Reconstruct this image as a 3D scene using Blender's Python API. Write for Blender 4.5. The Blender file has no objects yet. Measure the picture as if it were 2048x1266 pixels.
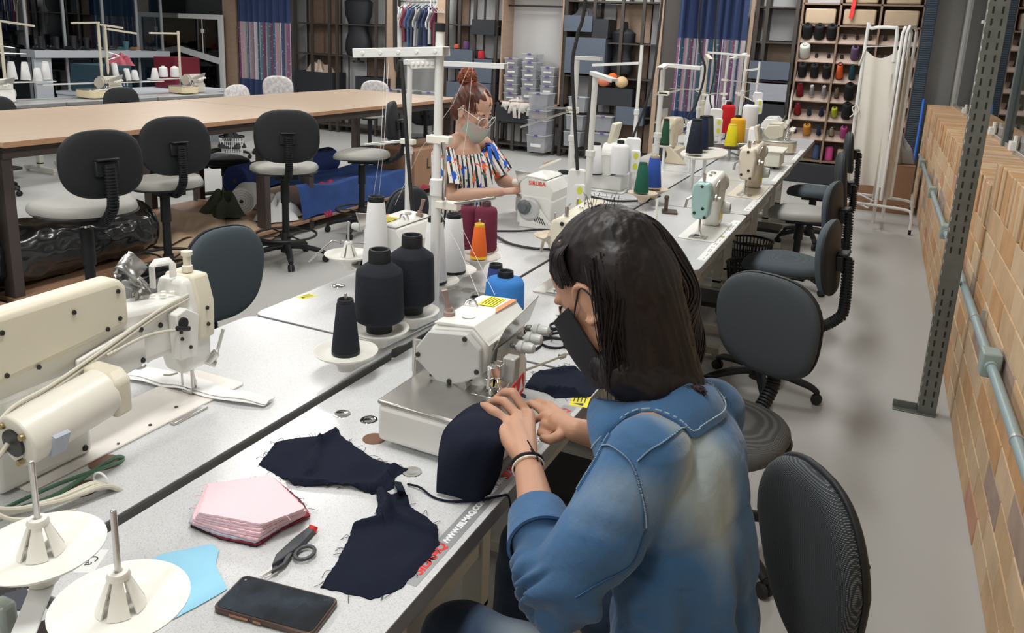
import bpy, bmesh, math, random
from mathutils import Vector, Matrix, noise, Euler
from mathutils.bvhtree import BVHTree
random.seed(7)
PI = math.pi
sc = bpy.context.scene
C = sc.collection
V = Vector
# ---------------------------------------------------------------- camera
CY, FPX, CZ = 455.0, 1583.67, 1.65
def cam_basis(yaw, pitch, roll):
    f = V((math.sin(yaw)*math.cos(pitch), math.cos(yaw)*math.cos(pitch), -math.sin(pitch)))
    r = V((math.cos(yaw), -math.sin(yaw), 0)); d = f.cross(r)
    c, s = math.cos(roll), math.sin(roll)
    return c*r+s*d, -s*r+c*d, f
CR, CD, CF = cam_basis(-0.42634643, 0.23300742, -0.04503708)
CO = V((0, 0, CZ))
cam = bpy.data.cameras.new('camera'); co = bpy.data.objects.new('camera', cam); C.objects.link(co)
m3 = Matrix((CR, -CD, -CF)).transposed()
co.matrix_world = Matrix.Translation(CO) @ m3.to_4x4()
cam.sensor_fit = 'HORIZONTAL'; cam.sensor_width = 36.0; cam.lens = FPX/2048*36.0
cam.shift_x = 0.0; cam.shift_y = (CY-633.0)/2048
cam.clip_start = 0.05; cam.clip_end = 200
sc.camera = co
# measured photo pixel -> a point of the room (on a level z, a depth y, a plane x, or at a distance)
def ray(x, y): return CR*((x-1024)/FPX)+CD*((y-CY)/FPX)+CF
def pz(x, y, z): d = ray(x, y); return CO+d*((z-CZ)/d.z)
def py(x, y, Y): d = ray(x, y); return CO+d*(Y/d.y)
def px(x, y, X): d = ray(x, y); return CO+d*(X/d.x)
def pd(x, y, D): return CO+ray(x, y)*D
# ---------------------------------------------------------------- view, world
vs = sc.view_settings
vs.view_transform = 'Standard'; vs.look = 'None'; vs.gamma = 1.0; vs.use_curve_mapping = False
vs.exposure = 0.28
w = bpy.data.worlds.new('night'); sc.world = w; w.use_nodes = True
w.node_tree.nodes['Background'].inputs[0].default_value = (0.02, 0.03, 0.045, 1)
w.node_tree.nodes['Background'].inputs[1].default_value = 1.0
# ---------------------------------------------------------------- lights of the room (ceiling tubes)
LAMPS = [(-0.9, 1.2), (-0.9, 4.2), (-0.9, 7.2), (-0.9, 10.0), (-3.6, 1.2), (-3.6, 4.2), (-3.6, 7.2), (-3.6, 10.0),
         (-6.4, 1.2), (-6.4, 4.2), (-6.4, 7.2), (-6.4, 10.0), (-8.9, 4.2), (-8.9, 8.0), (-0.9, -1.6), (-3.6, -1.6)]
CEIL = 3.15
for i, (lx, ly) in enumerate(LAMPS):
    ld = bpy.data.lights.new('ceiling_tube_light', 'AREA'); ld.shape = 'RECTANGLE'; ld.size = 0.32; ld.size_y = 1.25
    ld.energy = 27; ld.color = (1.0, 0.985, 0.95)
    lo = bpy.data.objects.new('ceiling_tube_light', ld); C.objects.link(lo); lo.location = (lx, ly, CEIL-0.13)
# ---------------------------------------------------------------- materials
MT = {}
def mat(name, col, rough=0.5, metal=0.0, noise_s=0, noise_a=0.0, bump=0.0, bump_s=None, coat=0.0, spec=0.5, sheen=0.0, col2=None, stretch=None, emit=None, alpha=None, trans=0.0):
    if name in MT: return MT[name]
    m = bpy.data.materials.new(name); m.use_nodes = True; nt = m.node_tree; b = nt.nodes['Principled BSDF']
    c4 = (*col, 1); b.inputs['Base Color'].default_value = c4
    b.inputs['Roughness'].default_value = rough; b.inputs['Metallic'].default_value = metal
    b.inputs['Specular IOR Level'].default_value = spec
    if coat: b.inputs['Coat Weight'].default_value = coat; b.inputs['Coat Roughness'].default_value = 0.1
    if sheen: b.inputs['Sheen Weight'].default_value = sheen
    if trans: b.inputs['Transmission Weight'].default_value = trans
    if alpha is not None: b.inputs['Alpha'].default_value = alpha
    if emit: b.inputs['Emission Color'].default_value = c4; b.inputs['Emission Strength'].default_value = emit
    if noise_s or bump:
        tc = nt.nodes.new('ShaderNodeTexCoord'); mp = nt.nodes.new('ShaderNodeMapping')
        nt.links.new(tc.outputs['Object'], mp.inputs[0])
        if stretch: mp.inputs['Scale'].default_value = stretch
        if noise_s:
            n = nt.nodes.new('ShaderNodeTexNoise'); n.inputs['Scale'].default_value = noise_s; n.inputs['Detail'].default_value = 5
            nt.links.new(mp.outputs[0], n.inputs['Vector'])
            r = nt.nodes.new('ShaderNodeValToRGB'); c2 = col2 or tuple(max(0, c*(1-noise_a)) for c in col)
            r.color_ramp.elements[0].position = 0.35; r.color_ramp.elements[1].position = 0.65
            r.color_ramp.elements[0].color = (*c2, 1); r.color_ramp.elements[1].color = c4
            nt.links.new(n.outputs['Fac'], r.inputs[0]); nt.links.new(r.outputs[0], b.inputs['Base Color'])
        if bump:
            n2 = nt.nodes.new('ShaderNodeTexNoise'); n2.inputs['Scale'].default_value = bump_s or 200; n2.inputs['Detail'].default_value = 3
            nt.links.new(mp.outputs[0], n2.inputs['Vector'])
            bp = nt.nodes.new('ShaderNodeBump'); bp.inputs['Strength'].default_value = bump; bp.inputs['Distance'].default_value = 0.004
            nt.links.new(n2.outputs['Fac'], bp.inputs['Height']); nt.links.new(bp.outputs[0], b.inputs['Normal'])
    MT[name] = m
    return m
def wave_mat(name, col, col2, scale=300, rough=0.8, axis='X', bump=0.3, two=True, thr=(0.4, 0.6)):
    """woven / ribbed stuff: two crossing wave textures in object space"""
    if name in MT: return MT[name]
    m = mat(name, col, rough); nt = m.node_tree; b = nt.nodes['Principled BSDF']
    tc = nt.nodes.new('ShaderNodeTexCoord'); outs = []
    for ax in (('X', 'Z') if two else (axis,)):
        wv = nt.nodes.new('ShaderNodeTexWave'); wv.bands_direction = ax; wv.inputs['Scale'].default_value = scale
        nt.links.new(tc.outputs['Object'], wv.inputs['Vector']); outs.append(wv.outputs['Fac'])
    if two:
        mm = nt.nodes.new('ShaderNodeMath'); mm.operation = 'MULTIPLY'; nt.links.new(outs[0], mm.inputs[0]); nt.links.new(outs[1], mm.inputs[1]); f = mm.outputs[0]
    else: f = outs[0]
    r = nt.nodes.new('ShaderNodeValToRGB'); r.color_ramp.elements[0].position = thr[0]; r.color_ramp.elements[1].position = thr[1]
    r.color_ramp.elements[0].color = (*col, 1); r.color_ramp.elements[1].color = (*col2, 1)
    nt.links.new(f, r.inputs[0]); nt.links.new(r.outputs[0], b.inputs['Base Color'])
    if bump:
        bp = nt.nodes.new('ShaderNodeBump'); bp.inputs['Strength'].default_value = bump; bp.inputs['Distance'].default_value = 0.002
        nt.links.new(f, bp.inputs['Height']); nt.links.new(bp.outputs[0], b.inputs['Normal'])
    return m
def glass(name, tint, refl=0.12, rough=0.0):
    if name in MT: return MT[name]
    m = bpy.data.materials.new(name); m.use_nodes = True; nt = m.node_tree
    for n in list(nt.nodes): nt.nodes.remove(n)
    o = nt.nodes.new('ShaderNodeOutputMaterial'); t = nt.nodes.new('ShaderNodeBsdfTransparent'); g = nt.nodes.new('ShaderNodeBsdfGlossy')
    t.inputs[0].default_value = (*tint, 1); g.inputs['Roughness'].default_value = rough
    fr = nt.nodes.new('ShaderNodeFresnel'); fr.inputs[0].default_value = 1.5
    ad = nt.nodes.new('ShaderNodeMath'); ad.operation = 'ADD'; ad.use_clamp = True; ad.inputs[1].default_value = refl
    mx = nt.nodes.new('ShaderNodeMixShader')
    nt.links.new(fr.outputs[0], ad.inputs[0]); nt.links.new(ad.outputs[0], mx.inputs[0])
    nt.links.new(t.outputs[0], mx.inputs[1]); nt.links.new(g.outputs[0], mx.inputs[2]); nt.links.new(mx.outputs[0], o.inputs[0])
    MT[name] = m
    return m
# ---------------------------------------------------------------- mesh builder
def basis(d):
    d = d.normalized(); a = V((0, 0, 1)) if abs(d.z) < 0.9 else V((1, 0, 0))
    u = d.cross(a).normalized(); return u, d.cross(u).normalized(), d
class MB:
    def __init__(s): s.v = []; s.f = []; s.m = []; s.k = 0; s.T = None
    def _add(s, vs_, fs_):
        o = len(s.v)
        s.v += [tuple(s.T @ V(p)) if s.T else tuple(p) for p in vs_]
        for f in fs_: s.f.append(tuple(i+o for i in f)); s.m.append(s.k)
        return s
    def box(s, c, d, rz=0.0, rot=None, top=None):
        """centre, size; top = (fx, fy) scales the upper face"""
        R = rot if rot is not None else Matrix.Rotation(rz, 3, 'Z'); c = V(c); tx, ty = top or (1, 1)
        p = []
        for z in (-.5, .5):
            k = (tx, ty) if z > 0 else (1, 1)
            for x, y in ((-.5, -.5), (.5, -.5), (.5, .5), (-.5, .5)): p.append(c+R @ V((x*d[0]*k[0], y*d[1]*k[1], z*d[2])))
        return s._add(p, [(0, 3, 2, 1), (4, 5, 6, 7), (0, 1, 5, 4), (1, 2, 6, 5), (2, 3, 7, 6), (3, 0, 4, 7)])
    def bb(s, a, b): a = V(a); b = V(b); return s.box((a+b)/2, [abs(b[i]-a[i]) for i in range(3)])
    def bar(s, p0, p1, w, h, up=(0, 0, 1)):
        p0 = V(p0); p1 = V(p1); d = (p1-p0); L = d.length; d = d/L; u = V(up); x = d.cross(u)
        if x.length < 1e-4: x = d.cross(V((1, 0, 0)))
        x.normalize(); z = x.cross(d)
        return s.box((p0+p1)/2, (w, L, h), rot=Matrix((x, d, z)).transposed())
    def cyl(s, p0, p1, r0, r1=None, n=16, caps=True, hole=0):
        p0 = V(p0); p1 = V(p1); r1 = r0 if r1 is None else r1; u, w_, d = basis(p1-p0)
        vs_ = []
        for p, r in ((p0, r0), (p1, r1)):
            for i in range(n):
                a = 2*PI*i/n; vs_.append(p+u*(r*math.cos(a))+w_*(r*math.sin(a)))
        fs_ = [(i, (i+1) % n, n+(i+1) % n, n+i) for i in range(n)]
        if caps: fs_ += [tuple(range(n-1, -1, -1)), tuple(range(n, 2*n))]
        return s._add(vs_, fs_)
    def tube(s, pts, r, n=8, closed=False, caps=True, flat=1.0, up=None):
        pts = [V(p) for p in pts]; N = len(pts); rr = r if isinstance(r, (list, tuple)) else [r]*N
        vs_ = []; u = None
        for i, p in enumerate(pts):
            a = pts[(i-1) % N] if (closed or i) else p; b = pts[(i+1) % N] if (closed or i < N-1) else p
            t = (b-a).normalized() if (b-a).length > 1e-9 else V((0, 0, 1))
            if up is not None:
                w0 = V(up); u = t.cross(w0).normalized() if t.cross(w0).length > 1e-5 else basis(t)[0]
            elif u is None: u = basis(t)[0]
            else: u = (u-t*u.dot(t)); u = u.normalized() if u.length > 1e-6 else basis(t)[0]
            w_ = t.cross(u)
            for k in range(n):
                a_ = 2*PI*k/n; vs_.append(p+u*(rr[i]*math.cos(a_))+w_*(rr[i]*flat*math.sin(a_)))
        fs_ = []
        for i in range(N if closed else N-1):
            j = (i+1) % N
            for k in range(n): fs_.append((i*n+k, i*n+(k+1) % n, j*n+(k+1) % n, j*n+k))
        if not closed and caps: fs_ += [tuple(range(n-1, -1, -1)), tuple(range((N-1)*n, N*n))]
        return s._add(vs_, fs_)
    def lathe(s, prof, c=(0, 0, 0), d=(0, 0, 1), n=24, sx=1.0, sy=1.0, cap=True):
        c = V(c); d_ = V(d)
        if abs(d_.z-1) < 1e-6: u, w_, d_ = V((1, 0, 0)), V((0, 1, 0)), V((0, 0, 1))
        else: u, w_, d_ = basis(d_)
        vs_ = []
        for r, z in prof:
            for k in range(n): a = 2*PI*k/n; vs_.append(c+u*(r*sx*math.cos(a))+w_*(r*sy*math.sin(a))+d_*z)
        fs_ = []
        for i in range(len(prof)-1):
            for k in range(n): fs_.append((i*n+k, i*n+(k+1) % n, (i+1)*n+(k+1) % n, (i+1)*n+k))
        if cap: fs_ += [tuple(range(n-1, -1, -1)), tuple(range((len(prof)-1)*n, len(prof)*n))]
        return s._add(vs_, fs_)
    def prism(s, poly, o=(0, 0, 0), ex=(1, 0, 0), ey=(0, 1, 0), d=(0, 0, 0.01)):
        """polygon (x, y) in the plane o, ex, ey, extruded by the vector d"""
        o, ex, ey, d = V(o), V(ex), V(ey), V(d); n = len(poly)
        a = [o+ex*x+ey*y for x, y in poly]; vs_ = a+[p+d for p in a]
        fs_ = [tuple(range(n-1, -1, -1)), tuple(range(n, 2*n))]+[(i, (i+1) % n, n+(i+1) % n, n+i) for i in range(n)]
        return s._add(vs_, fs_)
    def sheet(s, fn, nu, nv, th=0.0, closeu=False):
        """surface fn(u, v) -> point, with thickness th (offset along the normal)"""
        P = [[V(fn(i/nu, j/nv)) for j in range(nv+1)] for i in range(nu+1 if not closeu else nu)]
        I = len(P); J = nv+1; vs_ = [p for row in P for p in row]; fs_ = []
        for i in range(nu if not closeu else I):
            i2 = (i+1) % I
            for j in range(nv): fs_.append((i*J+j, i2*J+j, i2*J+j+1, i*J+j+1))
        if th:
            off = len(vs_); nv_ = []
            for i in range(I):
                for j in range(J):
                    a = P[(i+1) % I if closeu else min(i+1, I-1)][j]-P[(i-1) % I if closeu else max(i-1, 0)][j]; b = P[i][min(j+1, J-1)]-P[i][max(j-1, 0)][:] if False else P[i][min(j+1, J-1)]-P[i][max(j-1, 0)]
                    n = a.cross(b); n = n.normalized() if n.length > 1e-9 else V((0, 0, 1)); nv_.append(P[i][j]-n*th)
            vs_ += nv_; fs_ += [tuple(off+k for k in reversed(f)) for f in fs_]
            E = []
            if not closeu:
                for j in range(J-1): E.append((j+1, j)); E.append(((I-1)*J+j, (I-1)*J+j+1))
            for i in range(I if closeu else I-1):
                i2 = (i+1) % I; E.append((i*J, i2*J)); E.append((i2*J+J-1, i*J+J-1))
            fs_ += [(b, a, a+off, b+off) for a, b in E]
        return s._add(vs_, fs_)
    def ell(s, c, r, n=16, m=10, rot=None):
        c = V(c); r = (r, r, r) if isinstance(r, (int, float)) else r; R = rot if rot is not None else Matrix.Identity(3)
        vs_ = [c+R @ V((0, 0, -r[2]))]
        for j in range(1, m):
            t = -PI/2+PI*j/m
            for i in range(n): a = 2*PI*i/n; vs_.append(c+R @ V((r[0]*math.cos(t)*math.cos(a), r[1]*math.cos(t)*math.sin(a), r[2]*math.sin(t))))
        vs_.append(c+R @ V((0, 0, r[2]))); fs_ = []
        for i in range(n): fs_.append((0, 1+(i+1) % n, 1+i)); fs_.append((len(vs_)-1, 1+(m-2)*n+i, 1+(m-2)*n+(i+1) % n))
        for j in range(m-2):
            for i in range(n): a = 1+j*n; fs_.append((a+i, a+(i+1) % n, a+n+(i+1) % n, a+n+i))
        return s._add(vs_, fs_)
    def caps(s, p0, p1, r0, r1, n=14):
        """tapered capsule (for remeshed bodies)"""
        s.cyl(p0, p1, r0, r1, n); s.ell(p0, r0, n, 8); s.ell(p1, r1, n, 8); return s
    def mesh(s, name, mats):
        me = bpy.data.meshes.new(name); me.from_pydata(s.v, [], s.f)
        for m in mats: me.materials.append(m)
        me.polygons.foreach_set('material_index', [min(k, len(mats)-1) for k in s.m])
        me.update(); return me
    def build(s, name, m, parent=None, bev=0.0, seg=2, sharp=35, sub=0, loc=None):
        mats = m if isinstance(m, (list, tuple)) else [m]
        me = s.mesh(name, mats)
        me.polygons.foreach_set('use_smooth', [True]*len(me.polygons)); me.set_sharp_from_angle(angle=math.radians(sharp))
        o = bpy.data.objects.new(name, me); C.objects.link(o)
        if parent: o.parent = parent
        if loc: o.location = loc
        if bev:
            b = o.modifiers.new('b', 'BEVEL'); b.width = bev; b.segments = seg; b.limit_method = 'ANGLE'; b.angle_limit = math.radians(40); b.harden_normals = False
            me.polygons.foreach_set('use_smooth', [True]*len(me.polygons))
        if sub: q = o.modifiers.new('s', 'SUBSURF'); q.levels = sub; q.render_levels = sub
        return o
def thing(name, label, cat, loc=(0, 0, 0), rz=0.0, group=None):
    o = bpy.data.objects.new(name, None); C.objects.link(o); o.location = loc; o.rotation_euler = (0, 0, rz)
    o.empty_display_size = 0.1
    o['label'] = label; o['category'] = cat
    if group: o['group'] = group
    return o
def tag(o, label, cat, group=None, kind=None):
    o['label'] = label; o['category'] = cat
    if group: o['group'] = group
    if kind: o['kind'] = kind
    return o
def struct(o): o['kind'] = 'structure'; return o
def dup(root, loc, rz, label=None, group=None, scale=None, sub={}):
    """copy of a thing with copies of its parts and sub-parts; sub maps a material to another"""
    r = root.copy(); C.objects.link(r); r.location = loc; r.rotation_euler = (0, 0, rz)
    if label: r['label'] = label
    if group: r['group'] = group
    if scale: r.scale = (scale,)*3 if isinstance(scale, (int, float)) else scale
    def cp(src, dst):
        for ch in kids(src):
            c = ch.copy(); C.objects.link(c); c.parent = dst; remat(c, sub); cp(ch, c)
    remat(r, sub); cp(root, r)
    return r
def kids(o): return [c for c in o.children]
def remat(o, sub):
    if sub and o.type == 'MESH':
        for sl in o.material_slots:
            if sl.material and sl.material.name in sub: sl.link = 'OBJECT'; sl.material = sub[sl.material.name]
def txt(s, size, name, m, parent=None, loc=(0, 0, 0), rot=(0, 0, 0), depth=0.0004, align='CENTER', shear=0.0, bold=0.0):
    cu = bpy.data.curves.new(name, 'FONT'); cu.body = s; cu.size = size; cu.extrude = depth; cu.align_x = align; cu.align_y = 'CENTER'; cu.shear = shear
    cu.offset = bold
    o0 = bpy.data.objects.new(name, cu); C.objects.link(o0); dg = bpy.context.evaluated_depsgraph_get(); dg.update()
    me = bpy.data.meshes.new_from_object(o0.evaluated_get(dg), depsgraph=dg); bpy.data.objects.remove(o0); me.materials.clear(); me.materials.append(m); me.name = name
    o = bpy.data.objects.new(name, me); C.objects.link(o); o['kind'] = 'stuff'
    if parent: o.parent = parent
    o.location = loc; o.rotation_euler = rot
    return o
def superellipse(a, b, n, e=2.6): 
    r = []
    for i in range(n):
        t = 2*PI*i/n; c, s_ = math.cos(t), math.sin(t)
        r.append((a*abs(c)**(2/e)*(1 if c >= 0 else -1), b*abs(s_)**(2/e)*(1 if s_ >= 0 else -1)))
    return r
def rrect(w_, h, r, n=5, c=(0, 0)):
    P = []
    for cx, cy, a0 in ((w_/2-r, h/2-r, 0), (-w_/2+r, h/2-r, 90), (-w_/2+r, -h/2+r, 180), (w_/2-r, -h/2+r, 270)):
        for i in range(n+1): a = math.radians(a0+90*i/n); P.append((c[0]+cx+r*math.cos(a), c[1]+cy+r*math.sin(a)))
    return P
def spl(pts, n=8):
    """Catmull-Rom through pts"""
    P = [V(p) for p in pts]; out = []
    for i in range(len(P)-1):
        p0 = P[i-1] if i else P[0]*2-P[1]; p1, p2 = P[i], P[i+1]; p3 = P[i+2] if i+2 < len(P) else P[-1]*2-P[-2]
        for k in range(n):
            t = k/n; out.append(0.5*((2*p1)+(p2-p0)*t+(2*p0-5*p1+4*p2-p3)*t*t+(3*p1-p0-3*p2+p3)*t**3))
    out.append(P[-1]); return out
# colours used everywhere
cream = mat('cream paint', (0.74, 0.70, 0.57), 0.38, noise_s=6, noise_a=0.06)
ivory = mat('ivory plastic', (0.80, 0.78, 0.70), 0.35)
white_p = mat('white plastic', (0.82, 0.83, 0.83), 0.35)
mwhite = mat('machine white', (0.80, 0.80, 0.77), 0.32)
steel = mat('brushed steel', (0.62, 0.61, 0.59), 0.3, 1.0)
chrome = mat('chrome', (0.8, 0.8, 0.8), 0.12, 1.0)
darkm = mat('dark metal', (0.05, 0.05, 0.05), 0.4, 0.6)
black = mat('black plastic', (0.012, 0.014, 0.017), 0.55, spec=.35)
rubber = mat('black rubber', (0.015, 0.015, 0.016), 0.8)
grey_p = mat('grey plastic', (0.22, 0.23, 0.24), 0.5)
yellow = mat('warning yellow', (0.85, 0.75, 0.02), 0.5)
red = mat('sign red', (0.72, 0.03, 0.03), 0.5)
# ================================================================ room shell
XR, YB, XL, YF = 0.49, 11.3, -11.6, -3.0      # brick face, back wall, window wall, wall behind the camera
def floor_mat():
    m = mat('epoxy floor', (0.47, 0.47, 0.46), 0.5, noise_s=0.7, noise_a=0.05, bump=0.05, bump_s=6, spec=0.3)
    return m
o = MB().bb((XL-1, YF-1, -0.1), (3.2, YB+1, 0)).build('floor', floor_mat()); struct(o)
o = MB().bb((XL-1, YF-1, CEIL), (3.2, YB+1, CEIL+0.1)).build('ceiling', mat('ceiling white', (0.62, 0.62, 0.60), 0.9)); struct(o)
wallm = mat('painted wall', (0.55, 0.56, 0.56), 0.8, noise_s=3, noise_a=0.04)
o = MB().bb((XL-1, YB, 0), (3.2, YB+0.15, CEIL)).build('wall_back', wallm); struct(o)
o = MB().bb((XL-1, YF-0.15, 0), (3.2, YF, CEIL)).build('wall_front', mat('rear wall', (0.5, 0.5, 0.48), 0.9)); struct(o)
# ---- brick half wall on the right
bt = [mat('brick tan', (0.60, 0.40, 0.23), 0.75, noise_s=9, noise_a=0.16, bump=0.4, bump_s=60), mat('brick sand', (0.64, 0.46, 0.29), 0.75, noise_s=9, noise_a=0.14, bump=0.4, bump_s=60),
      mat('brick ochre', (0.60, 0.34, 0.16), 0.75, noise_s=8, noise_a=0.2, bump=0.4, bump_s=60), mat('brick rose', (0.55, 0.29, 0.18), 0.75, noise_s=8, noise_a=0.2, bump=0.4, bump_s=60),
      mat('brick smoky', (0.40, 0.29, 0.23), 0.8, noise_s=8, noise_a=0.2, bump=0.4, bump_s=60), mat('grout', (0.24, 0.19, 0.15), 0.9)]
def brick_tone(r):
    return 0 if r < .38 else 1 if r < .72 else 2 if r < .83 else 3 if r < .93 else 4
def brick_wall(y0, y1, courses, soldier, name):
    b = MB(); b.k = 5; z1 = courses*0.1155
    b.bb((XR+0.006, y0, 0), (XR+0.30, y1, z1+soldier-0.004))
    rn = random.Random(5)
    for c in range(courses):
        y = y0-(0.15 if c % 2 else 0)-0.02
        while y < y1:
            a, e = max(y, y0), min(y+0.296, y1)
            if e-a > 0.02:
                b.k = brick_tone(rn.random()); z = c*0.1155; j = rn.uniform(-.0015, .0015)
                b.box((XR+0.03+j, (a+e)/2, z+0.0575), (0.06, e-a-0.004, 0.1115))
            y += 0.2965
    y = y0
    while y < y1-0.02:
        t = rn.choice((0.045, 0.055, 0.06, 0.05)); e = min(y+t, y1); b.k = brick_tone(rn.random()*0.98 if rn.random() < .7 else .8); j = rn.uniform(-.006, .006)
        b.box((XR+0.155+j, (y+e)/2, z1+soldier/2), (0.31, e-y-0.003, soldier)); y = e
    o = b.build(name, bt, bev=0.004, seg=2); return struct(o)
brick_wall(4.02, 10.85, 8, 0.185, 'wall_right')
brick_wall(YF, 3.98, 9, 0.185, 'wall_right')
# glazing above the brick wall
gm = mat('mullion green grey', (0.10, 0.125, 0.125), 0.5)
alum = mat('aluminium', (0.62, 0.62, 0.61), 0.35, 0.9)
gx = XR+0.285
wn = thing('window_1', 'long glass screen standing on the brick half wall at right', 'window', (gx, 8.0, 1.11)); wn['kind'] = 'structure'
b = MB()
for y in (-1.9, 0.35): b.bb((-0.03, y-0.035, 0), (0.03, y+0.035, CEIL-1.11))
b.build('mullion', gm, wn, bev=0.004)
MB().bb((-0.016, -4.0, -0.002), (0.016, 2.85, 0.028)).build('rail', alum, wn, bev=0.003)
pane = glass('window glass', (0.55, 0.62, 0.60), 0.16)
for y0, y1 in ((-4.0, -1.95), (-1.85, 0.30), (0.40, 2.85)): MB().bb((-0.004, y0, 0.02), (0.004, y1, CEIL-1.11)).build('pane', pane, wn)
for y in (-1.3, -0.1, 1.1, -2.4):
    c = MB(); c.bb((-0.05, y-0.04, 0.02), (-0.012, y+0.04, 0.075)); c.bb((-0.03, y-0.012, -0.02), (-0.01, y+0.012, 0.11)); c.build('glass_clamp', white_p, wn, bev=0.004)
for y in (0.9, -0.5): MB().bb((-0.03, y-0.05, 0.88), (-0.006, y+0.05, 0.91)).build('glass_clamp', white_p, wn, bev=0.004)
MB().bb((-0.03, 2.86, -1.11), (0.06, 3.3, CEIL-1.11)).build('post', mat('post grey', (0.42, 0.42, 0.41), 0.5), wn, bev=0.004)
beige = mat('beige panel', (0.52, 0.50, 0.43), 0.7)
o = MB().bb((XR+0.285, YF, 1.225), (XR+0.30, 6.0, CEIL)).build('wall_right_panel', beige); struct(o)
o = MB().bb((3.0, YF-1, 0), (3.15, YB+1, CEIL)).build('wall_corridor', mat('corridor wall', (0.30, 0.32, 0.30), 0.8, noise_s=1.2, noise_a=0.5)); struct(o)
# perforated steel post in front of the brick wall
pm = mat('galvanised green grey', (0.20, 0.215, 0.20), 0.45, 0.5, noise_s=14, noise_a=0.2)
st = thing('steel_post', 'perforated grey steel upright standing in front of the brick wall', 'post', (XR-0.102, 4.0, 0))
b = MB(); H = CEIL
b.bb((-0.04, -0.004, 0), (0.04, 0.0, H)); b.bb((0.036, 0, 0), (0.04, 0.05, H)); b.bb((-0.04, 0, 0), (-0.036, 0.05, H)); b.build('channel', pm, st, bev=0.002)
s = MB(); z = 0.06
while z < H-0.05:
    if not (0.62 < z < 0.78):
        for xx in (-0.018, 0.018): s.box((xx, -0.0045, z), (0.008, 0.0012, 0.030))
    z += 0.05
s.build('slots', mat('slot dark', (0.02, 0.03, 0.028), 0.8), st)['kind'] = 'stuff'
b = MB()
for i in range(60): b.ell((-0.0395, -0.004, 0.05+i*0.05), (0.0022, 0.002, 0.012), 8, 6)
b.build('rolled_edge', mat('zinc shine', (0.75, 0.76, 0.75), 0.3, 0.9), st)['kind'] = 'stuff'
MB().bb((-0.145, -0.02, 0.0), (0.04, 0.05, 0.006)).bb((-0.145, 0.02, 0), (-0.04, 0.027, 0.04)).build('foot_plate', pm, st, bev=0.002)
# blue-grey conduit along the brick wall with junction boxes and clips
cm = mat('conduit blue grey', (0.27, 0.36, 0.38), 0.4)
cd = thing('conduit', 'blue grey pipe run along the brick wall with square junction boxes', 'pipe', (XR-0.040, 0, 0))
zc = lambda y: 0.66
b = MB(); b.cyl((0, 9.9, 0.60), (0, 0.6, 0.675), 0.0165, n=16); b.build('pipe', cm, cd)
jm = mat('junction box green grey', (0.30, 0.38, 0.36), 0.45)
for y in (9.0, 7.0, 5.35, 2.98, 1.2):
    z = 0.60+(9.9-y)*0.008
    j = MB(); j.box((0.0, y, z), (0.06, 0.085, 0.085)); j.build('junction_box', jm, cd, bev=0.006)
    for s_ in (-1, 1): MB().cyl((0, y+s_*0.04, z), (0, y+s_*0.065, z), 0.022, n=16).build('collar', jm, cd)
for y in (8.0, 6.2, 4.6, 3.5, 2.35, 1.9):
    z = 0.60+(9.9-y)*0.008
    MB().cyl((0, y-0.008, z), (0, y+0.008, z), 0.0195, n=16).bb((0.018, y-0.008, z-0.04), (0.032, y+0.008, z+0.04)).build('clip', mat('clip zinc', (0.5, 0.52, 0.52), 0.4, 0.6), cd)
# ---- window wall at left: dark night glass, white rail
fr = mat('frame light', (0.55, 0.58, 0.62), 0.4, 0.2)
wn2 = thing('window_2', 'tall dark night window wall behind the left machine tables', 'window', (XL, 6.5, 0)); wn2['kind'] = 'structure'
dg = glass('night glass', (0.45, 0.52, 0.54), 0.16)
MB().bb((-0.004, -9, 0.0), (0.004, 4.4, CEIL)).build('pane', dg, wn2)
b = MB()
for y in [-5, -3, -1.5]+[px(*q, XL).y-6.5 for q in ((40, -60), (127, 50), (205, 45), (273, 45), (322, 45))]: b.bb((-0.02, y-0.018, 0), (0.02, y+0.018, CEIL))
b.build('mullion', fr, wn2)
o = MB().bb((XL-3.0, YF, 0), (XL-2.9, YB, CEIL)).build('wall_outside', mat('night outside', (0.06, 0.075, 0.08), 0.9, noise_s=1.5, col2=(0.015, 0.02, 0.024))); struct(o)
o = MB().bb((XL-3.0, YF, -0.3), (XL, YB, 0)).build('floor_outside', mat('night floor', (0.03, 0.03, 0.03), 0.9)); struct(o)
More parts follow.
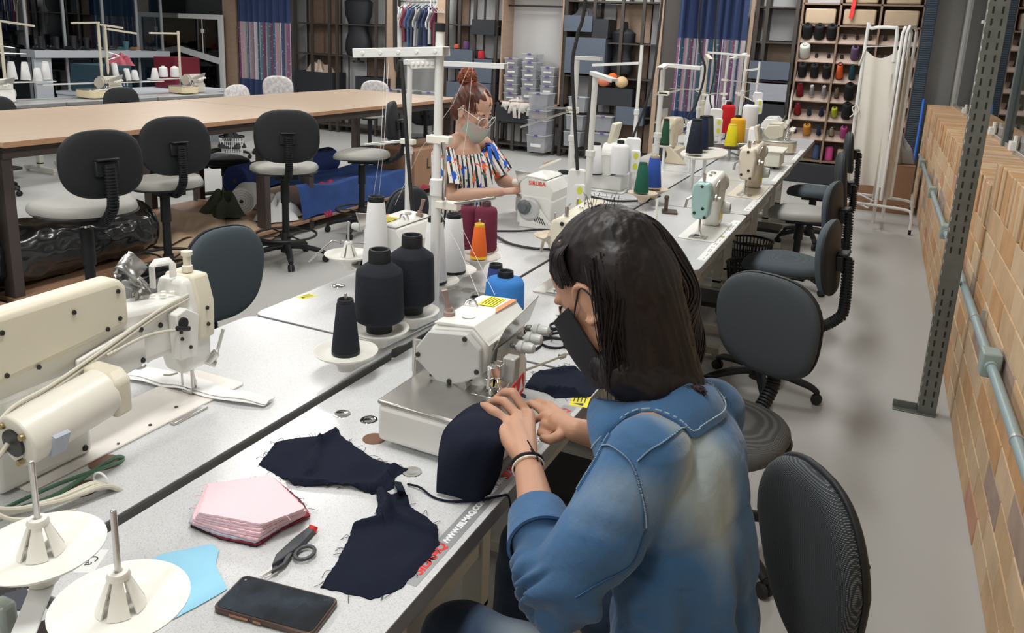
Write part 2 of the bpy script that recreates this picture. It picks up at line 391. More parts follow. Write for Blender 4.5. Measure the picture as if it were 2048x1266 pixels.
# white display rail/bench in front of the window
bn = thing('display_bench', 'long white bench rail with shoes along the dark window', 'bench', (XL+0.30, 0, 0))
wr = mat('bench white', (0.62, 0.66, 0.72), 0.4)
BZ = px(200, 101, XL+.3).z; by0, by1 = px(62, 104, XL+.3).y, px(333, 100, XL+.3).y
MB().bb((-0.25, by0, BZ-.11), (0.08, by1, BZ)).build('top_rail', wr, bn, bev=0.004)
MB().bb((-0.05, by0+.03, 0), (0.0, by0+.30, BZ-.11)).build('leg', wr, bn); MB().bb((-0.05, by1-.1, 0), (0.0, by1, BZ-.11)).build('leg', wr, bn)
shm = [mat('shoe black', (0.03, 0.03, 0.04), 0.35), mat('shoe tan', (0.45, 0.26, 0.15), 0.5), mat('shoe teal', (0.08, 0.20, 0.24), 0.5)]
def boot(y, k, h, label):
    t = thing('boot' if h > .12 else 'shoe', label, 'boot' if h > .12 else 'shoe', (XL+0.27, y, BZ), rz=random.uniform(-.3, .3)+1.6, group='shoes on the white bench')
    b = MB(); b.ell((0.0, 0.09, 0.03), (0.04, 0.075, 0.03), 16, 8); b.ell((0, 0, 0.03), (0.037, 0.08, 0.032)); 
    if h > .12: b.lathe([(0.036, 0.03), (0.034, 0.08), (0.04, h*0.7), (0.046, h), (0.040, h), (0.034, h*0.7)], (0, -0.03, 0), sy=1.15)
    b.build('upper', shm[k], t); MB().bb((-0.035, -0.075, 0), (0.035, 0.15, 0.012)).build('sole', rubber if k == 0 else white_p, t, bev=0.006)
for x_, k, h, l in ((80, 0, .2, 'dark ankle boot at the left end of the white bench'), (112, 0, .2, 'second dark ankle boot from the left end of the bench'), (145, 0, .22, 'dark boot with white zip print in the middle of the bench'),
                   (172, 0, .2, 'tall dark boot beside the printed boot on the bench'), (250, 2, .15, 'teal low boot on the white bench'), (273, 1, .06, 'tan flat shoe on the white bench'), (305, 0, .06, 'dark slip-on shoe at the right end of the bench')): boot(px(x_, 98, XL+.27).y, k, h, l)
# a side room door with white frame and sloping rail on the back-left
dx0, dx1, dy = -9.35, -8.62, 9.3
dr = thing('door_1', 'white framed glass door at the far left, reflecting the workshop', 'door', (*[ (py(331, 90, 10.75)[i]+py(447, 90, 10.75)[i])/2 for i in (0, 1)], 0), rz=0.0); dr['kind'] = 'structure'; dr.scale = ((py(447, 90, 10.75).x-py(331, 90, 10.75).x)/.92, 1, py(390, 28, 10.75).z/1.80)
wf = mat('door frame white', (0.78, 0.80, 0.82), 0.4)
MB().bb((-0.46, -0.025, 0), (-0.40, 0.025, 1.80)).bb((0.40, -0.025, 0), (0.46, 0.025, 1.80)).bb((-0.40, -0.025, 1.72), (0.40, 0.025, 1.80)).bb((-0.4, -0.025, 0), (0.4, 0.025, 0.08)).build('door_frame', wf, dr, bev=0.003)
MB().bb((-0.40, -0.004, 0.08), (0.40, 0.004, 1.72)).build('glass_pane', glass('door glass', (0.30, 0.36, 0.38), 0.12), dr)
MB().bar((-0.42, -0.05, 1.26), (0.42, -0.05, 1.03), 0.02, 0.10).build('sloping_rail', wf, dr)
MB().box((0.16, -0.02, 1.52), (0.05, 0.01, 0.07)).bb((0.155, -0.03, 1.1), (0.165, -0.02, 1.72)).build('pull_handle', white_p, dr, bev=0.003)
o = MB().bb((-12.4, 11.0, 0), (-10.62, 11.05, CEIL)).build('wall_left_return', mat('dark stair wall', (0.05, 0.06, 0.065), 0.8)); struct(o)
# ceiling lamps: housings with the area lights just below them
for i, (lx, ly) in enumerate(LAMPS):
    t = thing('ceiling_lamp', 'fluorescent ceiling fitting over %s, number %s from the rear' % ({-0.9: 'the right aisle tables', -3.6: 'the stools', -6.4: 'the cutting table', -8.9: 'the window tables'}[lx], {-1.6: 'zero', 1.2: 'one', 4.2: 'two', 7.2: 'three', 8.0: 'three', 10.0: 'four'}[ly]), 'lamp', (lx, ly, CEIL), group='ceiling fittings')
    MB().bb((-0.18, -0.64, -0.07), (0.18, 0.64, 0)).build('housing', white_p, t, bev=0.005)
    for s_ in (-0.09, 0.09): MB().cyl((s_, -0.6, -0.09), (s_, 0.6, -0.09), 0.013).build('tube', mat('tube glow', (1, 0.98, 0.94), 0.5, emit=6.0), t)
# ================================================================ sewing tables
TZ = 0.78
def speckle():
    m = mat('table laminate', (0.72, 0.73, 0.745), 0.22, spec=0.5); nt = m.node_tree; b = nt.nodes['Principled BSDF']
    tc = nt.nodes.new('ShaderNodeTexCoord'); n = nt.nodes.new('ShaderNodeTexNoise'); n.inputs['Scale'].default_value = 420; n.inputs['Detail'].default_value = 3
    nt.links.new(tc.outputs['Object'], n.inputs['Vector']); r = nt.nodes.new('ShaderNodeValToRGB')
    r.color_ramp.elements[0].position = .33; r.color_ramp.elements[1].position = .5; r.color_ramp.elements[0].color = (0.50, 0.51, 0.525, 1); r.color_ramp.elements[1].color = (0.63, 0.64, 0.655, 1)
    nt.links.new(n.outputs['Fac'], r.inputs[0]); nt.links.new(r.outputs[0], b.inputs['Base Color'])
    bp = nt.nodes.new('ShaderNodeBump'); bp.inputs['Strength'].default_value = 0.06; bp.inputs['Distance'].default_value = 0.002
    nt.links.new(n.outputs['Fac'], bp.inputs['Height']); nt.links.new(bp.outputs[0], b.inputs['Normal']); return m
lam = speckle()
edge = mat('table edge grey', (0.23, 0.235, 0.24), 0.4)
legm = mat('table leg beige', (0.52, 0.51, 0.46), 0.5)
def sewing_table(name, label, cx, cy, L=1.2, D=0.555, op=1, z=TZ, group='sewing machine tables', drawer=True, legs=True, motor=True):
    """op=+1 operator on +x side"""
    t = thing(name, label, 'table', (cx, cy, 0), group=group)
    P = rrect(D, L, 0.035, 5)
    MB().prism(P, (0, 0, z-0.003), d=(0, 0, 0.003)).build('table_top', lam, t)
    MB().prism(P, (0, 0, z-0.038), d=(0, 0, 0.035)).build('edge_band', edge, t, bev=0.003)
    if legs:
        for s_ in (-1, 1):
            b = MB(); y = s_*(L/2-0.17)
            b.bb((-0.03, y-0.025, 0.1), (0.03, y+0.025, z-0.07)); b.bb((-0.24, y-0.025, 0.03), (0.24, y+0.025, 0.07)); b.bb((-0.22, y-0.02, z-0.07), (0.22, y+0.02, z-0.039)); b.bb((-0.03, y-0.025, .06), (0.03, y+0.025, .12))
            for q in (-.22, .22): b.cyl((q, y, 0), (q, y, 0.03), 0.02)
            b.build('leg_frame', legm, t, bev=0.003)
        MB().bb((-0.02, -L/2+.17, 0.28), (0.02, L/2-.17, 0.32)).build('cross_bar', legm, t)
        MB().bb((op*0.05-0.14, -0.18, 0.10), (op*0.05+0.14, 0.10, 0.13)).build('treadle', darkm, t, bev=0.004)
    if motor:
        b = MB(); b.cyl((-0.03*op, 0.02, z-0.20), (-0.03*op, 0.27, z-0.20), 0.075, n=20); b.bb((-0.06, 0.06, z-0.13), (0.02, 0.2, z-0.04)); b.build('motor', legm, t)
    if drawer:
        MB().bb((op*0.10-0.13, -L/2+.05, z-0.13), (op*0.10+0.13, -L/2+.32, z-0.042)).build('drawer', legm, t, bev=0.004)
    # sticker strip along the operator edge
    return t
ys = [0.67, 1.90, 3.09, 4.35, 5.49, 6.70, 7.87, 8.75]
rl = ['grey speckled table under the overlock and navy mask pieces', 'white table hidden partly behind the ponytail', 'white table carrying the pale green machine', 'white table with the cream twin needle machine',
      'white table with the boxy cream bed machine', 'white table carrying the far overlock with cream base', 'empty grey table at the far end of the right row']
for i in range(7):
    sewing_table('sewing_table', rl[i], -0.86 if i else -0.845, (ys[i]+ys[i+1])/2, L=ys[i+1]-ys[i]-0.014, D=0.56, op=1)
yl = [0.6, 1.795, 3.05, 4.37, 5.6, 6.8, 8.0]
ll = ['white table under the big arm machine at left', 'white table with yellow sticker at its corner, left row', 'white table in front of the red-haired woman', 'thick edged table carrying the white bartack machine', 'white table under the cream feed machine', 'white table at the far end of the left row']
sewing_table('sewing_table', 'table end under the two bare white cone discs, bottom left corner', -0.845, 0.055, L=1.20, D=0.56, op=1)
for i in range(6):
    sewing_table('sewing_table', ll[i], -1.425, (yl[i]+yl[i+1])/2, L=yl[i+1]-yl[i]-0.014, D=0.54, op=-1)
# back-left row along the windows
yw = [3.4, 4.6, 5.8, 7.0, 8.2]
for i, l in enumerate(('white table at the left edge of the photo, far row', 'far left table with the cream overlock and dark cone', 'far left table behind the dark chair back', 'far left table carrying the overlock with twin white spools')):
    sewing_table('sewing_table', l, -8.25, (yw[i]+yw[i+1])/2, L=1.19, D=0.58, op=1, group='machine tables by the window')
# ---- stickers with writing on the tables
wt = mat('print white', (0.85, 0.86, 0.88), 0.5); stk = mat('sticker silver', (0.38, 0.39, 0.41), 0.35, 0.3); stw = mat('sticker white', (0.82, 0.83, 0.83), 0.4)
inkk = mat('ink dark', (0.03, 0.03, 0.03), 0.6)
t = thing('table_sticker', 'silver strip sticker with red and white lettering on the near table edge', 'sticker', (-0.594, 1.30, TZ), rz=PI/2)
MB().bb((-0.34, -0.016, 0.0), (0.40, 0.016, 0.0006)).build('strip', stk, t)
for s_, x, z_, m_, sz in (('SILMAQ', -0.268, 0, red, 0.026), ('WWW.SILMAQ.COM.BR', -0.132, 0.0, wt, 0.0165), ('3321 4444', -0.005, 0.0, wt, 0.0165), ('SILMAQ', 0.068, 0.0, red, 0.026), ('WWW.SILMAQ.COM.BR', 0.205, 0.0, wt, 0.0165), ('SILMAQ', 0.335, 0.0, red, 0.026)):
    txt(s_, sz, 'lettering', m_, t, (x, 0.0, 0.0008), shear=0.2 if m_ == red else 0, bold=0.0008)
def sticker(label, c, rz, w_=0.06, h=0.035, lines=4, z=TZ, m=None):
    t = thing('warning_sticker', label, 'sticker', (c[0], c[1], z), rz=rz); MB().bb((-w_/2, -h/2, 0), (w_/2, h/2, 0.0006)).build('label', m or yellow, t)
    b = MB()
    for i in range(lines): b.bb((-w_*0.12, h*(0.3-0.2*i), 0.0006), (w_*(0.42-0.05*(i % 2)), h*(0.36-0.2*i), 0.0009))
    b.prism([(-w_*.42, -h*.25), (-w_*.18, -h*.25), (-w_*.3, h*.3)], (0, 0, 0.0006), d=(0, 0, 0.0003))
    b.build('print', inkk, t)
p = pz(1160, 802, TZ); sticker('yellow warning sticker beside the navy mask at the near table edge', p, PI/2+.2, 0.065, 0.045)
p = pz(613, 593, TZ); sticker('yellow warning sticker at the outer corner of the left row table', p, PI/2-.2, 0.055, 0.035)
def strip(label, yc, n=8, x=-0.605, L=0.9):
    t = thing('table_sticker', label, 'sticker', (x, yc, TZ), rz=PI/2, group='white strip stickers'); MB().bb((-L/2, -0.018, 0), (L/2, 0.018, 0.0005)).build('strip', stw, t)
    b = MB(); rn = random.Random(n)
    x_ = -L/2+0.02
    while x_ < L/2-0.05:
        w_ = rn.uniform(.015, .06)
        for k in range(rn.choice((1, 2))): b.bb((x_, -0.009+k*0.009, 0.0005), (x_+w_, -0.005+k*0.009, 0.0008))
        x_ += w_+rn.uniform(.02, .05)
    b.build('print', mat('print grey', (0.25, 0.26, 0.27), 0.6), t)
    MB().bb((0.02, -0.012, 0.0005), (0.05, 0.012, 0.0009)).build('emblem', mat('emblem olive', (0.35, 0.28, 0.05), 0.5), t)
strip('printed white strip along the edge of the pale green machine table', 3.72, 3); strip('printed white strip on the twin needle machine table', 4.92, 5); strip('printed white strip on the boxy machine table', 6.1, 7); strip('printed white strip on the far overlock table', 7.3, 9, L=.8)
strip('short printed white strip near the ponytail', 2.72, 11, L=.5)
# ---- metal grommets in the tables, holes
hole = mat('hole brown', (0.16, 0.08, 0.05), 0.8)
def grommet(x, y, label, r=0.016):
    t = thing('screw_cap', label, 'cap', (x, y, TZ), group='chrome caps set in the tables'); MB().lathe([(r*1.15, 0), (r*1.1, 0.0015), (r*.8, 0.002), (r*.7, 0.0012), (0.001, 0.0012)], n=20).build('ring', chrome, t)
for q, l in (((684, 828), 'chrome cap left of the overlock bed'), ((738, 840), 'chrome cap nearest the overlock bed'), ((824, 944), 'chrome cap beside the navy cloth tip'), ((676, 572), 'chrome cap by the white cone stand'), ((898, 575), 'chrome cap in front of the white cones'), ((936, 581), 'second chrome cap in front of the white cones'), ((958, 589), 'dark cap beside the light blue spool')):
    p = pz(*q, TZ); grommet(p.x, p.y, l, 0.018 if q[1] > 700 else 0.022)
t = None
for q, l, r in (((210, 925), 'oval cable hole behind the big arm machine', .03), ((165, 978), 'cable hole where the beige cables go down', .03), ((748, 878), 'dark hole at the corner of the overlock bed', .025), ((680, 655), 'slot', .0)):
    if r: p = pz(*q, TZ); o = MB().lathe([(r, 0.0), (r, 0.0012), (r*.93, 0.0012), (0.001, 0.0006)], n=24).build('cable_hole', hole); o.location = (p.x, p.y, TZ); tag(o, l, 'hole')
# ================================================================ oak cutting table
oak = mat('oak laminate', (0.56, 0.43, 0.325), 0.35, noise_s=5, noise_a=0.10, stretch=(8, 0.5, 1), bump=0.03, bump_s=30)
oake = mat('oak edge', (0.42, 0.24, 0.14), 0.5)
lb = mat('brown steel leg', (0.065, 0.05, 0.045), 0.5)
for y0, y1, l in ((0.15, 2.64, 'near section of the long oak cutting table'), (2.66, 5.19, 'middle section of the long oak cutting table with stools'), (5.21, 7.74, 'far section of the long oak cutting table')):
    t = thing('cutting_table', l, 'table', (-4.93, (y0+y1)/2, 0), group='oak cutting table sections'); h = (y1-y0)/2
    MB().bb((-0.74, -h, 0.972), (0.74, h, 1.0)).build('table_top', oak, t, bev=0.001)
    MB().bb((0.74, -h, 0.970), (0.742, h, 1.0)).bb((-0.742, -h, 0.97), (-0.74, h, 1.0)).bb((-0.74, h, 0.97), (0.74, h+0.001, 1.0)).build('edge_band', oake, t)
    MB().bb((-0.66, -h+.03, 0.90), (0.66, -h+.07, 0.97)).bb((-0.66, h-.09, 0.90), (0.66, h-.05, 0.97)).bb((-0.68, -h+.03, 0.90), (-0.63, h-.03, 0.97)).bb((0.63, -h+.03, 0.90), (0.68, h-.03, 0.97)).build('under_frame', lb, t)
    for sx in (-1, 1):
        for yy in ((-h+.06), (h-.45 if y0 == 2.66 else h-.07)):
            MB().bb((sx*0.62-0.045, yy-0.03, 0), (sx*0.62+0.045, yy+0.03, 0.9)).build('leg', lb, t, bev=0.003)
    MB().bb((-0.6, -h+.02, 0.085), (0.72, h-.02, 0.11)).build('lower_shelf', mat('shelf brown', (0.36, 0.21, 0.13), 0.5, noise_s=6, noise_a=.15, stretch=(6, 1, 1)), t, bev=0.002)
# ================================================================ task chairs and stools
fab_blue = wave_mat('fabric blue grey', (0.055, 0.075, 0.092), (0.10, 0.125, 0.145), 260, 0.85, bump=0.15)
fab_mesh = wave_mat('fabric charcoal mesh', (0.018, 0.024, 0.030), (0.17, 0.185, 0.195), 95, 0.8, bump=0.5, thr=(.25, .6))
fab_slate = wave_mat('fabric slate weave', (0.035, 0.043, 0.052), (0.085, 0.10, 0.112), 150, 0.8, bump=0.2, thr=(.2, .8))
fab_meshseat = wave_mat('fabric grey mesh seat', (0.055, 0.057, 0.058), (0.17, 0.172, 0.172), 150, 0.85, bump=0.1, thr=(.2, .8))
fab_grey = mat('vinyl light grey', (0.36, 0.36, 0.335), 0.5, noise_s=5, noise_a=0.12)
fab_dark = mat('fabric navy black', (0.018, 0.023, 0.032), 0.7, noise_s=8, noise_a=.2)
fab_floral = mat('pale floral fabric', (0.74, 0.72, 0.72), 0.8, noise_s=26, col2=(0.50, 0.47, 0.48))
def pad(b, w_, h, th, bulge, e=2.7, curve=0.0, n=40):
    """upholstered pad in the local XZ plane, facing +y; curve bends its sides forward"""
    rings = [(1.0, 0.0), (1.015, 0.25), (1.0, 0.55), (0.96, 0.8), (0.86, 0.96), (0.6, 1.05), (0.3, 1.09), (0.02, 1.10)]
    vs_ = []; fs_ = []
    for s_, t in rings:
        for x, z in superellipse(w_/2*s_, h/2*s_, n, e):
            y = th*t*(1 if t < .9 else 1)+curve*(x/(w_/2))**2
            vs_.append((x, y, z))
    m = len(rings)
    for i in range(m-1):
        for k in range(n): fs_.append((i*n+k, i*n+(k+1) % n, (i+1)*n+(k+1) % n, (i+1)*n+k))
    fs_ += [tuple(range(n-1, -1, -1)), tuple((m-1)*n+k for k in range(n))]
    return b._add(vs_, fs_)
def chair(label, x, y, rz, seat_z=0.47, back='b', seat='b', ring=False, bw=0.40, bh=0.34, tilt=0.12, back_off=0.25, back_h=0.31, group='task chairs', base_rz=0.3, yaw=0.0, base=True, shell=None, taper=0.0):
    F = dict(s=fab_meshseat, q=fab_slate, b=fab_blue, m=fab_mesh, g=fab_grey, d=fab_dark, f=fab_floral)
    t = thing('task_chair', label, 'chair', (x, y, 0), rz, group)
    Ry = Matrix.Rotation(-tilt, 3, 'X')     # lean back
    bz = seat_z+back_h
    def place(b): 
        b.v = [tuple(Ry @ V(p)+V((0, -back_off, bz))) for p in b.v]; return b
    b = MB(); pad(b, bw, bh, 0.035, 0.02, curve=0.018)
    if taper: b.v = [(p[0]*(1-taper*(0.5-p[2]/bh)) if p[2] < 0.06 else p[0]*(1-taper*(0.5-0.06/bh)), p[1], p[2]) for p in b.v]
    place(b).build('backrest', F[back], t, sharp=60)
    b = MB(); pad(b, bw*1.02, bh*1.02, -0.022, 0, curve=0.018)
    if taper: b.v = [(p[0]*(1-taper*(0.5-p[2]/bh)) if p[2] < 0.06 else p[0]*(1-taper*(0.5-0.06/bh)), p[1], p[2]) for p in b.v]
    place(b).build('back_shell', shell or black, t, sharp=60)
    # bracket on the shell and bellows column
    b = MB(); b.box((0, -0.035, -0.02), (0.105, 0.03, 0.07)); b.box((0, -0.05, 0.02), (0.10, 0.05, 0.012)); place(b).build('back_bracket', black, t, bev=0.006)
    top = Ry @ V((0, -0.065, -0.02))+V((0, -back_off, bz)); 
    path = spl([top+V((0, 0, 0.02)), V((0, top.y-0.012, seat_z+0.05)), V((0, -back_off-0.055, seat_z-0.01)), V((0, -back_off+0.03, seat_z-0.075)), V((0, -0.12, seat_z-0.085))], 12)
    b = MB(); b.tube(path, 0.017, 10, flat=1.35)
    L = 0; last = path[0]; k = 0
    dense = []
    for i in range(len(path)-1):
        for j in range(6): dense.append(path[i].lerp(path[i+1], j/6))
    acc = 0.0; prev = dense[0]
    for i, p in enumerate(dense[1:-14], 1):
        acc += (p-prev).length; prev = p
        if acc > 0.0125:
            acc = 0; d = (dense[min(i+1, len(dense)-1)]-p).normalized(); b.cyl(p-d*0.0032, p+d*0.0032, 0.026, 0.026, 14)
    b.build('bellows_column', black, t, sharp=50)
    # seat
    b = MB(); pad(b, 0.47, 0.45, 0.05, 0.02, e=2.5)
    b.v = [(p[0]*(1-0.10*(0.5-p[2]/0.45) if p[2] < 0 else 1), -p[2]*-1, seat_z-0.05+p[1]-0.02*max(0, p[2]/0.225)**2) for p in b.v]
    b.build('seat', F[seat], t, sharp=60)
    b = MB(); pad(b, 0.455, 0.435, -0.018, 0, e=2.5); b.v = [(p[0], p[2], seat_z-0.05+p[1]) for p in b.v]; b.build('seat_shell', black, t)
    b = MB(); b.box((0, -0.02, seat_z-0.085), (0.16, 0.24, 0.035)); b.tube([(0.05, 0, seat_z-0.09), (0.16, 0.02, seat_z-0.10), (0.20, 0.03, seat_z-0.11)], 0.006); b.build('mechanism', black, t, bev=0.006)
    if base:
        b = MB(); b.cyl((0, 0, 0.10), (0, 0, seat_z*0.62), 0.027, 0.024, 18); b.cyl((0, 0, seat_z*0.6), (0, 0, seat_z*0.82), 0.032, 0.03, 18); b.build('gas_column', black, t)
        MB().cyl((0, 0, seat_z*0.7), (0, 0, seat_z-0.07), 0.014, n=14).build('piston', chrome, t)
        b = MB()
        for i in range(5):
            a = base_rz+i*2*PI/5; d = V((math.cos(a), math.sin(a), 0))
            P = spl([d*0.02+V((0, 0, .115)), d*0.12+V((0, 0, .11)), d*0.24+V((0, 0, .085)), d*0.285+V((0, 0, .062))], 5)
            b.tube(P, [0.03-0.012*q/(len(P)-1) for q in range(len(P))], 10, flat=.75)
        b.cyl((0, 0, 0.07), (0, 0, 0.15), 0.04, 0.034, 20); b.build('star_base', black, t, sharp=50)
        for i in range(5):
            a = base_rz+i*2*PI/5; d = V((math.cos(a), math.sin(a), 0)); q = V((-d.y, d.x, 0)); p = d*0.285
            b = MB(); b.cyl(p+V((0, 0, .05)), p+V((0, 0, .068)), 0.011, n=10)
            for s_ in (-1, 1): b.lathe([(0.012, 0), (0.024, 0.002), (0.026, .008), (0.022, 0.018), (0.008, 0.02)], p+q*(s_*0.003)+V((0, 0, .026)), q*s_, 16)
            b.build('caster', rubber, t, sharp=50)
        if ring:
            b = MB(); rz_ = 0.20; rr = 0.215
            b.tube([(rr*math.cos(2*PI*k/28), rr*math.sin(2*PI*k/28), rz_) for k in range(28)], 0.0095, 8, closed=True)
            for i in range(4): a = i*PI/2+.4; b.tube([(rr*math.cos(a), rr*math.sin(a), rz_), (0.1*math.cos(a), 0.1*math.sin(a), rz_+.0), (0.03*math.cos(a), 0.03*math.sin(a), rz_-.02)], 0.006)
            b.cyl((0, 0, rz_-.05), (0, 0, rz_+.02), 0.034, n=16); b.build('foot_ring', darkm, t)
    return t
def face(dx, dy): return math.atan2(-dx, dy)
# right aisle
chair('charcoal mesh chair at the bottom right behind the denim shirt', -0.19, 1.27, face(-.80, -.62), 0.43, 'm', 'm', back_off=0.255, bw=.37, bh=.42, back_h=.285, tilt=.16, base_rz=.9, taper=0.48)
chair('charcoal mesh chair turned to the camera, with empty grey seat', -0.35, 2.47, face(-.38, -.92), 0.475, 'q', 's', bw=.40, bh=.36, back_off=.27, back_h=.26, base_rz=1.6, tilt=.1, taper=0.12)
chair('blue grey chair whose five-star base shows behind the mesh chair', -0.38, 3.86, face(-.97, .1), 0.46, 'b', 'b', back_off=.27, bh=.33, back_h=.28, base_rz=-.25)
chair('blue grey chair pulled up to the twin needle machine', -0.40, 4.76, face(-1, .12), 0.475, 'b', 'b', base_rz=.5)
chair('tall stool with light grey seat and dark back, right aisle', -0.42, 5.90, face(-1, -.12), 0.57, 'd', 'g', base_rz=.1, back_h=.19, bh=.46, bw=.46)
chair('chair with dark back and slate seat by the folding screen', -0.44, 7.35, face(-1, -.1), 0.50, 'd', 'b', base_rz=.8, back_h=.33)
# left row
chair('blue grey chair back beside the left row of tables', -1.98, 2.16, face(.985, -.17), 0.45, 'b', 'b', base_rz=.3, bh=.38, bw=.36, back_h=.27, taper=.1)
# stools at the cutting table
chair('black backed stool with stained grey seat, leftmost at the cutting table', -3.40, 2.52, face(-.96, .28), 0.82, 'd', 'g', ring=True, bw=.36, bh=.30, back_off=.25, back_h=.20, base_rz=.6)
chair('black backed stool with grey seat and open foot ring, second at the cutting table', -4.0, 3.52, face(-.93, .37), 0.725, 'd', 'g', ring=True, bw=.41, bh=.34, back_off=.24, back_h=.22, base_rz=-.12)
chair('black backed stool with grey seat in front of the blue cloth bundle', -3.80, 4.40, face(-.72, .70), 0.725, 'd', 'g', ring=True, bw=.42, bh=.35, back_off=.26, back_h=.22, base_rz=-.3)
chair('stool with its back turned sideways near the cardboard box', -3.86, 5.42, face(-.93, -.38), 0.70, 'd', 'g', ring=True, bw=.38, bh=.35, back_off=.27, back_h=.24, base_rz=.5)
chair('low dark stool seat on the far side of the cutting table', -5.52, 5.56, face(.5, .9), 0.47, 'd', 'd', base_rz=.2, back_off=.27)
# far chairs
p = py(545, 240, 9.0); chair('pale floral chair back behind the table before the left curtain', -7.35, 8.35, face(.5, -.86), 0.60, 'f', 'g', base_rz=.3, back_h=.26, shell=fab_floral)
chair('pale floral chair near the middle of the back shelves', -6.35, 9.1, face(.3, -.95), 0.60, 'f', 'g', base_rz=.3, back_h=.24, shell=fab_floral)
chair('dark chair back in front of the far left tables, leftmost', -7.55, 4.62, face(-1, .1), 0.46, 'd', 'd', base_rz=.2)
chair('dark chair back in front of the far cream overlock', -7.60, 6.02, face(-1, .1), 0.47, 'd', 'd', base_rz=.9, back_h=.33)
chair('pale chair seen edge-on at the end of the far left tables', -7.55, 7.65, face(-1, .05), 0.47, 'f', 'g', base_rz=.4, shell=fab_floral)
chair('grey seated chair beyond the end of the cutting table', -5.05, 8.35, face(-.6, .8), 0.47, 'd', 'd', base_rz=.4)
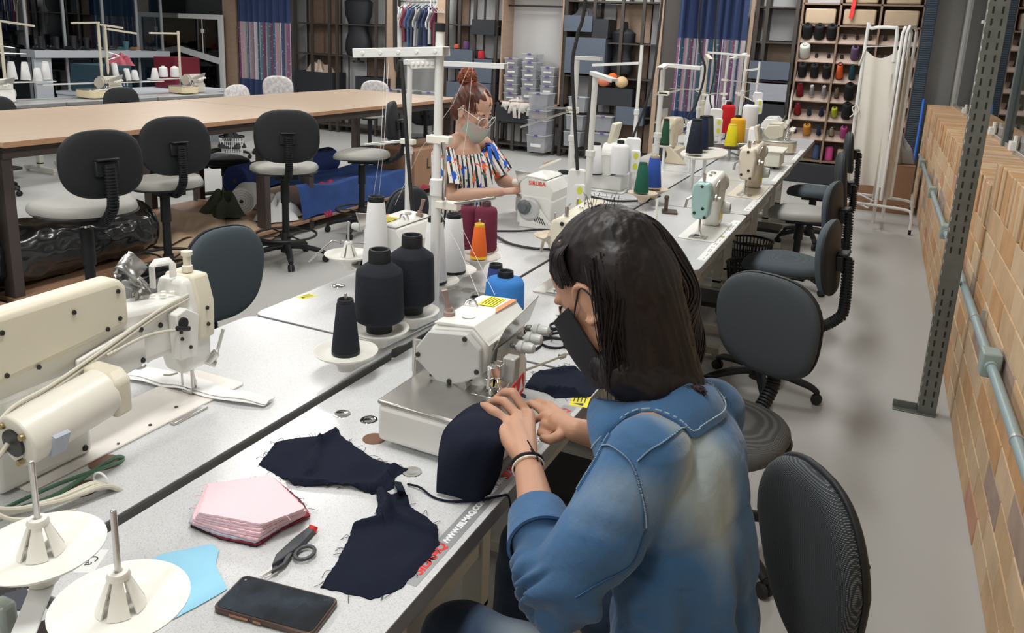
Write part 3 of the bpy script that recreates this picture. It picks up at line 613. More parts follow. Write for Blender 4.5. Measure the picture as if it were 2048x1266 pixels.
# ================================================================ sewing machines
tint_orange = mat('label orange', (0.80, 0.28, 0.10), 0.5); brownp = mat('brown plastic', (0.30, 0.21, 0.18), 0.45)
steelp = mat('steel plate', (0.55, 0.54, 0.52), 0.28, 1.0, noise_s=10, noise_a=0.12); scr = mat('screw black', (0.04, 0.04, 0.04), 0.4, 0.5)
gpaint = mat('machine grey paint', (0.52, 0.53, 0.52), 0.35); siruba = mat('letter red', (0.75, 0.08, 0.03), 0.5)
clearp = mat('smoke plastic', (0.45, 0.45, 0.44), 0.15)
def screws(parent, pts, d, r=0.006, m=None):
    b = MB(); d = V(d).normalized()
    for p in pts: b.cyl(V(p)-d*0.001, V(p)+d*0.0025, r, r*.85, 12)
    o = b.build('screws', m or scr, parent, sharp=40); o['kind'] = 'stuff'; return o
def overlock(label, x, y, rz, body=None, bed=None, knobs=4, level=2, sign=False, text=None, stc=True, group='overlock machines', plate=steelp, z=TZ, bedw=0.17):
    body = body or cream; bed = bed or body
    t = thing('overlock_machine', label, 'sewing machine', (x, y, z), rz, group)
    if level > 1:
        b = MB()
        for qx in (-bedw+.04, .19):
            for qy in (-.05, .08): b.cyl((qx, qy, 0), (qx, qy, 0.012), 0.014)
        b.build('rubber_feet', rubber, t)
    # bed with steel cloth plate
    P = [(-bedw, 0.13), (-bedw-.004, -0.11), (-bedw+.025, -0.15), (0.0, -0.165), (0.005, -0.09), (0.005, 0.13)]
    MB().prism(P, (0, 0, 0.012), d=(0, 0, 0.085)).build('bed', bed, t, bev=0.012, seg=3)
    MB().prism(P, (0, 0, 0.0965), d=(0, 0, 0.011)).build('cloth_plate', plate, t, bev=0.005, seg=2)
    # lower body, looper housing, head (S maps the profile to the real proportions)
    S = Matrix.Translation((0, .022, 0)) @ Matrix.Diagonal((1.45, .72, .94, 1)).to_4x4(); q3 = lambda p: S @ V(p)
    def SM(): o_ = MB(); o_.T = S; return o_
    SM().prism([(-0.10, 0.0), (0.145, 0.0), (0.145, 0.13), (0.12, 0.15), (-0.06, 0.15), (-0.10, 0.09)], (0.0, 0, 0.012), (0, 1, 0), (0, 0, 1), (0.155, 0, 0)).build('body', body, t, bev=0.007)
    SM().prism([(-0.05, 0.1), (0.15, 0.1), (0.15, 0.155), (0.06, 0.17), (-0.03, 0.14)], (-0.012, 0, 0.0), (0, 1, 0), (0, 0, 1), (0.02, 0, 0)).build('looper_cover', plate, t, bev=0.003)
    SM().prism([(-0.085, 0.145), (0.14, 0.13), (0.145, 0.19), (0.10, 0.245), (-0.045, 0.262), (-0.095, 0.225)], (0.0, 0, 0), (0, 1, 0), (0, 0, 1), (0.15, 0, 0)).build('head', body, t, bev=0.010, seg=3)
    SM().prism([(-0.035, 0.125), (0.05, 0.10), (0.142, 0.155), (0.147, 0.185), (0.10, 0.235), (-0.035, 0.248), (-0.082, 0.215), (-0.088, 0.15)], (-0.014, 0, 0), (0, 1, 0), (0, 0, 1), (0.012, 0, 0)).build('side_cover', gpaint if level > 1 else body, t, bev=0.004)
    SM().prism([(-0.10, 0.218), (-0.045, 0.264), (0.08, 0.258), (0.10, 0.25), (0.08, 0.247), (-0.045, 0.255)], (0.0, 0, 0), (0, 1, 0), (0, 0, 1), (0.152, 0, 0)).build('top_cover', body, t, bev=0.003)
    if level > 1:
        screws(t, [q3(p) for p in ((-0.015, 0.135, 0.17), (-0.015, -0.075, 0.16), (-0.015, -0.03, 0.235), (-0.015, 0.02, 0.12))], (-1, 0, 0))
        MB().lathe([(0.016, 0), (0.016, 0.002), (0.001, 0.002)], q3((0.035, 0.01, 0.2622)), n=20).build('oil_window', clearp, t)
        b = MB(); c0 = q3((0.03, 0.075, 0.257)); b.lathe([(0.014, 0), (0.014, 0.010), (0.009, 0.012), (0.008, 0.02)], c0, n=8); b.tube([c0+V((0, 0, .013)), c0+V((-0.002, 0.008, 0.04)), c0+V((-0.005, 0.012, 0.062))], [0.006, 0.006, 0.009], 4); b.build('top_knob', brownp, t, sharp=25)
        c0 = q3((0.085, 0.055, 0.258)); MB().tube([c0+V((0, 0.017*math.cos(a), 0.02*math.sin(a))) for a in [PI*k/10 for k in range(11)]], 0.003, 8).tube([c0+V((0.012, 0.010*math.cos(a), 0.012*math.sin(a))) for a in [PI*k/10 for k in range(11)]], 0.003, 8).build('thread_eyelet', chrome, t)
        SM().bb((0.095, -0.02, 0.2635), (0.142, 0.04, 0.2645)).build('warning_label', yellow, t)
        b = SM()
        for k in range(5): b.bb((0.10, -0.014+k*.0105, 0.2646), (0.137, -0.011+k*.0105, 0.2650))
        b.build('label_print', inkk, t)
        SM().prism([(0.07, -0.05), (0.148, -0.055), (0.148, -0.035), (0.09, -0.03)], (0, 0, 0.2635), d=(0, 0, 0.0009)).build('orange_stripe', tint_orange, t)
        SM().prism([(0.12, 0.18), (0.03, 0.18), (0.02, 0.09), (0.12, 0.08)], (0, -0.1035, 0.02), (1, 0, 0), (0, 0, 1), (0, 0.002, 0)).build('front_panel', gpaint, t, bev=0.002)
    SM().prism([(0.0, 0.0), (0.13, 0.02), (0.135, 0.095), (0.02, 0.055)], (0.02, -0.092, 0.195), (1, 0, 0), (0, -.35, .94), (0, -0.005, 0)).build('tension_plate', steel, t, bev=0.002)
    for k in range(knobs):
        c = V((0.095+0.036*k, -0.075-0.003*k, 0.180+0.010*k)); d = V((0.05, -1, 0.06)).normalized()
        b = MB(); b.lathe([(0.004, -.02), (0.004, 0.004), (0.014, 0.005), (0.0155, 0.008), (0.0155, 0.017), (0.012, 0.019), (0.0135, 0.03), (0.011, 0.042), (0.005, 0.046)], c, d, 16); b.build('tension_knob', gpaint if level > 1 else ivory, t, sharp=35)
        if level > 1:
            s_ = MB()
            for q in range(6): s_.lathe([(0.008, 0), (0.0095, .0008), (0.008, .0016)], c-d*(0.003+q*0.0024), d, 12)
            s_.build('tension_spring', chrome, t)['kind'] = 'stuff'
    # needle bar, foot, guides
    b = MB(); b.cyl((0.035, -0.078, 0.108), (0.03, -0.078, 0.17), 0.004); b.bb((0.0, -0.10, 0.108), (0.05, -0.045, 0.112)); b.cyl((0.05, -0.07, 0.112), (0.045, -0.065, 0.165), 0.006); b.bb((0.02, -0.088, 0.125), (0.045, -0.066, 0.143)); b.tube([(0.05, -0.075, 0.15), (0.02, -0.10, 0.14), (0.025, -0.11, 0.12)], 0.003)
    b.bb((0.03, -0.10, 0.145), (0.052, -0.075, 0.175)); b.cyl((0.04, -0.11, 0.12), (0.08, -0.105, 0.13), 0.0035); b.ell((0.03, -0.1, 0.118), 0.006, 8, 6); b.prism([(0, 0), (0.03, -.01), (0.045, 0.03), (0.01, 0.045)], (0.0, -0.088, 0.13), (1, 0, 0), (0, 0, 1), (0, 0.006, 0)); b.prism([(0, 0), (0.012, 0), (0.016, 0.05), (0.0, 0.045)], (0.055, -0.085, 0.12), (1, 0, 0), (0, 0, 1), (0, 0.012, 0))
    b.v = [(p[0]-.048, p[1]+.012, p[2]) for p in b.v]; b.build('presser_foot', chrome, t, bev=0.001)
    if level > 1:
        MB().bb((0.02, -0.105, 0.122), (0.05, -0.075, 0.18)).build('clear_guard', clearp, t, bev=0.003)
        MB().cyl((0.10, -0.10, 0.125), (0.21, -0.17, 0.145), 0.003).cyl((0.18, -0.151, 0.14), (0.192, -0.159, 0.142), 0.007).tube([(0.20, -0.165, 0.143), (0.235, -0.165, 0.155), (0.27, -0.155, 0.15), (0.40, -0.13, 0.125)], 0.0035).build('guide_arm', steel, t)
        MB().tube([(0.0, 0.125, 0.12), (-0.01, 0.135, 0.1), (-0.01, 0.13, 0.19)], 0.005).bb((-0.012, 0.105, 0.11), (-0.004, 0.14, 0.19)).build('lift_bracket', steel, t)
        b = MB()
        for k in range(7): b.cyl((-0.0175, 0.085-.017*k, 0.116+.002*k), (-0.0195, 0.085-.017*k, 0.116+.002*k), 0.004, n=10)
        b.build('plate_holes', scr, t)['kind'] = 'stuff'
    if sign:
        MB().prism([(0.07, 0.02), (0.14, 0.03), (0.14, 0.08), (0.07, 0.068)], (0, -0.0765, 0.02), (1, 0, 0), (0, 0, 1), (0, -0.002, 0)).build('safety_sticker', red, t)
        MB().prism([(0.076, 0.03), (0.105, 0.035), (0.092, 0.064)], (0, -0.0787, 0.02), (1, 0, 0), (0, 0, 1), (0, -0.0006, 0)).prism([(0.11, 0.037), (0.135, 0.041), (0.123, 0.074)], (0, -0.0787, 0.02), (1, 0, 0), (0, 0, 1), (0, -0.0006, 0)).build('sticker_print', wt, t)
    # right end: belt guard and hand wheel
    MB().lathe([(0.005, 0.0), (0.05, 0.0), (0.055, 0.006), (0.055, 0.02), (0.045, 0.026), (0.02, 0.026), (0.02, 0.03), (0.001, 0.03)], (0.225, 0.02, 0.09), (1, 0, 0), 28).build('hand_wheel', darkm if level > 1 else gpaint, t, sharp=30)
    if text:
        for s_, sz, lo_, ro_ in text: txt(s_, sz, 'lettering', siruba, t, lo_, ro_)
    return t
def lockstitch(label, x, y, rz, body=None, face=None, group='lockstitch machines', pillar_w=0.10, scale=1.0, plate=True, z=TZ, wheel=True, panel=False):
    body = body or mwhite; face = face or body
    t = thing('lockstitch_machine', label, 'sewing machine', (x, y, z), rz, group); t.scale = (scale,)*3
    # local: needle at -x, pillar at +x
    MB().prism(rrect(0.48, 0.178, 0.012, 3), (0.0, 0, 0.0), d=(0, 0, 0.006)).build('bed_plate', body if plate else steel, t, bev=0.002)
    MB().bb((-0.23, -0.04, 0.006), (-0.15, 0.04, 0.009)).build('slide_plate', steel, t, bev=0.001)
    # arm: smooth loft from pillar to head
    b = MB()
    b.prism([(0.085, 0.005), (0.20, 0.005), (0.205, 0.20), (0.19, 0.262), (0.15, 0.285), (-0.06, 0.275), (-0.135, 0.268), (-0.135, 0.165), (0.02, 0.155), (0.07, 0.13)], (0, 0.045, 0), (1, 0, 0), (0, 0, 1), (0, -0.09, 0))
    b.build('arm', body, t, bev=0.022, seg=4)
    b = MB(); b.prism([(-0.045, 0.0), (-0.04, -0.11), (-0.028, -0.13), (0.03, -0.13), (0.04, -0.11), (0.048, 0.0), (0.045, 0.03), (0.03, 0.045), (-0.03, 0.045)], (-0.21, 0.0, 0.225), (0, 1, 0), (0, 0, 1), (0.08, 0, 0)); b.build('head', face, t, bev=0.012, seg=3)
    screws(t, [(-0.212, -0.012, 0.15), (-0.212, 0.025, 0.125), (-0.212, -0.025, 0.108), (-0.212, 0.0, 0.255)], (-1, 0, 0), 0.008)
    b = MB(); b.cyl((-0.17, 0.0, 0.03), (-0.17, 0.0, 0.10), 0.0045); b.cyl((-0.19, 0.0, 0.025), (-0.19, 0.0, 0.1), 0.004); b.tube([(-0.17, 0, 0.04), (-0.175, -0.012, 0.015), (-0.195, -0.018, 0.012)], 0.004); b.bb((-0.205, -0.02, 0.009), (-0.16, 0.02, 0.013)); b.cyl((-0.17, 0, 0.27), (-0.17, 0, 0.31), 0.007); b.build('presser_foot', chrome, t)
    b = MB(); b.lathe([(0.012, 0), (0.018, .004), (0.018, .012), (0.008, .016), (0.008, .03), (.003, .032)], (-0.11, -0.045, 0.19), (0, -1, 0), 16); b.tube([(-0.14, -0.05, 0.24), (-0.13, -0.06, 0.27), (-0.10, -0.06, 0.275), (-0.09, -0.055, 0.22), (-0.11, -0.05, 0.19)], 0.004); b.build('tension_unit', steel, t)
    MB().tube([(-0.205, 0.045, 0.2), (-0.225, 0.06, 0.19), (-0.23, 0.065, 0.15)], 0.006).build('knee_lever', steel, t)
    if wheel:
        b = MB(); b.lathe([(0.01, 0), (0.035, 0.0), (0.052, 0.006), (0.055, 0.02), (0.052, 0.034), (0.03, 0.04), (0.002, 0.04)], (0.205, 0, 0.215), (1, 0, 0), 28); b.build('hand_wheel', gpaint, t, sharp=30)
        MB().lathe([(0.034, 0), (0.03, .03), (0.028, .04), (.002, .045)], (0.14, -0.045, 0.10), (0, -1, 0), 22).build('stitch_dial', gpaint, t, sharp=30)
    b = MB(); b.cyl((0.05, 0.0, 0.275), (0.05, 0, 0.29), 0.013); b.cyl((-0.02, 0.0, 0.275), (-0.02, 0, 0.285), 0.008); b.tube([(-.1, 0.02, .272), (-.1, 0.02, .3), (-.08, 0.02, .302)], 0.003); b.build('oil_cap', chrome, t)
    MB().bb((0.09, -0.0462, 0.04), (0.15, -0.0452, 0.09)).build('warning_label', yellow, t)
    if panel:
        MB().box((0.10, 0.0, 0.335), (0.15, 0.02, 0.09), rot=Matrix.Rotation(-.25, 3, 'X')).build('control_panel', face, t, bev=0.006)
        MB().box((0.13, -0.013, 0.345), (0.05, 0.004, 0.03), rot=Matrix.Rotation(-.25, 3, 'X')).build('display', mat('lcd', (0.25, 0.33, 0.30), 0.3), t)
    return t
thread_m = mat('thread white', (0.75, 0.75, 0.76), 0.6)
disc_w = mat('disc ivory', (0.80, 0.79, 0.74), 0.4)
polew = mat('stand white', (0.74, 0.75, 0.74), 0.3)
def disc(parent, x, y, z, r=0.082, m=None, pin=0.115, cup=True):
    m = m or disc_w
    b = MB(); b.lathe([(0.012, -0.010), (0.05, -0.008), (r*.9, 0.0), (r, 0.007), (r*1.005, 0.009), (r*.97, 0.009), (r*.86, 0.004), (0.05, 0.0), (0.03, 0.0), (.001, 0.0)], (x, y, z), n=40); b.lathe([(0.02, -0.045), (0.024, -0.03), (0.05, -0.006)], (x, y, z), n=20)
    d = b.build('cone_disc', m, parent, sharp=40)
    if cup:
        c = MB()
        for k in range(5):
            a0 = 2*PI*k/5; P = []
            c.sheet(lambda u, v, a0=a0: ((0.012+0.018*(1-v))*math.cos(a0+u*0.95)+x, (0.012+0.018*(1-v))*math.sin(a0+u*0.95)+y, z+0.001+0.045*v), 4, 3, 0.0025)
        c.lathe([(0.0125, 0.042), (0.0145, 0.046), (0.012, 0.052), (0.006, 0.053), (0.004, 0.05)], (x, y, z), n=16)
        c.build('cone_holder', m, d, sharp=50)
    if pin: MB().cyl((x, y, z), (x, y, z+pin), 0.004, n=12).ell((x, y, z+pin), 0.004, 10, 6).build('spindle', steel, d)
    return d
def stand(label, x, y, rz, h, arms, discs, z0=TZ, guides=(), m=None, dm=None, r=0.0125, base=True, cap=False, group='thread stands', foot=True):
    """arms: (height, x0, x1) flat bars across; guides: (height, dx) white clamp with wire fork; discs: (dx, dy, height)"""
    m = m or polew
    t = thing('thread_stand', label, 'stand', (x, y, z0), rz, group)
    b = MB(); b.cyl((0, 0, 0.0 if foot else -0.1), (0, 0, h*.5), r, n=20); b.cyl((0, 0, h*.5-.02), (0, 0, h), r*.85, n=20); b.lathe([(r*1.0, h*.5-.03), (r*1.35, h*.5-.025), (r*1.35, h*.5+.02), (r*.9, h*.5+.025)], n=20); b.build('pole', m, t, sharp=40)
    if foot: MB().lathe([(0.03, 0), (0.03, 0.006), (0.018, 0.01), (0.016, 0.03)], n=20).build('foot_flange', m, t, sharp=40)
    if cap: MB().cyl((0, 0, h-.002), (0, 0, h+0.022), r*1.05, n=18).build('pole_cap', black, t, bev=0.002)
    for (ah, x0, x1, *rest) in arms:
        tl = rest[0] if rest else 0.0
        b = MB(); R = Matrix.Rotation(tl, 3, 'X'); w_ = 0.034
        b.bar((x0, 0, ah), (x1, 0, ah), w_, 0.0025); b.bar((x0, -w_/2, ah-0.008), (x1, -w_/2, ah-0.008), 0.0025, 0.018); b.bar((x0, w_/2, ah-0.008), (x1, w_/2, ah-0.008), 0.0025, 0.018)
        for k in range(5):
            xx = x0+(x1-x0)*(0.1+0.8*k/4); b.cyl((xx, -w_/2-.003, ah-0.010), (xx, -w_/2+.001, ah-0.010), 0.006, n=12)
        a = b.build('thread_arm', m, t, bev=0.0015)
    for (gh, dx, L_) in guides:
        b = MB(); b.box((dx*.3, 0, gh), (0.06, 0.028, 0.022)); g = b.build('guide_clamp', ivory, t, bev=0.003)
        s_ = 1 if L_ > 0 else -1
        MB().cyl((dx, 0, gh), (dx+L_, 0.0, gh-.008), 0.0025, n=8).cyl((dx, 0.004, gh+.004), (dx+L_, 0.005, gh-.004), 0.002, n=8).build('guide_rod', steel, g)
    for q in discs:
        dx, dy, dh = q[:3]; k = q[3] if len(q) > 3 else {}
        disc(t, dx, dy, dh, m=dm, **k)
        MB().bar((0, 0, dh-0.048), (dx, dy, dh-0.048), 0.03, 0.004, up=(0, 0, 1)).build('disc_arm', m, t, bev=0.001)
    return t
def threads(parent, strands, r=0.0006, m=None):
    b = MB()
    for s_ in strands: b.tube(s_, r, 5)
    o = b.build('threads', m or thread_m, parent); o['kind'] = 'stuff'; return o
CONE_MESH = {}
def cone(label, p, col, kind='cone', h=0.17, r=0.03, tube_m=None, group='thread cones', scale=1.0):
    """cone: tapered; drum: fat yarn package with neck; p base point"""
    tm = tube_m or black
    t = thing('thread_cone', label, 'thread', p, random.uniform(0, 6), group)
    cm_ = mat('thread %.2f %.2f %.2f' % col, col, 0.8, bump=0.35, bump_s=90, noise_s=0, sheen=0.0, spec=.3)
    if not cm_.get('ribbed'):
        nt = cm_.node_tree; bp = [n for n in nt.nodes if n.type == 'BUMP'][0]; mp = [n for n in nt.nodes if n.type == 'MAPPING'][0]; mp.inputs['Scale'].default_value = (0.3, 0.3, 9); cm_['ribbed'] = 1
    if kind == 'cone':
        key = ('c', h, r)
        MB().lathe([(r*.93, 0.006), (r, 0.010), (r*.62, h*.92), (r*.56, h*.935)], n=32).build('thread', cm_, t, sharp=60)
        MB().lathe([(r*.9, 0), (r*1.0, 0), (r*1.0, 0.008), (r*.90, 0.009), (r*.45, h*.3), (r*.45, h*.88), (r*.585, h*.92), (r*.56, h), (r*.50, h+.001), (r*.42, h*.99), (r*.40, h*.8), (0.001, h*.8)], n=32, cap=False).build('tube', tm, t, sharp=50)
    elif kind == 'drum':
        MB().lathe([(r*.62, h*.09), (r*.95, h*.15), (r, h*.17), (r*.93, h*.72), (r*.90, h*.75), (r*.45, h*.845), (r*.42, h*.85)], n=48).build('thread', cm_, t, sharp=60)
        MB().lathe([(r*.52, 0), (r*.53, h*.13), (r*.4, h*.14), (r*.4, h*.8), (r*.44, h*.83), (r*.435, h*.97), (r*.41, h), (r*.33, h), (r*.30, h*.97), (r*.29, h*.8), (0.001, h*.8)], n=36, cap=False).build('tube', tm, t, sharp=50)
    elif kind == 'king':   # fat yarn, rounded shoulder
        MB().lathe([(r*.97, 0.004), (r, 0.01), (r*.93, h*.80), (r*.84, h*.87), (r*.40, h*.91)], n=48).build('thread', cm_, t, sharp=60)
        MB().lathe([(r*.38, h*.88), (r*.40, h*.90), (r*.37, h), (r*.33, h*1.002), (r*.28, h*.98), (r*.27, h*.85), (0.001, h*.85)], n=36, cap=False).build('tube', tm, t, sharp=50)
    return t
# ------------------------------------------------ the near overlock and its stand
OX, OY = -0.765, 1.48
overlock('white overlock machine the person in denim sews on', OX, OY, PI/2, body=mwhite, sign=True, knobs=3)
SX, SY = -1.15, 1.985
top_ = py(882, 62, SY).z-TZ
s1 = stand('tall thread stand behind the near overlock, with long white top arm', SX, SY, 0, top_, [], [(-.013, -.11, .082), (-.02, -.262, .075, dict(pin=0.11)), (-.015, -.42, .065, dict(pin=.16))], cap=True, r=.0145)
O1 = V((SX, SY, TZ))
for nm_, a0, a1, w_ in (('thread_arm', (893, 94), (714, 98), .05), ('thread_arm', (870, 118), (822, 119), .03)):
    p0, p1 = py(*a0, SY)-O1, py(*a1, SY-.03)-O1; b = MB(); b.bar(p0, p1, w_, 0.003)
    s_ = (p1-p0).cross(V((0, 0, 1))).normalized()*w_/2
    for q in (-1, 1): b.bar(p0+s_*q-V((0, 0, .012)), p1+s_*q-V((0, 0, .012)), 0.003, 0.026)
    for k in range(5): c_ = p0.lerp(p1, .08+.2*k)+s_*(-1 if s_.y > 0 else 1)*1.0-V((0, 0, .012)); b.cyl(c_-V((0, .004, 0)), c_, .006, n=12)
    b.build(nm_, polew, s1, bev=.002)
for c_, e_, rr2 in (((876, 279), (905, 279), None), ((893, 410), (990, 396), .0045)):
    p0, p1 = py(*c_, SY)-O1, py(*e_, SY-.05)-O1; MB().box((p0.x+.005, 0, p0.z), (.075, .028, .024)).build('guide_clamp', ivory, s1, bev=.003)
    if rr2: MB().cyl(p0, p1, rr2, n=10).build('guide_rod', steel, s1)
MB().tube(spl([py(886, 285, SY-.02)-O1, py(890, 330, SY-.03)-O1, py(888, 400, SY-.02)-O1], 5), .0065, 8).build('guide_tube', chrome, s1)
CB = (0.013, 0.016, 0.024)
cone('large dark navy yarn package, front one of the pair', (SX-0.02, SY-.262, TZ+.075), CB, 'drum', 0.232, 0.068, group='dark yarn on the near stand')
cone('large dark navy yarn package behind its twin', (SX-0.013, SY-.11, TZ+.085), CB, 'drum', 0.232, 0.068, group='dark yarn on the near stand')
cone('slim dark navy thread cone on the lowest disc', (SX-0.015, SY-.42, TZ+.067), CB, 'cone', 0.145, 0.036)
cone('light blue yarn package standing on the table behind the overlock', pz(1006, 668, TZ), (0.045, 0.22, 0.62), 'king', 0.20, 0.062, group=None)
cone('slim navy cone behind the light blue package', pz(988, 625, TZ), (0.035, 0.06, 0.22), 'cone', 0.165, 0.038, group=None)
cone('short navy cone left of the light blue package', pz(950, 645, TZ), (0.035, 0.06, 0.20), 'cone', 0.085, 0.030, group=None)
# ------------------------------------------------ bare white discs at the bottom left
pD = pz(82, 1103, TZ+.155)
s0 = stand('thread stand with two bare ivory discs at the bottom left corner', -0.87, 0.50, 0, 0.10, [], [(pD.x+.87, pD.y-.50, 0.155, dict(pin=0.135)), (0.084, 0.087, 0.15, dict(pin=0.135))], foot=True)
# ------------------------------------------------ big long-arm machine in the left foreground (we see its back)
def big_arm():
    """local x runs toward the needle head (world +y), local y toward the camera side (world +x)"""
    t = thing('long_arm_machine', 'big cream long-arm lockstitch machine seen from behind, left foreground', 'sewing machine', (-1.42, 0.90, TZ), 0)
    # world axes kept: X across, Y along
    W = lambda x, y, z: (x, y, z)
    MB().prism(rrect(0.165, 0.56, 0.012, 3, (-0.012, 0.19)), (0, 0, 0.0), d=(0, 0, 0.005)).build('bed_plate', mat('bed cream', (0.74, 0.70, 0.66), 0.35), t, bev=0.002)
    # pillar
    b = MB(); b.bb((-0.055, -0.13, 0.005), (0.045, 0.065, 0.17)); b.build('pillar', mwhite, t, bev=0.012, seg=3)
    screws(t, [(0.0465, 0.045, 0.02), (0.0465, 0.045, 0.09), (0.0465, 0.0, 0.155)], (1, 0, 0), 0.006)
    # arm
    b = MB(); b.prism([(-0.15, 0.14), (0.07, 0.14), (0.11, 0.125), (0.34, 0.12), (0.345, 0.225), (0.10, 0.245), (-0.15, 0.245)], (-0.05, 0, 0), (0, 1, 0), (0, 0, 1), (0.092, 0, 0)); b.build('arm', mwhite, t, bev=0.014, seg=3)
    # raised top cover
    b = MB(); b.prism([(-0.40, 0.165), (0.165, 0.215), (0.165, 0.290), (0.145, 0.308), (-0.40, 0.300)], (0.0, 0, 0), (0, 1, 0), (0, 0, 1), (0.055, 0, 0)); b.build('rear_cover', cream, t, bev=0.012, seg=3)
    screws(t, [(0.056, 0.14, 0.285), (0.056, 0.14, 0.235), (0.056, -0.10, 0.275), (0.056, -0.10, 0.205), (0.056, 0.04, 0.272), (0.056, 0.11, 0.223), (0.056, -0.04, 0.20)], (1, 0, 0), 0.0045)
    # head at the far end
    b = MB(); b.prism([(-0.05, 0.085), (-0.04, 0.062), (0.015, 0.058), (0.042, 0.08), (0.048, 0.20), (0.03, 0.258), (-0.045, 0.258), (-0.055, 0.235)], (0.0, 0.325, 0), (1, 0, 0), (0, 0, 1), (0, 0.07, 0)); b.build('head', mwhite, t, bev=0.010, seg=3)
    b = MB(); b.prism([(-0.055, 0.13), (0.05, 0.13), (0.053, 0.205), (0.035, 0.262), (-0.05, 0.262), (-0.059, 0.24)], (0.0, 0.350, 0), (1, 0, 0), (0, 0, 1), (0, 0.05, 0)); b.build('face_cover', cream, t, bev=0.006)
    screws(t, [(0.054, 0.375, 0.195), (0.053, 0.377, 0.16)], (1, 0, 0), 0.0045)
    b = MB(); b.lathe([(0.013, 0), (0.012, 0.012), (0.009, 0.014), (0.009, 0.032), (0.013, 0.034), (0.013, 0.042), (0.009, 0.043)], (0.0, 0.372, 0.264), n=20); b.build('pressure_knob', cream, t, sharp=35)
    b = MB(); b.tube([(-0.02, 0.29, 0.245), (-0.02, 0.29, 0.288), (-0.018, 0.30, 0.294), (-0.005, 0.325, 0.294), (0.0, 0.33, 0.285), (0, 0.33, 0.262)], 0.0045, 8, flat=2.0); b.build('thread_hook', mwhite, t)
    b = MB()
    for i, (yy, xx) in enumerate(((0.27, 0.0), (0.285, 0.015), (0.30, 0.0), (0.31, 0.016))): b.lathe([(0.007, 0), (0.006, .003), (0.003, .004), (.001, .004)], (xx, yy, 0.236), n=12)
    b.build('oil_plugs', ivory, t, sharp=40)['kind'] = 'stuff'
    # crumpled clear film on the arm
    b = MB(); rn = random.Random(3)
    b.sheet(lambda u, v: (-0.02+0.035*math.sin(u*9+v*4)*(.4+v*.6), 0.225+0.03*u+0.02*math.sin(v*7), 0.235+0.075*v+0.012*math.sin(u*13+v*5)), 12, 12, 0.0004); b.build('plastic_film', glass('film', (0.93, 0.93, 0.93), 0.25, 0.2), t)
    # solenoid box on the back
    MB().prism([(0.275, 0.115), (0.325, 0.11), (0.335, 0.195), (0.30, 0.215), (0.27, 0.208)], (0.042, 0, 0), (0, 1, 0), (0, 0, 1), (0.028, 0, 0)).build('solenoid_box', mwhite, t, bev=0.003)
    screws(t, [(0.071, 0.283, 0.195), (0.071, 0.28, 0.172), (0.071, 0.282, 0.158), (0.071, 0.292, 0.182), (0.071, 0.305, 0.135)], (1, 0, 0), 0.004)
    MB().cyl((0.076, 0.265, 0.185), (0.074, 0.30, 0.175), 0.005).cyl((0.07, 0.285, 0.19), (0.078, 0.285, 0.19), 0.011).build('connector', black, t)
    MB().prism([(0.04, 0.115), (0.185, 0.128), (0.20, 0.14), (0.20, 0.205), (0.19, 0.212), (0.04, 0.185)], (0.043, 0, 0), (0, 1, 0), (0, 0, 1), (0.010, 0, 0)).build('back_plate', mwhite, t, bev=0.003)
    screws(t, [(0.054, 0.19, 0.20), (0.054, 0.19, 0.14), (0.054, 0.10, 0.183), (0.054, 0.06, 0.175), (0.043, 0.25, 0.19)], (1, 0, 0), 0.0055)
    # motor behind
    b = MB(); b.cyl((0.115, -0.135, 0.118), (0.115, 0.045, 0.142), 0.050, n=40); b.build('motor', ivory, t, bev=0.004, sharp=50)
    b = MB(); b.prism([(-0.046, -0.044), (0.047, -0.044), (0.047, 0.028), (0.025, 0.045), (-0.046, 0.045)], (0.115, 0.035, 0.142), (1, 0, 0), (0, 0, 1), (0, 0.038, 0.004)); b.build('motor_cap', cream, t, bev=0.008, seg=3)
    b = MB(); b.cyl((0.115, -0.136, 0.118), (0.115, -0.141, 0.1175), 0.026, n=28); b.build('motor_vent', darkm, t)
    b = MB()
    for a in (0.6, 2.2, 3.8, 5.2): b.cyl((0.115+0.036*math.cos(a), -0.135, 0.118+0.036*math.sin(a)), (0.115+0.036*math.cos(a), -0.145, 0.118+0.036*math.sin(a)), 0.006, n=10)
    b.build('motor_bolts', mat('brass', (0.45, 0.35, 0.2), 0.4, 1.0), t)['kind'] = 'stuff'
    MB().box((0.160, -0.085, 0.105), (0.010, 0.03, 0.045), rot=Matrix.Rotation(0.4, 3, 'Y')).build('rating_plate', mat('rating grey', (0.42, 0.47, 0.55), 0.4), t)
    MB().bb((0.04, -0.1, 0.09), (0.09, 0.03, 0.15)).build('motor_bracket', mwhite, t, bev=0.005)
    # cables
    cb = mat('cable beige', (0.63, 0.60, 0.51), 0.5); b = MB()
    for o_ in (0, 0.008):
        b.tube(spl([(0.045, 0.33, 0.232-o_), (0.05, 0.24, 0.222-o_), (0.056, 0.10, 0.190-o_), (0.062, -0.02, 0.165-o_), (0.07, -0.12, 0.15-o_), (0.10, -0.2, 0.09-o_), (0.16, -0.19, 0.03), (0.21, -0.10, 0.012)]), 0.0035, 8)
    b.tube(spl([(0.074, 0.295, 0.176), (0.064, 0.20, 0.188), (0.06, 0.10, 0.178)]), 0.003, 8)
    for k in range(4):
        o_ = k*0.009; b.tube(spl([(0.11, -0.145, 0.12), (0.12, -0.20, 0.08), (0.13+o_*.4, -0.19, 0.03+o_*.4), (0.155+o_*.7, -0.11, 0.018+.004*(k % 2)), (0.17+o_, -0.03, 0.018), (0.185+o_*.8, 0.01, -0.012)]), 0.0042, 8)
    b.build('cables', cb, t)['kind'] = 'stuff'
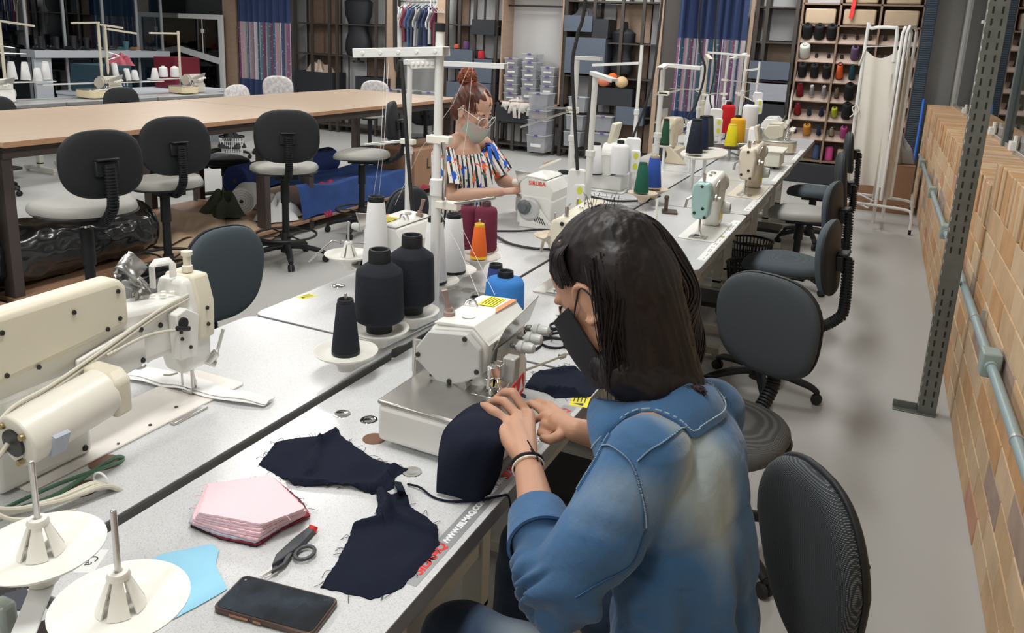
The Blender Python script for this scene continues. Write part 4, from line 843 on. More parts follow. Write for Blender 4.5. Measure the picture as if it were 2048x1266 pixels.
    b = MB(); b.tube(spl([(0.10, -0.18, 0.012), (0.13, -0.09, 0.010), (0.125, 0.0, 0.014), (0.115, 0.06, 0.012), (0.10, 0.095, -0.01)]), 0.0042, 8).tube(spl([(0.09, -0.18, 0.01), (0.115, -0.07, 0.018), (0.13, 0.03, 0.012), (0.105, 0.10, -0.01)]), 0.0035, 8); b.build('green_cable', mat('cable green', (0.10, 0.22, 0.14), 0.5), t)
    MB().tube([(0.175+0.02*math.cos(a), -0.02, 0.018+0.014*math.sin(a)) for a in [PI*k/8 for k in range(17)]], 0.002, 6).build('cable_tie', white_p, t)
    # needle bar, foot, levers
    b = MB(); b.cyl((0.0, 0.37, 0.01), (0.0, 0.37, 0.07), 0.0045); b.cyl((-0.018, 0.355, 0.02), (-0.018, 0.355, 0.06), 0.0025); b.bb((-0.02, 0.355, 0.006), (0.012, 0.39, 0.010)); b.tube([(0, 0.37, 0.045), (0.004, 0.375, 0.02), (-0.005, 0.38, 0.009)], 0.004)
    b.cyl((0.03, 0.385, 0.075), (0.048, 0.40, 0.065), 0.008); b.bar((0.045, 0.40, 0.075), (0.05, 0.425, 0.135), 0.008, 0.004); b.tube([(-0.02, 0.345, 0.05), (-0.03, 0.33, 0.048), (-0.04, 0.32, 0.05)], 0.002); b.cyl((0.035, 0.39, 0.072), (0.05, 0.40, 0.09), 0.01)
    b.build('presser_foot', steel, t)
    MB().tube([(-0.01, 0.30, 0.115), (-0.02, 0.26, 0.10)], 0.003).ell((-0.024, 0.245, 0.095), (0.012, 0.014, 0.004)).build('foot_lifter', steel, t)
    t.location.y += 0.03; t.scale = (1, 1, 1.17)
    for o_ in kids(t):
        if o_.name.startswith(('motor', 'rating', 'bed_plate')): zc_ = 0.13 if not o_.name.startswith('bed') else 0; o_.scale.z = 1/1.17; o_.location.z = zc_-zc_/1.17
    # slots on the bed
    b = MB(); b.bb((0.075, 0.23, 0.0), (0.090, 0.33, 0.0055)); b.build('bed_hinge', steel, t, bev=0.002)
    b = MB(); b.lathe([(0.004, 0), (0.004, .001), (.001, .001)], (0.05, 0.20, 0.005), n=12); b.lathe([(0.004, 0), (0.004, .001), (.001, .001)], (0.03, 0.29, 0.005), n=12); b.lathe([(0.003, 0), (0.003, .001), (.001, .001)], (0.06, 0.11, 0.005), n=12); b.build('bed_screws', darkm, t)['kind'] = 'stuff'
    return t
big_arm()
# control column and post at the very left
t = thing('machine_column', 'pale enclosure edge at the left border below the big arm machine', 'box', (-1.33, 0.62, TZ)); MB().bb((-0.06, -0.05, 0), (0.06, 0.07, 0.10)).build('case', gpaint, t, bev=0.006)
# white cloth under the needle
cl = mat('white cloth', (0.86, 0.86, 0.86), 0.85, bump=0.3, bump_s=120)
c0 = pz(252, 745, TZ+.01); c1 = pz(540, 800, TZ+.01)
dv = (c1-c0); L_ = dv.length; dv.normalize(); nv = V((-dv.y, dv.x, 0))
def clothf(u, v):
    p = c0+dv*(u*L_)+nv*((v-0.5)*0.060*(1+.25*math.sin(u*5))+0.012*math.sin(u*6))
    return (p.x, p.y, TZ+0.007+0.004*math.sin(u*17)*math.sin(v*5+u*4)**2+0.002*abs(math.sin(v*3+u*9)))
b = MB(); b.sheet(clothf, 60, 14, -0.0015); b.sheet(lambda u, v: tuple(V(clothf(u, v*.8+.15))+V((0.002, 0, .003))), 60, 10, -0.0015)
o = b.build('white_cloth', cl); tag(o, 'folded white cloth strip under the needle of the big arm machine', 'cloth')
# ================================================================ machines, stands and cones of the rows
ybox = mat('dot yellow green', (0.70, 0.74, 0.05), 0.5)
def control_box(label, p, rz=0.0, s=1.0, group='white control boxes'):
    t = thing('control_box', label, 'box', p, rz, group); t.scale = (s,)*3
    MB().prism(rrect(0.085, 0.20, 0.018, 4), (0, -0.03, 0.10), (1, 0, 0), (0, 0, 1), (0, 0.06, 0)).build('case', white_p, t, bev=0.006, seg=3)
    MB().prism(rrect(0.055, 0.13, 0.014, 4), (0.02, -0.055, 0.07), (1, 0, 0), (0, 0, 1), (0, 0.03, 0)).build('cover', white_p, t, bev=0.005, seg=3)
    if p[2] > TZ+.02: MB().cyl((0, .03, (TZ-p[2])/s+.001), (0, .03, .02), .008).build('post', white_p, t)
    for z in (0.045, 0.105): MB().prism(superellipse(0.013, 0.019, 20, 2), (0.022, -0.056, z), (1, 0, 0), (0, 0, 1), (0, -0.001, 0)).build('button', ybox, t)
    return t
def stand_px(label, base, top, arms=(), rods=(), zb=TZ, m=None, r=0.0125, cap=False, discs=(), dm=None, group='thread stands', Y=None, clampm=None, foot=False, cable=None):
    m = m or polew
    B = pz(*base, zb) if Y is None else py(*base, Y)
    T = py(*top, B.y); x0 = (B.x+T.x)/2; zb = B.z; H = T.z-zb
    t = thing('thread_stand', label, 'stand', (x0, B.y, zb), 0, group)
    L = lambda q, dy=0.0: py(q[0], q[1], B.y+dy)-V((x0, B.y, zb))
    b = MB(); b.cyl((0, 0, 0), (0, 0, H*.5), r, n=18); b.cyl((0, 0, H*.48), (0, 0, H), r*.82, n=18); b.lathe([(r, H*.47), (r*1.35, H*.475), (r*1.35, H*.51), (r*.85, H*.515)], n=18); (b.cyl((0, 0, TZ-zb), (0, 0, .01), r, n=18) if zb > TZ+.015 else b).build('pole', m, t, sharp=40)
    if foot: MB().lathe([(0.03, 0), (0.03, 0.006), (0.018, 0.01), (0.016, 0.03)], n=20).build('foot_flange', m, t, sharp=40)
    if cap: MB().cyl((0, 0, H-.002), (0, 0, H+0.02), r*1.05, n=18).build('pole_cap', black, t, bev=0.002)
    for a0, a1, *dy in arms:
        d0, d1 = (dy+[0, 0])[:2]
        p0, p1 = L(a0, d0), L(a1, d1); b = MB(); b.bar(p0, p1, 0.034, 0.003)
        s_ = (p1-p0).cross(V((0, 0, 1))).normalized()*0.017
        for q in (-1, 1): b.bar(p0+s_*q-V((0, 0, .008)), p1+s_*q-V((0, 0, .008)), 0.003, 0.018)
        b.build('thread_arm', m, t, bev=0.001)
    for c, e, *dy in rods:
        d1 = dy[0] if dy else 0.0; p0, p1 = L(c), L(e, d1)
        g = MB().box((p0.x*.5, 0, p0.z), (0.06, 0.028, 0.02)).build('guide_clamp', clampm or ivory, t, bev=0.003); MB().cyl(p0, p1, 0.003, n=8).cyl(p0+V((0, 0, .006)), p1+V((0, 0, .004)), 0.002, n=8).build('guide_rod', steel, g)
    for q in discs:
        c = V(q[0])-V((x0, B.y, zb)); disc(t, c.x, c.y, c.z, m=dm, **(q[1] if len(q) > 1 else {}))
        MB().bar((0, 0, c.z-0.045), (c.x, c.y, c.z-0.045), 0.028, 0.004, up=(0, 0, 1)).build('disc_arm', m, t)
    return t
def strand_px(parent, pts, planes, r=0.0006, m=None):
    o_ = parent.location; P = [py(x, y, Y)-V(o_) for (x, y), Y in zip(pts, planes)]; return threads(parent, [P], r, m)
WH = (0.80, 0.80, 0.81)
# threads of the near stand
SP = lambda q, Y: py(*q, Y)-O1
threads(s1, [[SP((770, 110), SY-.03), SP((762, 290), SY-.1), SP((745, 405), SY+.4)], [SP((778, 110), SY-.03), SP((768, 290), SY-.1), SP((757, 400), SY+.4)], [SP((938, 135), 2.6), SP((905, 210), 2.6), SP((840, 300), 2.6), SP((790, 410), 2.6)], [SP((945, 135), 2.6), SP((935, 250), 2.6), SP((915, 380), 2.5)], [SP((905, 415), 2.3), SP((945, 500), 2.2), SP((990, 590), 1.9)], [SP((868, 400), 2.1), SP((920, 500), 2.0), SP((965, 610), 1.8)]], 0.0007)
# cable hanging down beside the stand
ck = mat('cable black', (0.02, 0.02, 0.022), 0.5)
def cable(label, pts, r=0.0045, m=None, group='black cables'):
    b = MB(); b.tube(spl(pts, 10), r, 8); o = b.build('cable', m or ck); tag(o, label, 'cable', group); return o
# ---- second left table: overlock, stand, cones
overlock('white overlock behind the pair of dark yarn packages', -1.52, 2.42, -PI/2, body=mwhite, knobs=3, level=2)
Yb = 2.62
s2 = stand_px('thread stand with riveted right arm above the white cones', (822, 470), (812, 118), arms=[((812, 120), (1012, 128))], rods=[((815, 283), (728, 290))], Y=Yb, cap=False, foot=False,
    discs=[(pz(697, 512, .90), dict(pin=.12)), (pz(752, 535, .87), dict(pin=0, cup=False)), (pz(868, 564, .87), dict(pin=0, cup=False)), (pz(905, 543, .87), dict(pin=0, cup=False)), (pz(957, 515, .87), dict(pin=.14, cup=False)), (pz(955, 500, .87), dict(pin=0, cup=False))])
b = MB(); b.cyl((0, 0, -.2), (0, 0, 0.02), 0.0125, n=18); b.build('pole_base', polew, s2)
cone('white cone with black rim, left of the pair of dark yarn packages', pz(752, 535, .88), WH, 'cone', 0.245, 0.046, group='white cones on the second left table')
cone('white cone partly hidden behind the tall pole', pz(868, 564, .88), WH, 'cone', 0.215, 0.042, group='white cones on the second left table')
cone('white cone with black base right of the tall pole', pz(905, 543, .88), WH, 'cone', 0.20, 0.045, group='white cones on the second left table')
cone('orange cone with yellow rims', pz(957, 515, .88), (0.85, 0.16, 0.03), 'cone', 0.125, 0.031, tube_m=mat('tube yellow', (0.80, 0.55, 0.03), 0.5), group=None)
cone('pink red cone behind the orange one', pz(941, 492, .87), (0.80, 0.05, 0.12), 'cone', 0.105, 0.026, tube_m=mat('tube yellow', (0.80, 0.55, 0.03), 0.5), group=None)
cone('maroon yarn package right behind the orange cone', pz(970, 500, .88), (0.16, 0.025, 0.055), 'king', 0.185, 0.044, tube_m=mat('tube maroon', (0.09, 0.03, 0.04), 0.5), group='maroon packages')
cone('maroon yarn package left behind the pink cone', pz(934, 497, .87), (0.16, 0.025, 0.055), 'king', 0.185, 0.040, tube_m=mat('tube maroon', (0.09, 0.03, 0.04), 0.5), group='maroon packages')
control_box('white rounded control box clamped behind the dark yarn packages', py(833, 525, 2.60), 0.2, 0.85)
# ---- third left table: machine of the red-haired person
sr = overlock('white overlock with red lettering used by the red-haired person', -1.47, 3.62, -PI/2, body=mwhite, knobs=2, level=1, text=None, bedw=.15)
txt('SIRUBA', 0.027, 'lettering', siruba, sr, (0.2185, 0.045, 0.212), (PI/2, 0, PI/2), bold=0.0006)
MB().prism([(-0.02, 0.0), (0.17, 0.0), (0.06, 0.125), (-0.01, 0.13)], (0.226, -0.01, 0.0), (0, 1, 0), (0, 0, 1), (0.016, 0, 0)).build('belt_cover', mwhite, sr, bev=0.004)
b = MB()
for k in range(5): b.bar((0.2425, 0.035+.013*k, 0.085-.008*k), (0.2425, 0.055+.013*k, 0.035-.003*k), 0.004, 0.002, up=(1, 0, 0))
b.build('vent_slots', scr, sr)['kind'] = 'stuff'
MB().lathe([(0.034, 0), (0.036, .012), (0.026, .02), (0.018, .022), (0.018, .03), (0.004, .032)], (0.242, 0.0, 0.10), (1, 0, 0), 24).build('wheel_hub', mat('wheel grey', (.12, .13, .15), .4), sr, sharp=30)
MB().box((-0.02, 0.01, 0.275), (0.05, 0.012, 0.11), rot=Matrix.Rotation(-1.1, 3, 'X')).build('stitch_panel', ivory, sr, bev=0.003)
MB().box((-0.02, -0.008, 0.281), (0.04, 0.002, 0.04), rot=Matrix.Rotation(-1.1, 3, 'X')).build('panel_label', tint_orange, sr)
s3 = stand_px('tall thread stand with short tilted top plate behind the red-lettered overlock', (1170, 452), (1192, 150), arms=[((1186, 143), (1230, 158), 0, -.1)], rods=[], cap=False, m=polew, r=0.017,
    discs=[(pz(1108, 474, .87), dict(pin=.10)), (pz(1152, 452, .87), dict(pin=.12))], dm=mat('disc tan', (0.62, 0.52, 0.40), 0.5))
s3b = stand_px('thread stand with top arm carrying the long guide rod over the red-haired person', (1140, 430), (1150, 112), arms=[((1146, 112), (1203, 115))], rods=[((1142, 218), (1085, 215), -.1), ((1142, 222), (1040, 255), -.3)], m=polew, r=0.016)
cone('white cone beside the control box of the red-lettered overlock', pz(1122, 432, .80), WH, 'cone', 0.23, 0.045, group='white cones right of the red-haired person')
control_box('white control box with two green dots beside the white cone', py(1150, 418, 3.45), 0.25, 0.95)
cable('black cable lying across the third left table', [pz(985, 468, TZ+.008), pz(1030, 490, TZ+.008), pz(1110, 497, TZ+.008), pz(1200, 470, TZ+.008), pz(1160, 445, TZ+.01)], 0.006)
cable('black cable curling in front of the red-lettered overlock', [pz(985, 462, TZ+.008), pz(1040, 462, TZ+.008), pz(1080, 459, TZ+.01), pz(1110, 462, TZ+.008)], 0.005)
cable('black cable bundle below the thick edged table', [pz(1180, 393, TZ+.02), pz(1230, 402, TZ+.015), pz(1290, 400, TZ+.01), pz(1320, 392, TZ+.02)], 0.007)
# hanging cables
ct = lambda q, Y: (lambda p: V((p.x+.02, p.y, CEIL)))(py(*q, Y))
cable('black cable hanging down along the stand behind the near overlock', [ct((780, 0), 2.4), py(790, 60, 2.4), py(803, 130, 2.4), py(815, 300, 2.4), py(826, 435, 2.45)], 0.0075)
cable('black cable hanging from above the third left table', [ct((1175, -40), 3.4), py(1175, -40, 3.4), py(1155, 70, 3.4), py(1145, 130, 3.4), py(1150, 250, 3.4), py(1155, 340, 3.4)], 0.0085)
cable('black cable slanting from above to the fourth left machine', [ct((1330, -60), 4.9), py(1330, -60, 4.9), py(1318, 60, 4.9), py(1300, 180, 4.9), py(1262, 285, 4.9)], 0.008)
cable('black cable along the pole of the far stands', [ct((1402, 60), 6.5), py(1402, 0, 6.5), py(1400, 95, 6.5), py(1410, 140, 6.5), py(1395, 200, 6.5), py(1375, 235, 6.5)], 0.009)
cable('black cable beside the curtain stands', [ct((1432, 0), 7.5), py(1432, 60, 7.5), py(1430, 140, 7.5), py(1420, 200, 7.5), py(1440, 250, 7.5)], 0.007)
# ---- fourth left table: white bartack machine on a raised box
t = thing('bartack_machine', 'white special machine with tilted cream panel on a raised bed box', 'sewing machine', (-1.45, 4.74, TZ), -PI/2)
MB().bb((-0.25, -0.12, 0.0), (0.25, 0.12, 0.012)).bb((-0.20, -0.10, 0.012), (0.22, 0.10, 0.10)).build('bed_box', mwhite, t, bev=0.006)
MB().prism([(-0.05, 0.10), (0.20, 0.10), (0.20, 0.25), (0.16, 0.29), (-0.18, 0.285), (-0.20, 0.26), (-0.20, 0.16), (-0.06, 0.2)], (0, 0.05, 0), (1, 0, 0), (0, 0, 1), (0, -0.10, 0)).build('arm', mwhite, t, bev=0.018, seg=3)
MB().box((0.10, 0.0, 0.345), (0.13, 0.03, 0.13), rot=Matrix.Rotation(-.2, 3, 'X')).build('panel', cream, t, bev=0.008)
b = MB(); b.lathe([(0.06, 0), (0.072, .01), (0.072, .03), (0.055, .035), (.055, .03), (.02, .03), (.002, .028)], (0.20, 0, 0.17), (1, 0, 0), 28); b.build('hand_wheel', mwhite, t, sharp=30)
MB().cyl((-0.17, 0, 0.11), (-0.17, 0, 0.17), 0.007).cyl((-0.05, -0.05, 0.24), (-0.05, -0.09, 0.24), 0.014).tube([(-.1, -.06, .28), (-.05, -.08, .3), (0, -.05, .29)], .004).build('presser_foot', chrome, t)
b = MB(); rn = random.Random(2)
for k in range(7): b.tube(spl([(0.05+.01*k, 0.13, 0.08), (0.10+.01*k, 0.16+rn.uniform(-.02, .02), 0.02), (0.16+rn.uniform(-.03, .03), 0.17, 0.004)], 5), 0.004, 6)
b.build('white_wires', white_p, t)['kind'] = 'stuff'
cone('white cone in front of the raised bed machine, left one', py(1188, 348, 4.49), WH, 'cone', 0.19, 0.050, group='white cones by the raised machine')
cone('white cone in front of the raised bed machine, right one', py(1237, 348, 4.51), WH, 'king', 0.20, 0.055, group='white cones by the raised machine')
control_box('white control box with two green dots next to the raised bed machine', py(1262, 345, 4.6), 0.25, 1.05)
s4 = stand_px('white post with crossbar above the raised bed machine', (1271, 350), (1276, 90), arms=[((1186, 128), (1279, 124))], m=polew, r=0.014)
# ---- fifth left table: cream feed machine and the far ones
def old_machine(label, cx, cy, rz=-PI/2, s=1.0, m=None):
    m = m or mat('aged cream', (0.66, 0.58, 0.44), 0.4, noise_s=7, noise_a=.1)
    t = thing('flatlock_machine', label, 'sewing machine', (cx, cy, TZ), rz, 'cream flatlock machines'); t.scale = (s,)*3
    MB().prism([(-0.10, 0), (0.18, 0), (0.04, 0.13), (-0.10, 0.14)], (0.14, 0, 0), (0, 1, 0), (0, 0, 1), (0.03, 0, 0)).bb((-0.15, -0.10, 0), (0.15, 0.09, 0.11)).build('base', m, t, bev=0.008)
    MB().lathe([(0.05, 0), (0.052, .004), (0.04, .006), (0.038, 0.003), (0.02, 0.003), (0.018, .006), (.001, .006)], (0.17, -0.03, 0.065), (1, 0, 0), 24).build('round_badge', darkm, t, sharp=30)
    MB().prism([(0.03, 0.11), (0.15, 0.11), (0.155, 0.30), (0.11, 0.345), (-0.13, 0.335), (-0.17, 0.30), (-0.17, 0.21), (-0.10, 0.18), (-0.08, 0.23), (0.0, 0.22)], (0, 0.06, 0), (1, 0, 0), (0, 0, 1), (0, -0.115, 0)).build('arm', m, t, bev=0.024, seg=3)
    MB().lathe([(0.036, 0), (0.036, .02), (0.02, .025), (0.002, .025)], (0.155, 0, 0.28), (1, 0, 0), 22).build('hand_wheel', ivory, t, sharp=30)
    b = MB()
    for k in range(4): b.cyl((-0.05+.05*k, -0.06, 0.30), (-0.05+.05*k, -0.11, 0.30), 0.012, n=12)
    b.bb((-0.08, -0.075, 0.26), (0.14, -0.06, 0.40)); b.build('tension_unit', steelp, t)
    MB().cyl((-0.14, 0, 0.115), (-0.14, 0, 0.22), 0.006).bb((-0.16, -.02, .11), (-.12, .02, .12)).build('presser_foot', chrome, t)
    return t
old_machine('cream flatlock machine with round badge on the left row', -1.46, 6.13)
overlock('pale overlock behind the cream flatlock machine', -1.50, 7.25, -PI/2, body=mwhite, knobs=3, level=1)
overlock('farthest pale machine of the left row in front of the curtain', -1.50, 7.85, -PI/2, body=mwhite, knobs=2, level=1)
s5 = stand_px('white pole with folded top plate in front of the right curtain', (1303, 392), (1328, 140), arms=[((1320, 135), (1333, 127), -.15, .05), ((1332, 128), (1402, 134))], rods=[((1330, 188), (1360, 180)), ((1335, 186), (1308, 190))], r=0.017, zb=.80,
    discs=[(pz(1285, 388, .86), dict(pin=.0, cup=False)), (pz(1308, 380, .86), dict(pin=.20, cup=False))], dm=mat('disc tan', (0.62, 0.52, 0.40), 0.5))
cone('dark green cone on the tan disc', pz(1282, 385, .87), (0.015, 0.11, 0.07), 'cone', 0.165, 0.040, tube_m=mat('tube green', (0.02, 0.10, 0.07), .6), group=None)
cone('royal blue cone beside the dark green one', pz(1305, 376, .87), (0.03, 0.08, 0.36), 'cone', 0.185, 0.048, tube_m=mat('tube tan', (0.5, .4, .25), .6), group=None)
s6 = stand_px('leaning white pole with guide rods before the striped curtain', (1390, 300), (1405, 130), arms=[((1340, 127), (1408, 133))], rods=[((1398, 180), (1340, 178)), ((1400, 182), (1410, 180))], r=0.017, zb=.80)
s7 = stand_px('beige pole with hooked top before the striped curtain', (1395, 285), (1418, 118), arms=[((1414, 108), (1422, 118), 0, -.1)], m=mat('pole beige', (0.62, 0.58, 0.46), .4), r=0.016, zb=.80, rods=[((1412, 190), (1430, 188))])
s8 = stand_px('slim white pole with thin top rail, right half of the curtain', (1440, 285), (1455, 108), arms=[((1416, 103), (1500, 110))], r=0.014, Y=7.5, rods=[((1448, 188), (1410, 186)), ((1448, 160), (1520, 168))])
s9 = stand_px('white pole with slanting top plate near the right end of the curtain', (1478, 255), (1492, 108), arms=[((1492, 106), (1463, 116), 0, -.3)], r=0.015, Y=7.7, rods=[((1480, 190), (1505, 202)), ((1470, 186), (1500, 182))])
s10 = stand_px('thin white pole with black cap before the blue bins', (1506, 265), (1517, 122), arms=[((1489, 139), (1518, 136))], r=0.013, Y=7.6, cap=True, rods=[((1513, 193), (1500, 193))])
cone('navy cone on the beige disc in the gap between the rows', py(1388, 306, 4.9), (0.014, 0.018, 0.032), 'cone', 0.21, 0.052, group=None)
cone('dark navy cone just behind the one on the beige disc', py(1402, 298, 5.1), (0.012, 0.02, 0.06), 'cone', 0.21, 0.045, group=None)
cone('olive grey cone right of the navy pair', py(1412, 292, 5.3), (0.045, 0.05, 0.045), 'cone', 0.20, 0.05, group=None)
t = thing('cone_shelf', 'small beige disc on two posts holding the navy cones between the rows', 'stand', py(1395, 308, 5.0)); b = MB(); b.lathe([(0.001, -0.012), (0.12, -0.012), (0.125, 0), (0.001, 0)], n=30, sx=1.1, sy=2.6); b.v = [(p[0]+.02, p[1]+.12, p[2]) for p in b.v]; b.build('disc', ivory, t); zz = t.location.z-TZ
for dx in (-.02, .05): MB().cyl((dx, 0, -.01), (dx, 0, -zz+.0), 0.011, n=12).build('post', polew, t)
cone('red cone among the far stands', py(1452, 266, 7.0), (0.55, 0.015, 0.02), 'king', 0.27, 0.062, group='bright cones of the far stands')
cone('bright yellow small cone among the far stands', py(1461, 291, 6.5), (0.80, 0.68, 0.02), 'cone', 0.17, 0.052, tube_m=mat('tube y', (0.7, 0.6, 0.05), .6), group='bright cones of the far stands')
cone('golden yellow cone behind the bright yellow one', py(1472, 284, 6.7), (0.80, 0.42, 0.02), 'king', 0.22, 0.065, group='bright cones of the far stands')
cone('white cone with black top among the far stands', py(1497, 258, 7.0), WH, 'king', 0.23, 0.068, group='white cones of the far stands')
cone('white cone before the striped curtain, taller one', py(1417, 232, 7.6), WH, 'cone', 0.21, 0.055, group='white cones of the far stands')
cone('white cone before the striped curtain, smaller one', py(1450, 225, 7.9), WH, 'cone', 0.13, 0.04, group='white cones of the far stands')
pg_ = py(1329, 290, 5.7)
t = thing('cone_shelf', 'small disc on a post under the dark green cone', 'stand', pg_); MB().lathe([(0.001, -0.01), (0.05, -0.01), (0.055, 0), (0.001, 0)], n=24).build('disc', ivory, t); MB().cyl((0, 0, -.01), (0, 0, TZ-pg_.z), .01).build('post', polew, t)
cone('dark green cone in front of the cream flatlock machine', pg_, (0.02, 0.08, 0.04), 'cone', 0.19, 0.035, group=None)
t = thing('cone_shelf', 'dark oval tray under the yellow cones', 'tray', py(1460, 293, 6.6)); MB().lathe([(0.001, -0.008), (0.13, -0.008), (0.15, 0.0), (0.001, 0)], n=30, sx=1.2).build('tray', darkm, t); MB().cyl((0, 0, -.01), (0, 0, -(t.location.z-TZ)), 0.012).build('post', polew, t)
control_box('white control box standing left of the red cone', py(1428, 272, 6.8), 0.25, 1.15)
control_box('white control box with green dots left of the navy cones', py(1382, 300, 5.6), 0.25, 1.0)
control_box('small white control box hung on the pole with black cap', py(1512, 228, 7.3), 0.2, 0.95)
# ---- right row machines
teal = mat('pale green paint', (0.36, 0.56, 0.54), 0.35)
lockstitch('lockstitch machine with pale green head', -0.70, 3.84, PI/2, body=mwhite, face=teal, scale=0.98)
lockstitch('lockstitch machine mostly hidden behind the ponytail', -0.95, 2.72, PI/2, body=cream, face=cream, plate=False)
t = stand_px('short spool pin post behind the ponytail', (1310, 445), (1316, 398), r=0.008, m=ivory)
cr2 = mat('warm cream', (0.72, 0.64, 0.52), 0.4, noise_s=6, noise_a=.06)
lockstitch('cream twin needle machine with small lcd panel', -0.69, 5.12, PI/2, body=cr2, face=cr2, scale=1.08, panel=True)
t = thing('boxy_machine', 'cream machine with long white box bed, right row', 'sewing machine', (-0.78, 6.35, TZ), PI/2, None)
MB().bb((-0.14, -0.14, 0.02), (0.16, 0.14, 0.13)).build('bed_box', mat('box ivory', (0.72, 0.70, 0.60), .4), t, bev=0.006); MB().bb((-0.16, -0.16, 0.13), (0.18, 0.16, 0.142)).build('box_lid', ivory, t, bev=0.004)
for sx in (-.1, .12): MB().cyl((sx, -.1, 0), (sx, -.1, .02), .012).cyl((sx, .1, 0), (sx, .1, .02), .012).build('rubber_feet', rubber, t)
MB().prism([(-0.06, 0.14), (0.06, 0.14), (0.08, 0.24), (0.03, 0.30), (-0.05, 0.29), (-0.08, 0.2)], (-.02, 0.02, 0.0), (1, 0, 0), (0, 0, 1), (0, 0.10, 0)).build('head', mwhite, t, bev=0.012)
ov = overlock('far overlock with cream bed and grey head, right row', -0.80, 7.40, PI/2, body=cream, bed=mat('bed beige', (0.70, 0.62, 0.46), .4), knobs=3, level=1)
overlock('white machine turned sideways beside the far overlock', -0.98, 6.95, PI/2+.5, body=mwhite, knobs=3, level=1, bedw=.1)
t = overlock('overlock with steel tension plate at the far end of the right row', -0.92, 8.1, PI/2, body=mwhite, knobs=4, level=1)
stand_px('thin bent wire stand with knob top at the far end', (1586, 225), (1578, 180), r=0.008, Y=8.2, m=ivory)
# small clamp on the fourth table
t = thing('presser_clamp', 'small dark folder clamp lying left of the pale green machine', 'clamp', pz(1335, 425, TZ), .3); MB().bb((-0.03, -0.05, 0), (0.05, 0.05, 0.01)).bb((-0.02, 0.0, 0.01), (0.0, 0.02, 0.07)).ell((-0.01, 0.01, 0.08), 0.014, 10, 6).build('clamp', mat('dark bronze', (.12, .09, .07), .4, .7), t)
# ---- far left tables by the window
fx = -8.22
ol2 = mat('cream yellow', (0.74, 0.64, 0.42), .45)
overlock('cream overlock in the middle of the far left tables', fx, 6.45, PI/2, body=mat('grey cream', (.55, .52, .45), .45), bed=ol2, knobs=3, level=1, bedw=.26)
overlock('cream overlock at the right end of the far left tables', fx, 7.72, PI/2, body=mat('grey cream', (.55, .52, .45), .45), bed=ol2, knobs=3, level=1, bedw=.22)
overlock('pale machine at the left border, far row', fx, 5.15, PI/2, body=mwhite, knobs=2, level=1)
lockstitch('pale blue grey machine end at the left border', fx+.05, 4.72, PI/2, body=gpaint, face=gpaint)
FT = []
FX_ = lambda x, y: px(x, y, -8.42)
for i, (q, h, k, l) in enumerate((((93, 158), .19, 'w', 'white cone at the left border of the far tables, first'), ((52, 160), .19, 'w', 'white cone at the left border of the far tables, second'), ((25, 158), .18, 'w', 'white cone nearest the left border'), ((76, 162), .14, 'w', 'shorter white cone right of the border pair'),
    ((218, 160), .19, 'd', 'dark cone on the middle stand of the far tables'), ((230, 155), .17, 'w', 'white cone behind the dark cone, far left tables'), ((244, 163), .13, 'd', 'short dark cone on the far left tables'), ((254, 160), .14, 'w', 'white cone behind the short dark one'), ((270, 160), .12, 'w', 'small white cone right of the dark cones'),
    ((310, 157), .13, 'w', 'small white cone left of the twin spools'), ((327, 154), .14, 'k', 'left one of the twin fat white spools'), ((350, 154), .14, 'k', 'right one of the twin fat white spools'))):
    p = FX_(*q); cone(l, p, WH if k != 'd' else (0.03, 0.032, 0.045), 'king' if k == 'k' else 'cone', h, .055 if k == 'k' else .05, tube_m=white_p if k != 'd' else black, group='cones on the far left stands'); FT.append(p)
def stand_x(label, base, top, arms, rods=(), X=-8.42):
    B = px(*base, X); T = px(*top, X); y0 = (B.y+T.y)/2; t = thing('thread_stand', label, 'stand', (X, y0, B.z), 0, 'thread stands by the window'); H = T.z-B.z; L = lambda q: px(*q, X)-V((X, y0, B.z))
    bg = mat('pole beige', (0.62, 0.58, 0.46), .4)
    MB().cyl((0, 0, -.02), (0, 0, H), 0.016).build('pole', bg, t)
    for a, c in arms: MB().bar(L(a), L(c), 0.03, 0.022).build('thread_arm', bg, t, bev=.002)
    for a, c in rods: MB().cyl(L(a), L(c), .006, n=8).build('guide_rod', steel, t)
    lo, hi = min(p.y for p in FT if abs(p.y-y0) < .7), max(p.y for p in FT if abs(p.y-y0) < .7)
    z_ = [p.z for p in FT if abs(p.y-y0) < .7]
    MB().bb((-.05, lo-.08-y0, min(z_)-.012-B.z), (.05, hi+.08-y0, min(z_)-.002-B.z)).build('cone_tray', polew, t)
    MB().cyl((0.0, 0, TZ-B.z), (0, 0, 0), 0.012).build('foot', polew, t)
    return t
stand_x('beige thread stand at the left border by the window', (10, 160), (-2, 40), [((0, 42), (68, 52))], [((2, 92), (30, 96)), ((0, 106), (52, 108))])
stand_x('beige thread stand with long crossed arms before the night window', (203, 160), (197, 45), [((143, 46), (198, 45)), ((198, 49), (245, 56))], [((195, 90), (205, 97))])
stand_x('second beige pole right beside the crossed-arm stand', (213, 160), (214, 50), [((214, 58), (272, 67))], [((212, 103), (240, 112)), ((216, 120), (238, 113))], X=-8.40)
stand_x('beige thread stand of the overlock with twin spools', (362, 160), (355, 62), [((299, 66), (358, 67))])
